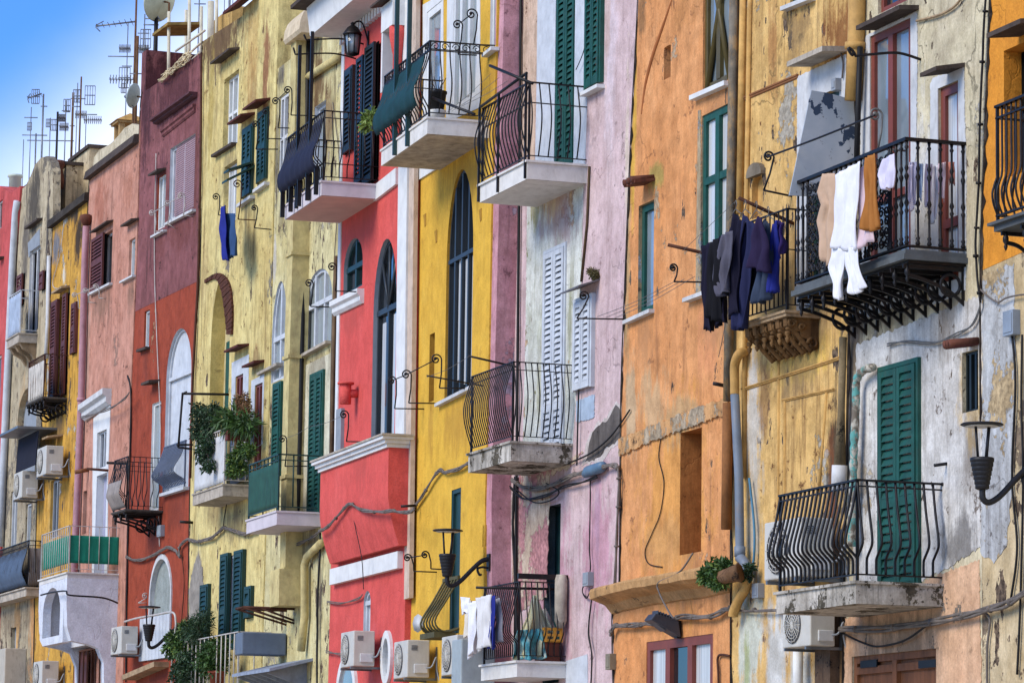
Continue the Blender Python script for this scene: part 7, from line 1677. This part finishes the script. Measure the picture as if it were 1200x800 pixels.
# hangs from the wall, front edge swung out
X0, X1 = xs - 1.6, xs; zt = F1.P(40, 508)[1]
X0, X1 = F1.P(20, 532, .45)[0], F1.P(43, 526, .45)[0]; zt = F1.P(31, 510, .45)[1]; z9 = F1.P(31, 549, .45)[1]
MB().mat(fab('black_navy_awning', (38, 40, 54))).hexa([(X0, -.47, z9), (X1, -.47, z9), (X1, -.45, z9), (X0, -.45, z9)], [(X0, -.43, zt), (X1, -.43, zt), (X1, -.41, zt), (X0, -.41, zt)]).mat(M['alu']).box(X0 - .1, X1 + .02, -.9, .0, zt + .03, zt + .08).thing(F1, (xs, 0, zt), 'awning', 'dark roll-down awning under the rusty balcony at far left', 'awning')
# tiles: small grey canopy of far-left windows
# iron washing frame in front of the planted balcony
mb = MB().mat(M['iron']); xs = F5.P(268, 462)[0]; A, B_, C_ = F5.Q(xs, 214, 461), F5.Q(xs, 209, 524), F5.Q(xs, 225, 526)
mb.tube([A, B_], .022, 5).tube([B_, C_], .022, 5).tube([A, A + Vector((.3, 0, 0))], .015, 5).tube([F5.Q(xs, 207, 521), F5.Q(xs, 226, 521)], .02, 5).thing(F5, B_, 'drying_frame', 'bent iron drying frame hanging left of the ivy balcony', 'drying frame')
# ------------------------------------------------------------ roofscape: antennas, dishes, frames
AN = 'television antennas on the roofs'
def antenna(F, px, py_top, py_bot, back, label, els=(), r=.022, mat=None):
    """els: (kind, py, px_left, px_right) kinds: grid, yagi, boom"""
    x, zb = F.P(px, py_bot, -back); zt = F.P(px, py_top, -back)[1]; o = Vector((x, back, zb - 1.2)); rt = root(F, o, 'tv_antenna', label, 'antenna', AN)
    MB().mat(mat or M['mast']).tube([Vector((x, back, zb - 1.2)), Vector((x, back, zt))], [r * 1.1, r * .9], 7).build('mast', rt)
    for kind, py, pl, pr in els:
        z = F.P(px, py, -back)[1]; rr = ray(pl, py); e = Vector((1, 0, 0))
        # spans are laid across the line of sight: direction is image-horizontal in the roof plane
        nx = Vector((F.rot and cos(-F.rot), sin(-F.rot), 0)); L0, L1 = (pl - px) / FPX * (F.world(x, back, z).y), (pr - px) / FPX * (F.world(x, back, z).y)
        A, B_ = Vector((x, back, z)) + nx * L0, Vector((x, back, z)) + nx * L1; up = Vector((0, 0, 1)); b = MB().mat(M['alu'])
        if kind == 'boom':
            b.tube([A, B_ + up * .12], .02, 5); n = 7
            for i in range(n): p = A.lerp(B_ + up * .12, (i + .3) / n); q = Vector((nx.y, -nx.x, 0)) * (.22 + .02 * i); b.tube([p - q, p + q], .008, 4)
            b.tube([A + up * .02, A.lerp(B_, .2) + up * .12], .012, 4).tube([A + up * -.02, A.lerp(B_, .12) - up * .12], .012, 4)
        if kind == 'yagi':
            b.tube([A, B_], .014, 5); n = 9
            for i in range(n): p = A.lerp(B_, (i + .5) / n); b.tube([p - up * .10, p + up * .10], .010, 4); q = Vector((nx.y, -nx.x, 0)) * .2; b.tube([p - q, p + q], .007, 4)
        if kind == 'grid':
            h = (L1 - L0) * .95
            for s_ in (-1, 1): b.tube([A + up * h * s_, B_ + up * h * s_], .011, 4)
            b.tube([A, B_], .012, 4)
            for i in range(5): p = A.lerp(B_, i / 4); b.tube([p - up * h, p + up * h], .008, 4)
        if kind == 'bar':
            b.tube([A, B_], .014, 5)
        b.build('antenna_element', rt)
    return rt
antenna(F3, 154, -20, 205, 1.2, 'tallest antenna mast with a long boom, left of the big dish', [('boom', 36, 106, 154), ('bar', 0, 143, 166), ('yagi', 96, 124, 155), ('grid', 94, 136, 149), ('bar', 70, 122, 156)], .026)
antenna(F3, 158.5, 45, 145, .6, 'thick rusty mast beside the small satellite dish', [('grid', 48, 162, 174), ('bar', 88, 150, 165)], .034)
antenna(F4, 181, 8, 100, .4, 'dark mast carrying the large dish on the purple roof', [('bar', 24, 168, 181), ('bar', 31, 166, 184)], .05, M['cable_d'])
antenna(F2, 92, 93, 200, 1.0, 'antenna with two grid panels above the cream roof blocks', [('grid', 115, 83, 91), ('grid', 114, 97, 109), ('bar', 127, 82, 92)])
antenna(F2, 83, 111, 200, 1.6, 'short rusty antenna between grid antennas', [('grid', 126, 72, 80), ('bar', 149, 80, 86)], .03)
antenna(F2, 65.5, 133, 200, 1.4, 'dark antenna with a small yagi in the middle of the left roofs', [('yagi', 150, 68, 79), ('grid', 148, 58, 65)], .03, M['cable_d'])
antenna(F1, 48, 113, 205, 1.2, 'antenna with a leaning boom and a grid, far left', [('boom', 118, 29, 46), ('grid', 116, 34, 43), ('bar', 127, 45, 53)], .026, M['alu'])
antenna(F1, 40.5, 158, 210, 1.0, 'short antenna with a T bar at far left', [('bar', 160, 24, 54)], .022, M['alu'])
antenna(F5, 222, 10, 60, 1.6, 'thin antenna on the terrace frame', [('bar', 15, 218, 228)], .02, M['cable_d']) if False else None
antenna(F5, 268, -30, 40, 3.0, 'antenna behind the butter yellow parapet', [('grid', -2, 262, 282)], .03, M['alu'])
antenna(F1, 26, 165, 215, 1.2, 'thin leaning wire mast at far left', [], .012, M['alu'])
antenna(F2, 75, 120, 200, 1.8, 'thin distant antenna with fine rungs left of the rusty mast', [('yagi', 140, 66, 75), ('bar', 132, 70, 80)], .016, M['alu'])
antenna(F2, 99, 133, 200, 2.4, 'faint distant antenna with a long boom over the cream roof blocks', [('yagi', 142, 96, 118), ('bar', 136, 95, 112)], .012, M['alu'])
antenna(F1, 57, 140, 205, 2.0, 'slender antenna between the grid antenna and the dark yagi', [('bar', 166, 30, 86), ('grid', 146, 52, 57)], .014, M['alu'])
antenna(F3, 166, 20, 150, 2.2, 'pale thin mast right of the tallest antenna', [('yagi', 60, 160, 172), ('bar', 42, 158, 172)], .016, M['alu'])
antenna(F2, 88, 100, 200, 2.6, 'pale background antenna with a cross bar between the grid panels', [('bar', 118, 80, 98), ('yagi', 136, 86, 100)], .014, M['alu'])
antenna(F1, 34, 128, 210, 2.2, 'pale background antenna left of the leaning boom', [('bar', 140, 26, 42), ('grid', 150, 30, 35)], .014, M['alu'])
antenna(F3, 146, 30, 170, 2.6, 'faint background mast left of the tallest antenna', [('yagi', 60, 136, 150), ('bar', 80, 140, 152), ('grid', 105, 140, 146)], .014, M['alu'])
antenna(F4, 232, -20, 60, 2.4, 'thin mast rising behind the terrace frame', [('bar', 6, 226, 240)], .016, M['alu'])
def dish(F, px, py, R, back, label, tilt=(-.55, -.75, .35), mat=None):
    x, z = F.P(px, py, -back); o = Vector((x, back, z)); ax = Vector(tilt).normalized(); rt = root(F, o - Vector((0, 0, R)), 'satellite_dish', label, 'satellite dish', 'satellite dishes on the roofs')
    pr = [(R * math.sqrt(i / 8), R * .28 * i / 8) for i in range(9)] + [(R * math.sqrt(i / 8) * .98, R * .28 * i / 8 + .015) for i in range(8, -1, -1)]
    MB().mat(mat or plain('greenish_white_dish', (196, 204, 180), .6, 0, .15, .3, .3, (150, 140, 100))).lathe(o, pr, 28, ax).build('reflector', rt)
    e = o + ax * R * 1.1; lo = Vector((0, 0, -1)); MB().mat(M['alu']).tube([o + lo * R * .9 + ax * .2 * R, e + lo * R * .2], .014, 5).lathe(e + lo * R * .2, [(.03, 0), (.04, .1)], 8, tuple(-ax)).build('feed_arm', rt)
    MB().mat(M['mast']).tube([o - ax * .02, o - ax * .16, o - ax * .16 - Vector((0, 0, R * 1.6))], .025, 6).build('mount', rt)
    return rt
dish(F4, 192, 2, .46, .5, 'large pale satellite dish on the dark mast, above the purple parapet', (-.8, -.5, .3)) 
dish(F3, 160, 113, .27, .5, 'small satellite dish low on the rusty mast', (-.55, -.6, .2), plain('grey_green_dish', (170, 184, 180), .6, 0, .15))
# turret chimney with a pyramid cap
x0, x1 = F3.P(124, 160, -1.0)[0], F3.P(149, 150, -1.0)[0]; zt = F3.P(137, 146, -1)[1]; ztip = F3.P(138, 131, -1)[1]; zb = F3.P(137, 185, -1)[1]
x0, x1 = F3.P(137, 146, -1)[0] - .28, F3.P(137, 146, -1)[0] + .28
rt = root(F3, ((x0 + x1) / 2, 1.3, zb), 'chimney', 'square chimney turret with a pyramid tile cap behind the lumpy parapet', 'chimney')
STC = plain('tan_chimney_stone', (196, 160, 104), .9, 0, .3, .2, .4); b = MB().mat(STC).box(x0, x1, 1.0, 1.6, zb - .5, zt - .36)
for (a, c) in ((x0, 1.0), (x1 - .12, 1.0), (x0, 1.48), (x1 - .12, 1.48)): b.box(a, a + .12, c, c + .12, zt - .361, zt)
b.box(x0 - .06, x1 + .06, .94, 1.66, zt, zt + .05); b.build('shaft', rt)
xm = (x0 + x1) / 2; MB().mat(plain('yellow_tile_cap', (206, 160, 84), .9, 0, .3, .2, .5)).add([(x0 - .1, .9, zt + .05), (x1 + .1, .9, zt + .05), (x1 + .1, 1.7, zt + .05), (x0 - .1, 1.7, zt + .05), (xm, 1.3, ztip)], [(0, 1, 4), (1, 2, 4), (2, 3, 4), (3, 0, 4), (3, 2, 1, 0)]).build('pyramid_cap', rt)
# terrace frame and sagging tarpaulin between purple and yellow houses
F = F4; rt = root(F, F.V(215, 90, -1.0), 'terrace_frame', 'cream tubular terrace frame with a sagging canopy on the purple roof', 'terrace frame')
TP = plain('cream_painted_tube', (226, 216, 186), .6, 0, .15, .3, .3); b = MB().mat(TP)
for px, y0, y1, dd in ((198, 14, 84, .3), (222, -10, 72, .5), (218, 12, 76, 1.6), (236, 8, 60, .6), (254, -10, 44, 1.5), (247, 2, 48, 1.0)):
    A, B_ = F.V(px, y0, -dd), F.V(px, y1, -dd); b.tube([A, B_ - Vector((0, 0, .4))], .035 if px != 247 else .07, 7); b.tube([B_, F.V(215, 80, -.9)], .018, 5)
b.tube([F.V(198, 84, -.3), F.V(236, 50, -.3)], .025, 6).tube([F.V(206, 60, -.3), F.V(240, 36, -.3)], .025, 6); b.build('tube_frame', rt)
A, B_, C_, D_ = F.V(183, 40, -.2), F.V(200, 24, -.2), F.V(245, 20, -.2), F.V(225, 40, -.2)
z = F.P(198, 24, -.3)[1]; xa, xb_ = F.P(184, 36, -.3)[0], F.P(202, 24, -.3)[0]; z = F.P(192, 34, -.3)[1]
MB().mat(plain('ochre_canopy_underside', (160, 132, 70), .9, 0, .4, .1, .3)).hexa([(xa, .2, z - .06), (xb_, .2, z - .06), (xb_, .95, z + .02), (xa, .95, z + .02)], [(xa, .2, z), (xb_, .2, z), (xb_, .95, z + .08), (xa, .95, z + .08)]).build('canopy', rt)
b = MB().mat(plain('cream_rope', (226, 206, 160), .9)); rr = random.Random(5)
for k in range(9):
    pts = [F.V(188 + i * 5.0 + rr.uniform(-3, 3), 92 - i * 4.0 + rr.uniform(-5, 5), .08 + rr.uniform(-.06, .06)) for i in range(8)]
    b.tube(smooth(pts, 4), .012, 4)
b.build('rope_tangle', rt)
# ochre block and railing behind
x, z = F5.P(244, 30, -1.5); MB().mat(stucco('ochre_roof_block', (214, 176, 100), (190, 150, 84), (90, 70, 50), streak=.7, seed=60)).box(x, x + 2.0, 1.5, 3.0, z - 2.5, z).build('roof_block', H5.root)
# white railing at far-left roof, pale box
xa, za = F0.P(-3, 206, -1.5); xb_, zb = F0.P(40, 212, -1.5); b = MB().mat(M['alu']); za = zb
for i in range(22): x = xa + (xb_ - xa) * i / 21; b.tube([Vector((x, 1.5, za - .5)), Vector((x, 1.5, za + .05))], .014, 4)
b.tube([Vector((xa, 1.5, za + .05)), Vector((xb_, 1.5, za + .05))], .02, 5).thing(F0, (xa, 1.5, za - .5), 'roof_railing', 'thin grey roof railing at the far left above the rose-red wall', 'railing')
x, z = F0.P(18, 205, -1.0); MB().mat(plain('mint_white_tank', (206, 222, 204), .7, 0, .1)).lathe((x, 1.0, z - 1.0), [(.16, 0), (.16, .92), (.2, .94), (.2, 1.0)], 12).thing(F0, (x, 1.0, z - 1.0), 'vent_pipe', 'pale capped vent pipe beside the grey roof railing', 'vent pipe')
x, z = F1.P(68, 186, -.3); MB().mat(M['tile']).lathe((x, .3, z - .7), [(.14, 0), (.17, .2), (.12, .45), (.17, .55), (.15, .65)], 12).thing(F1, (x, .3, z - .7), 'chimney_pot', 'small terracotta chimney pot beside the round parapet', 'chimney pot')
# tall rear wall seen over the pale cream house
W5c = stucco('pale_yellow_rear_wall', (236, 220, 160), (214, 190, 120), (120, 120, 70), streak=.5, seed=61)
x0, x1 = F5b.P(325, 40, -1.2)[0], F5b.P(390, 20, -1.2)[0]; z1 = F5b.P(326, -60, -1.2)[1]; zt2 = F5b.P(372, 10, -1.2)[1]
H5b_w = MB().mat(W5c).box(x0, F5b.P(354, 20, -1.2)[0], 1.2, 5.0, 6, z1).mat(plain('white_roof_wall', (244, 238, 222), .9)).box(F5b.P(354, 20, -1.2)[0], x1 + 2, 2.2, 5, 6, zt2).build('rear_wall', H5b.root)  # rear part in one even off-white
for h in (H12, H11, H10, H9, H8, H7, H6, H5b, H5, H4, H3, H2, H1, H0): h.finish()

# ------------------------------------------------------------ ground, sky, light
def structure(name, mb):
    o = bpy.data.objects.new(name, mb._mesh(name, Vector((0, 0, 0)))); C.objects.link(o); o['kind'] = 'structure'; return o
structure('ground', MB().mat(plain('pale_quay_paving', (206, 194, 172), .9, 0, .3, .2)).box(-400, 400, -300, 600, -.3, 0))

w = bpy.data.worlds.new('World'); S.world = w; w.use_nodes = True; nt = w.node_tree
bg = nt.nodes['Background']; sky = nt.nodes.new('ShaderNodeTexSky'); sky.sky_type = 'NISHITA'; sky.sun_disc = False
SUN_EL, SUN_AZ = 38.0, -122.0        # azimuth clockwise from +Y (view direction)
sky.sun_elevation = radians(SUN_EL); sky.sun_rotation = radians(SUN_AZ); sky.air_density = 1.0; sky.dust_density = .6; sky.ozone_density = 3.0
# thin bright cloud drifting over the roofs
tc = nt.nodes.new('ShaderNodeTexCoord'); no = nt.nodes.new('ShaderNodeTexNoise'); no.inputs['Scale'].default_value = 5.0; no.inputs['Detail'].default_value = 7
nt.links.new(tc.outputs['Generated'], no.inputs['Vector'])
dt = nt.nodes.new('ShaderNodeVectorMath'); dt.operation = 'DOT_PRODUCT'
nt.links.new(tc.outputs['Generated'], dt.inputs[0]); dt.inputs[1].default_value = (1.0, 0.0, -1.15)
ad = nt.nodes.new('ShaderNodeMath'); ad.operation = 'MULTIPLY_ADD'; nt.links.new(no.outputs['Fac'], ad.inputs[0]); ad.inputs[1].default_value = .10; nt.links.new(dt.outputs['Value'], ad.inputs[2])
mr = nt.nodes.new('ShaderNodeMapRange'); mr.interpolation_type = 'SMOOTHSTEP'; nt.links.new(ad.outputs[0], mr.inputs[0]); mr.inputs[1].default_value = -.338; mr.inputs[2].default_value = -.258
mr.inputs[3].default_value = 0; mr.inputs[4].default_value = .92
mx = nt.nodes.new('ShaderNodeMix'); mx.data_type = 'RGBA'; nt.links.new(mr.outputs[0], mx.inputs['Factor']); tint = nt.nodes.new('ShaderNodeMix'); tint.data_type = 'RGBA'; tint.blend_type = 'MULTIPLY'; tint.inputs['Factor'].default_value = 1.0; nt.links.new(sky.outputs[0], tint.inputs[6]); tint.inputs[7].default_value = (.26, .52, .92, 1); nt.links.new(tint.outputs[2], mx.inputs[6]); mx.inputs[7].default_value = (5.5, 5.8, 6.7, 1)
nt.links.new(mx.outputs[2], bg.inputs['Color']); bg.inputs['Strength'].default_value = .135
sl = bpy.data.lights.new('sun', 'SUN'); sl.energy = 2.0; sl.angle = radians(30); sl.color = (1.0, .90, .74)
so = bpy.data.objects.new('sun', sl); C.objects.link(so)
az, el = radians(SUN_AZ), radians(SUN_EL)
sd = Vector((sin(az) * cos(el), cos(az) * cos(el), sin(el)))
so.rotation_euler = sd.to_track_quat('Z', 'Y').to_euler()
S.view_settings.view_transform = 'Standard'; S.view_settings.look = 'None'; S.view_settings.gamma = 1; S.view_settings.use_curve_mapping = False
S.view_settings.exposure = 0.86
S.cycles.max_bounces = 5; S.cycles.diffuse_bounces = 3; S.cycles.glossy_bounces = 2; S.cycles.use_denoising = True
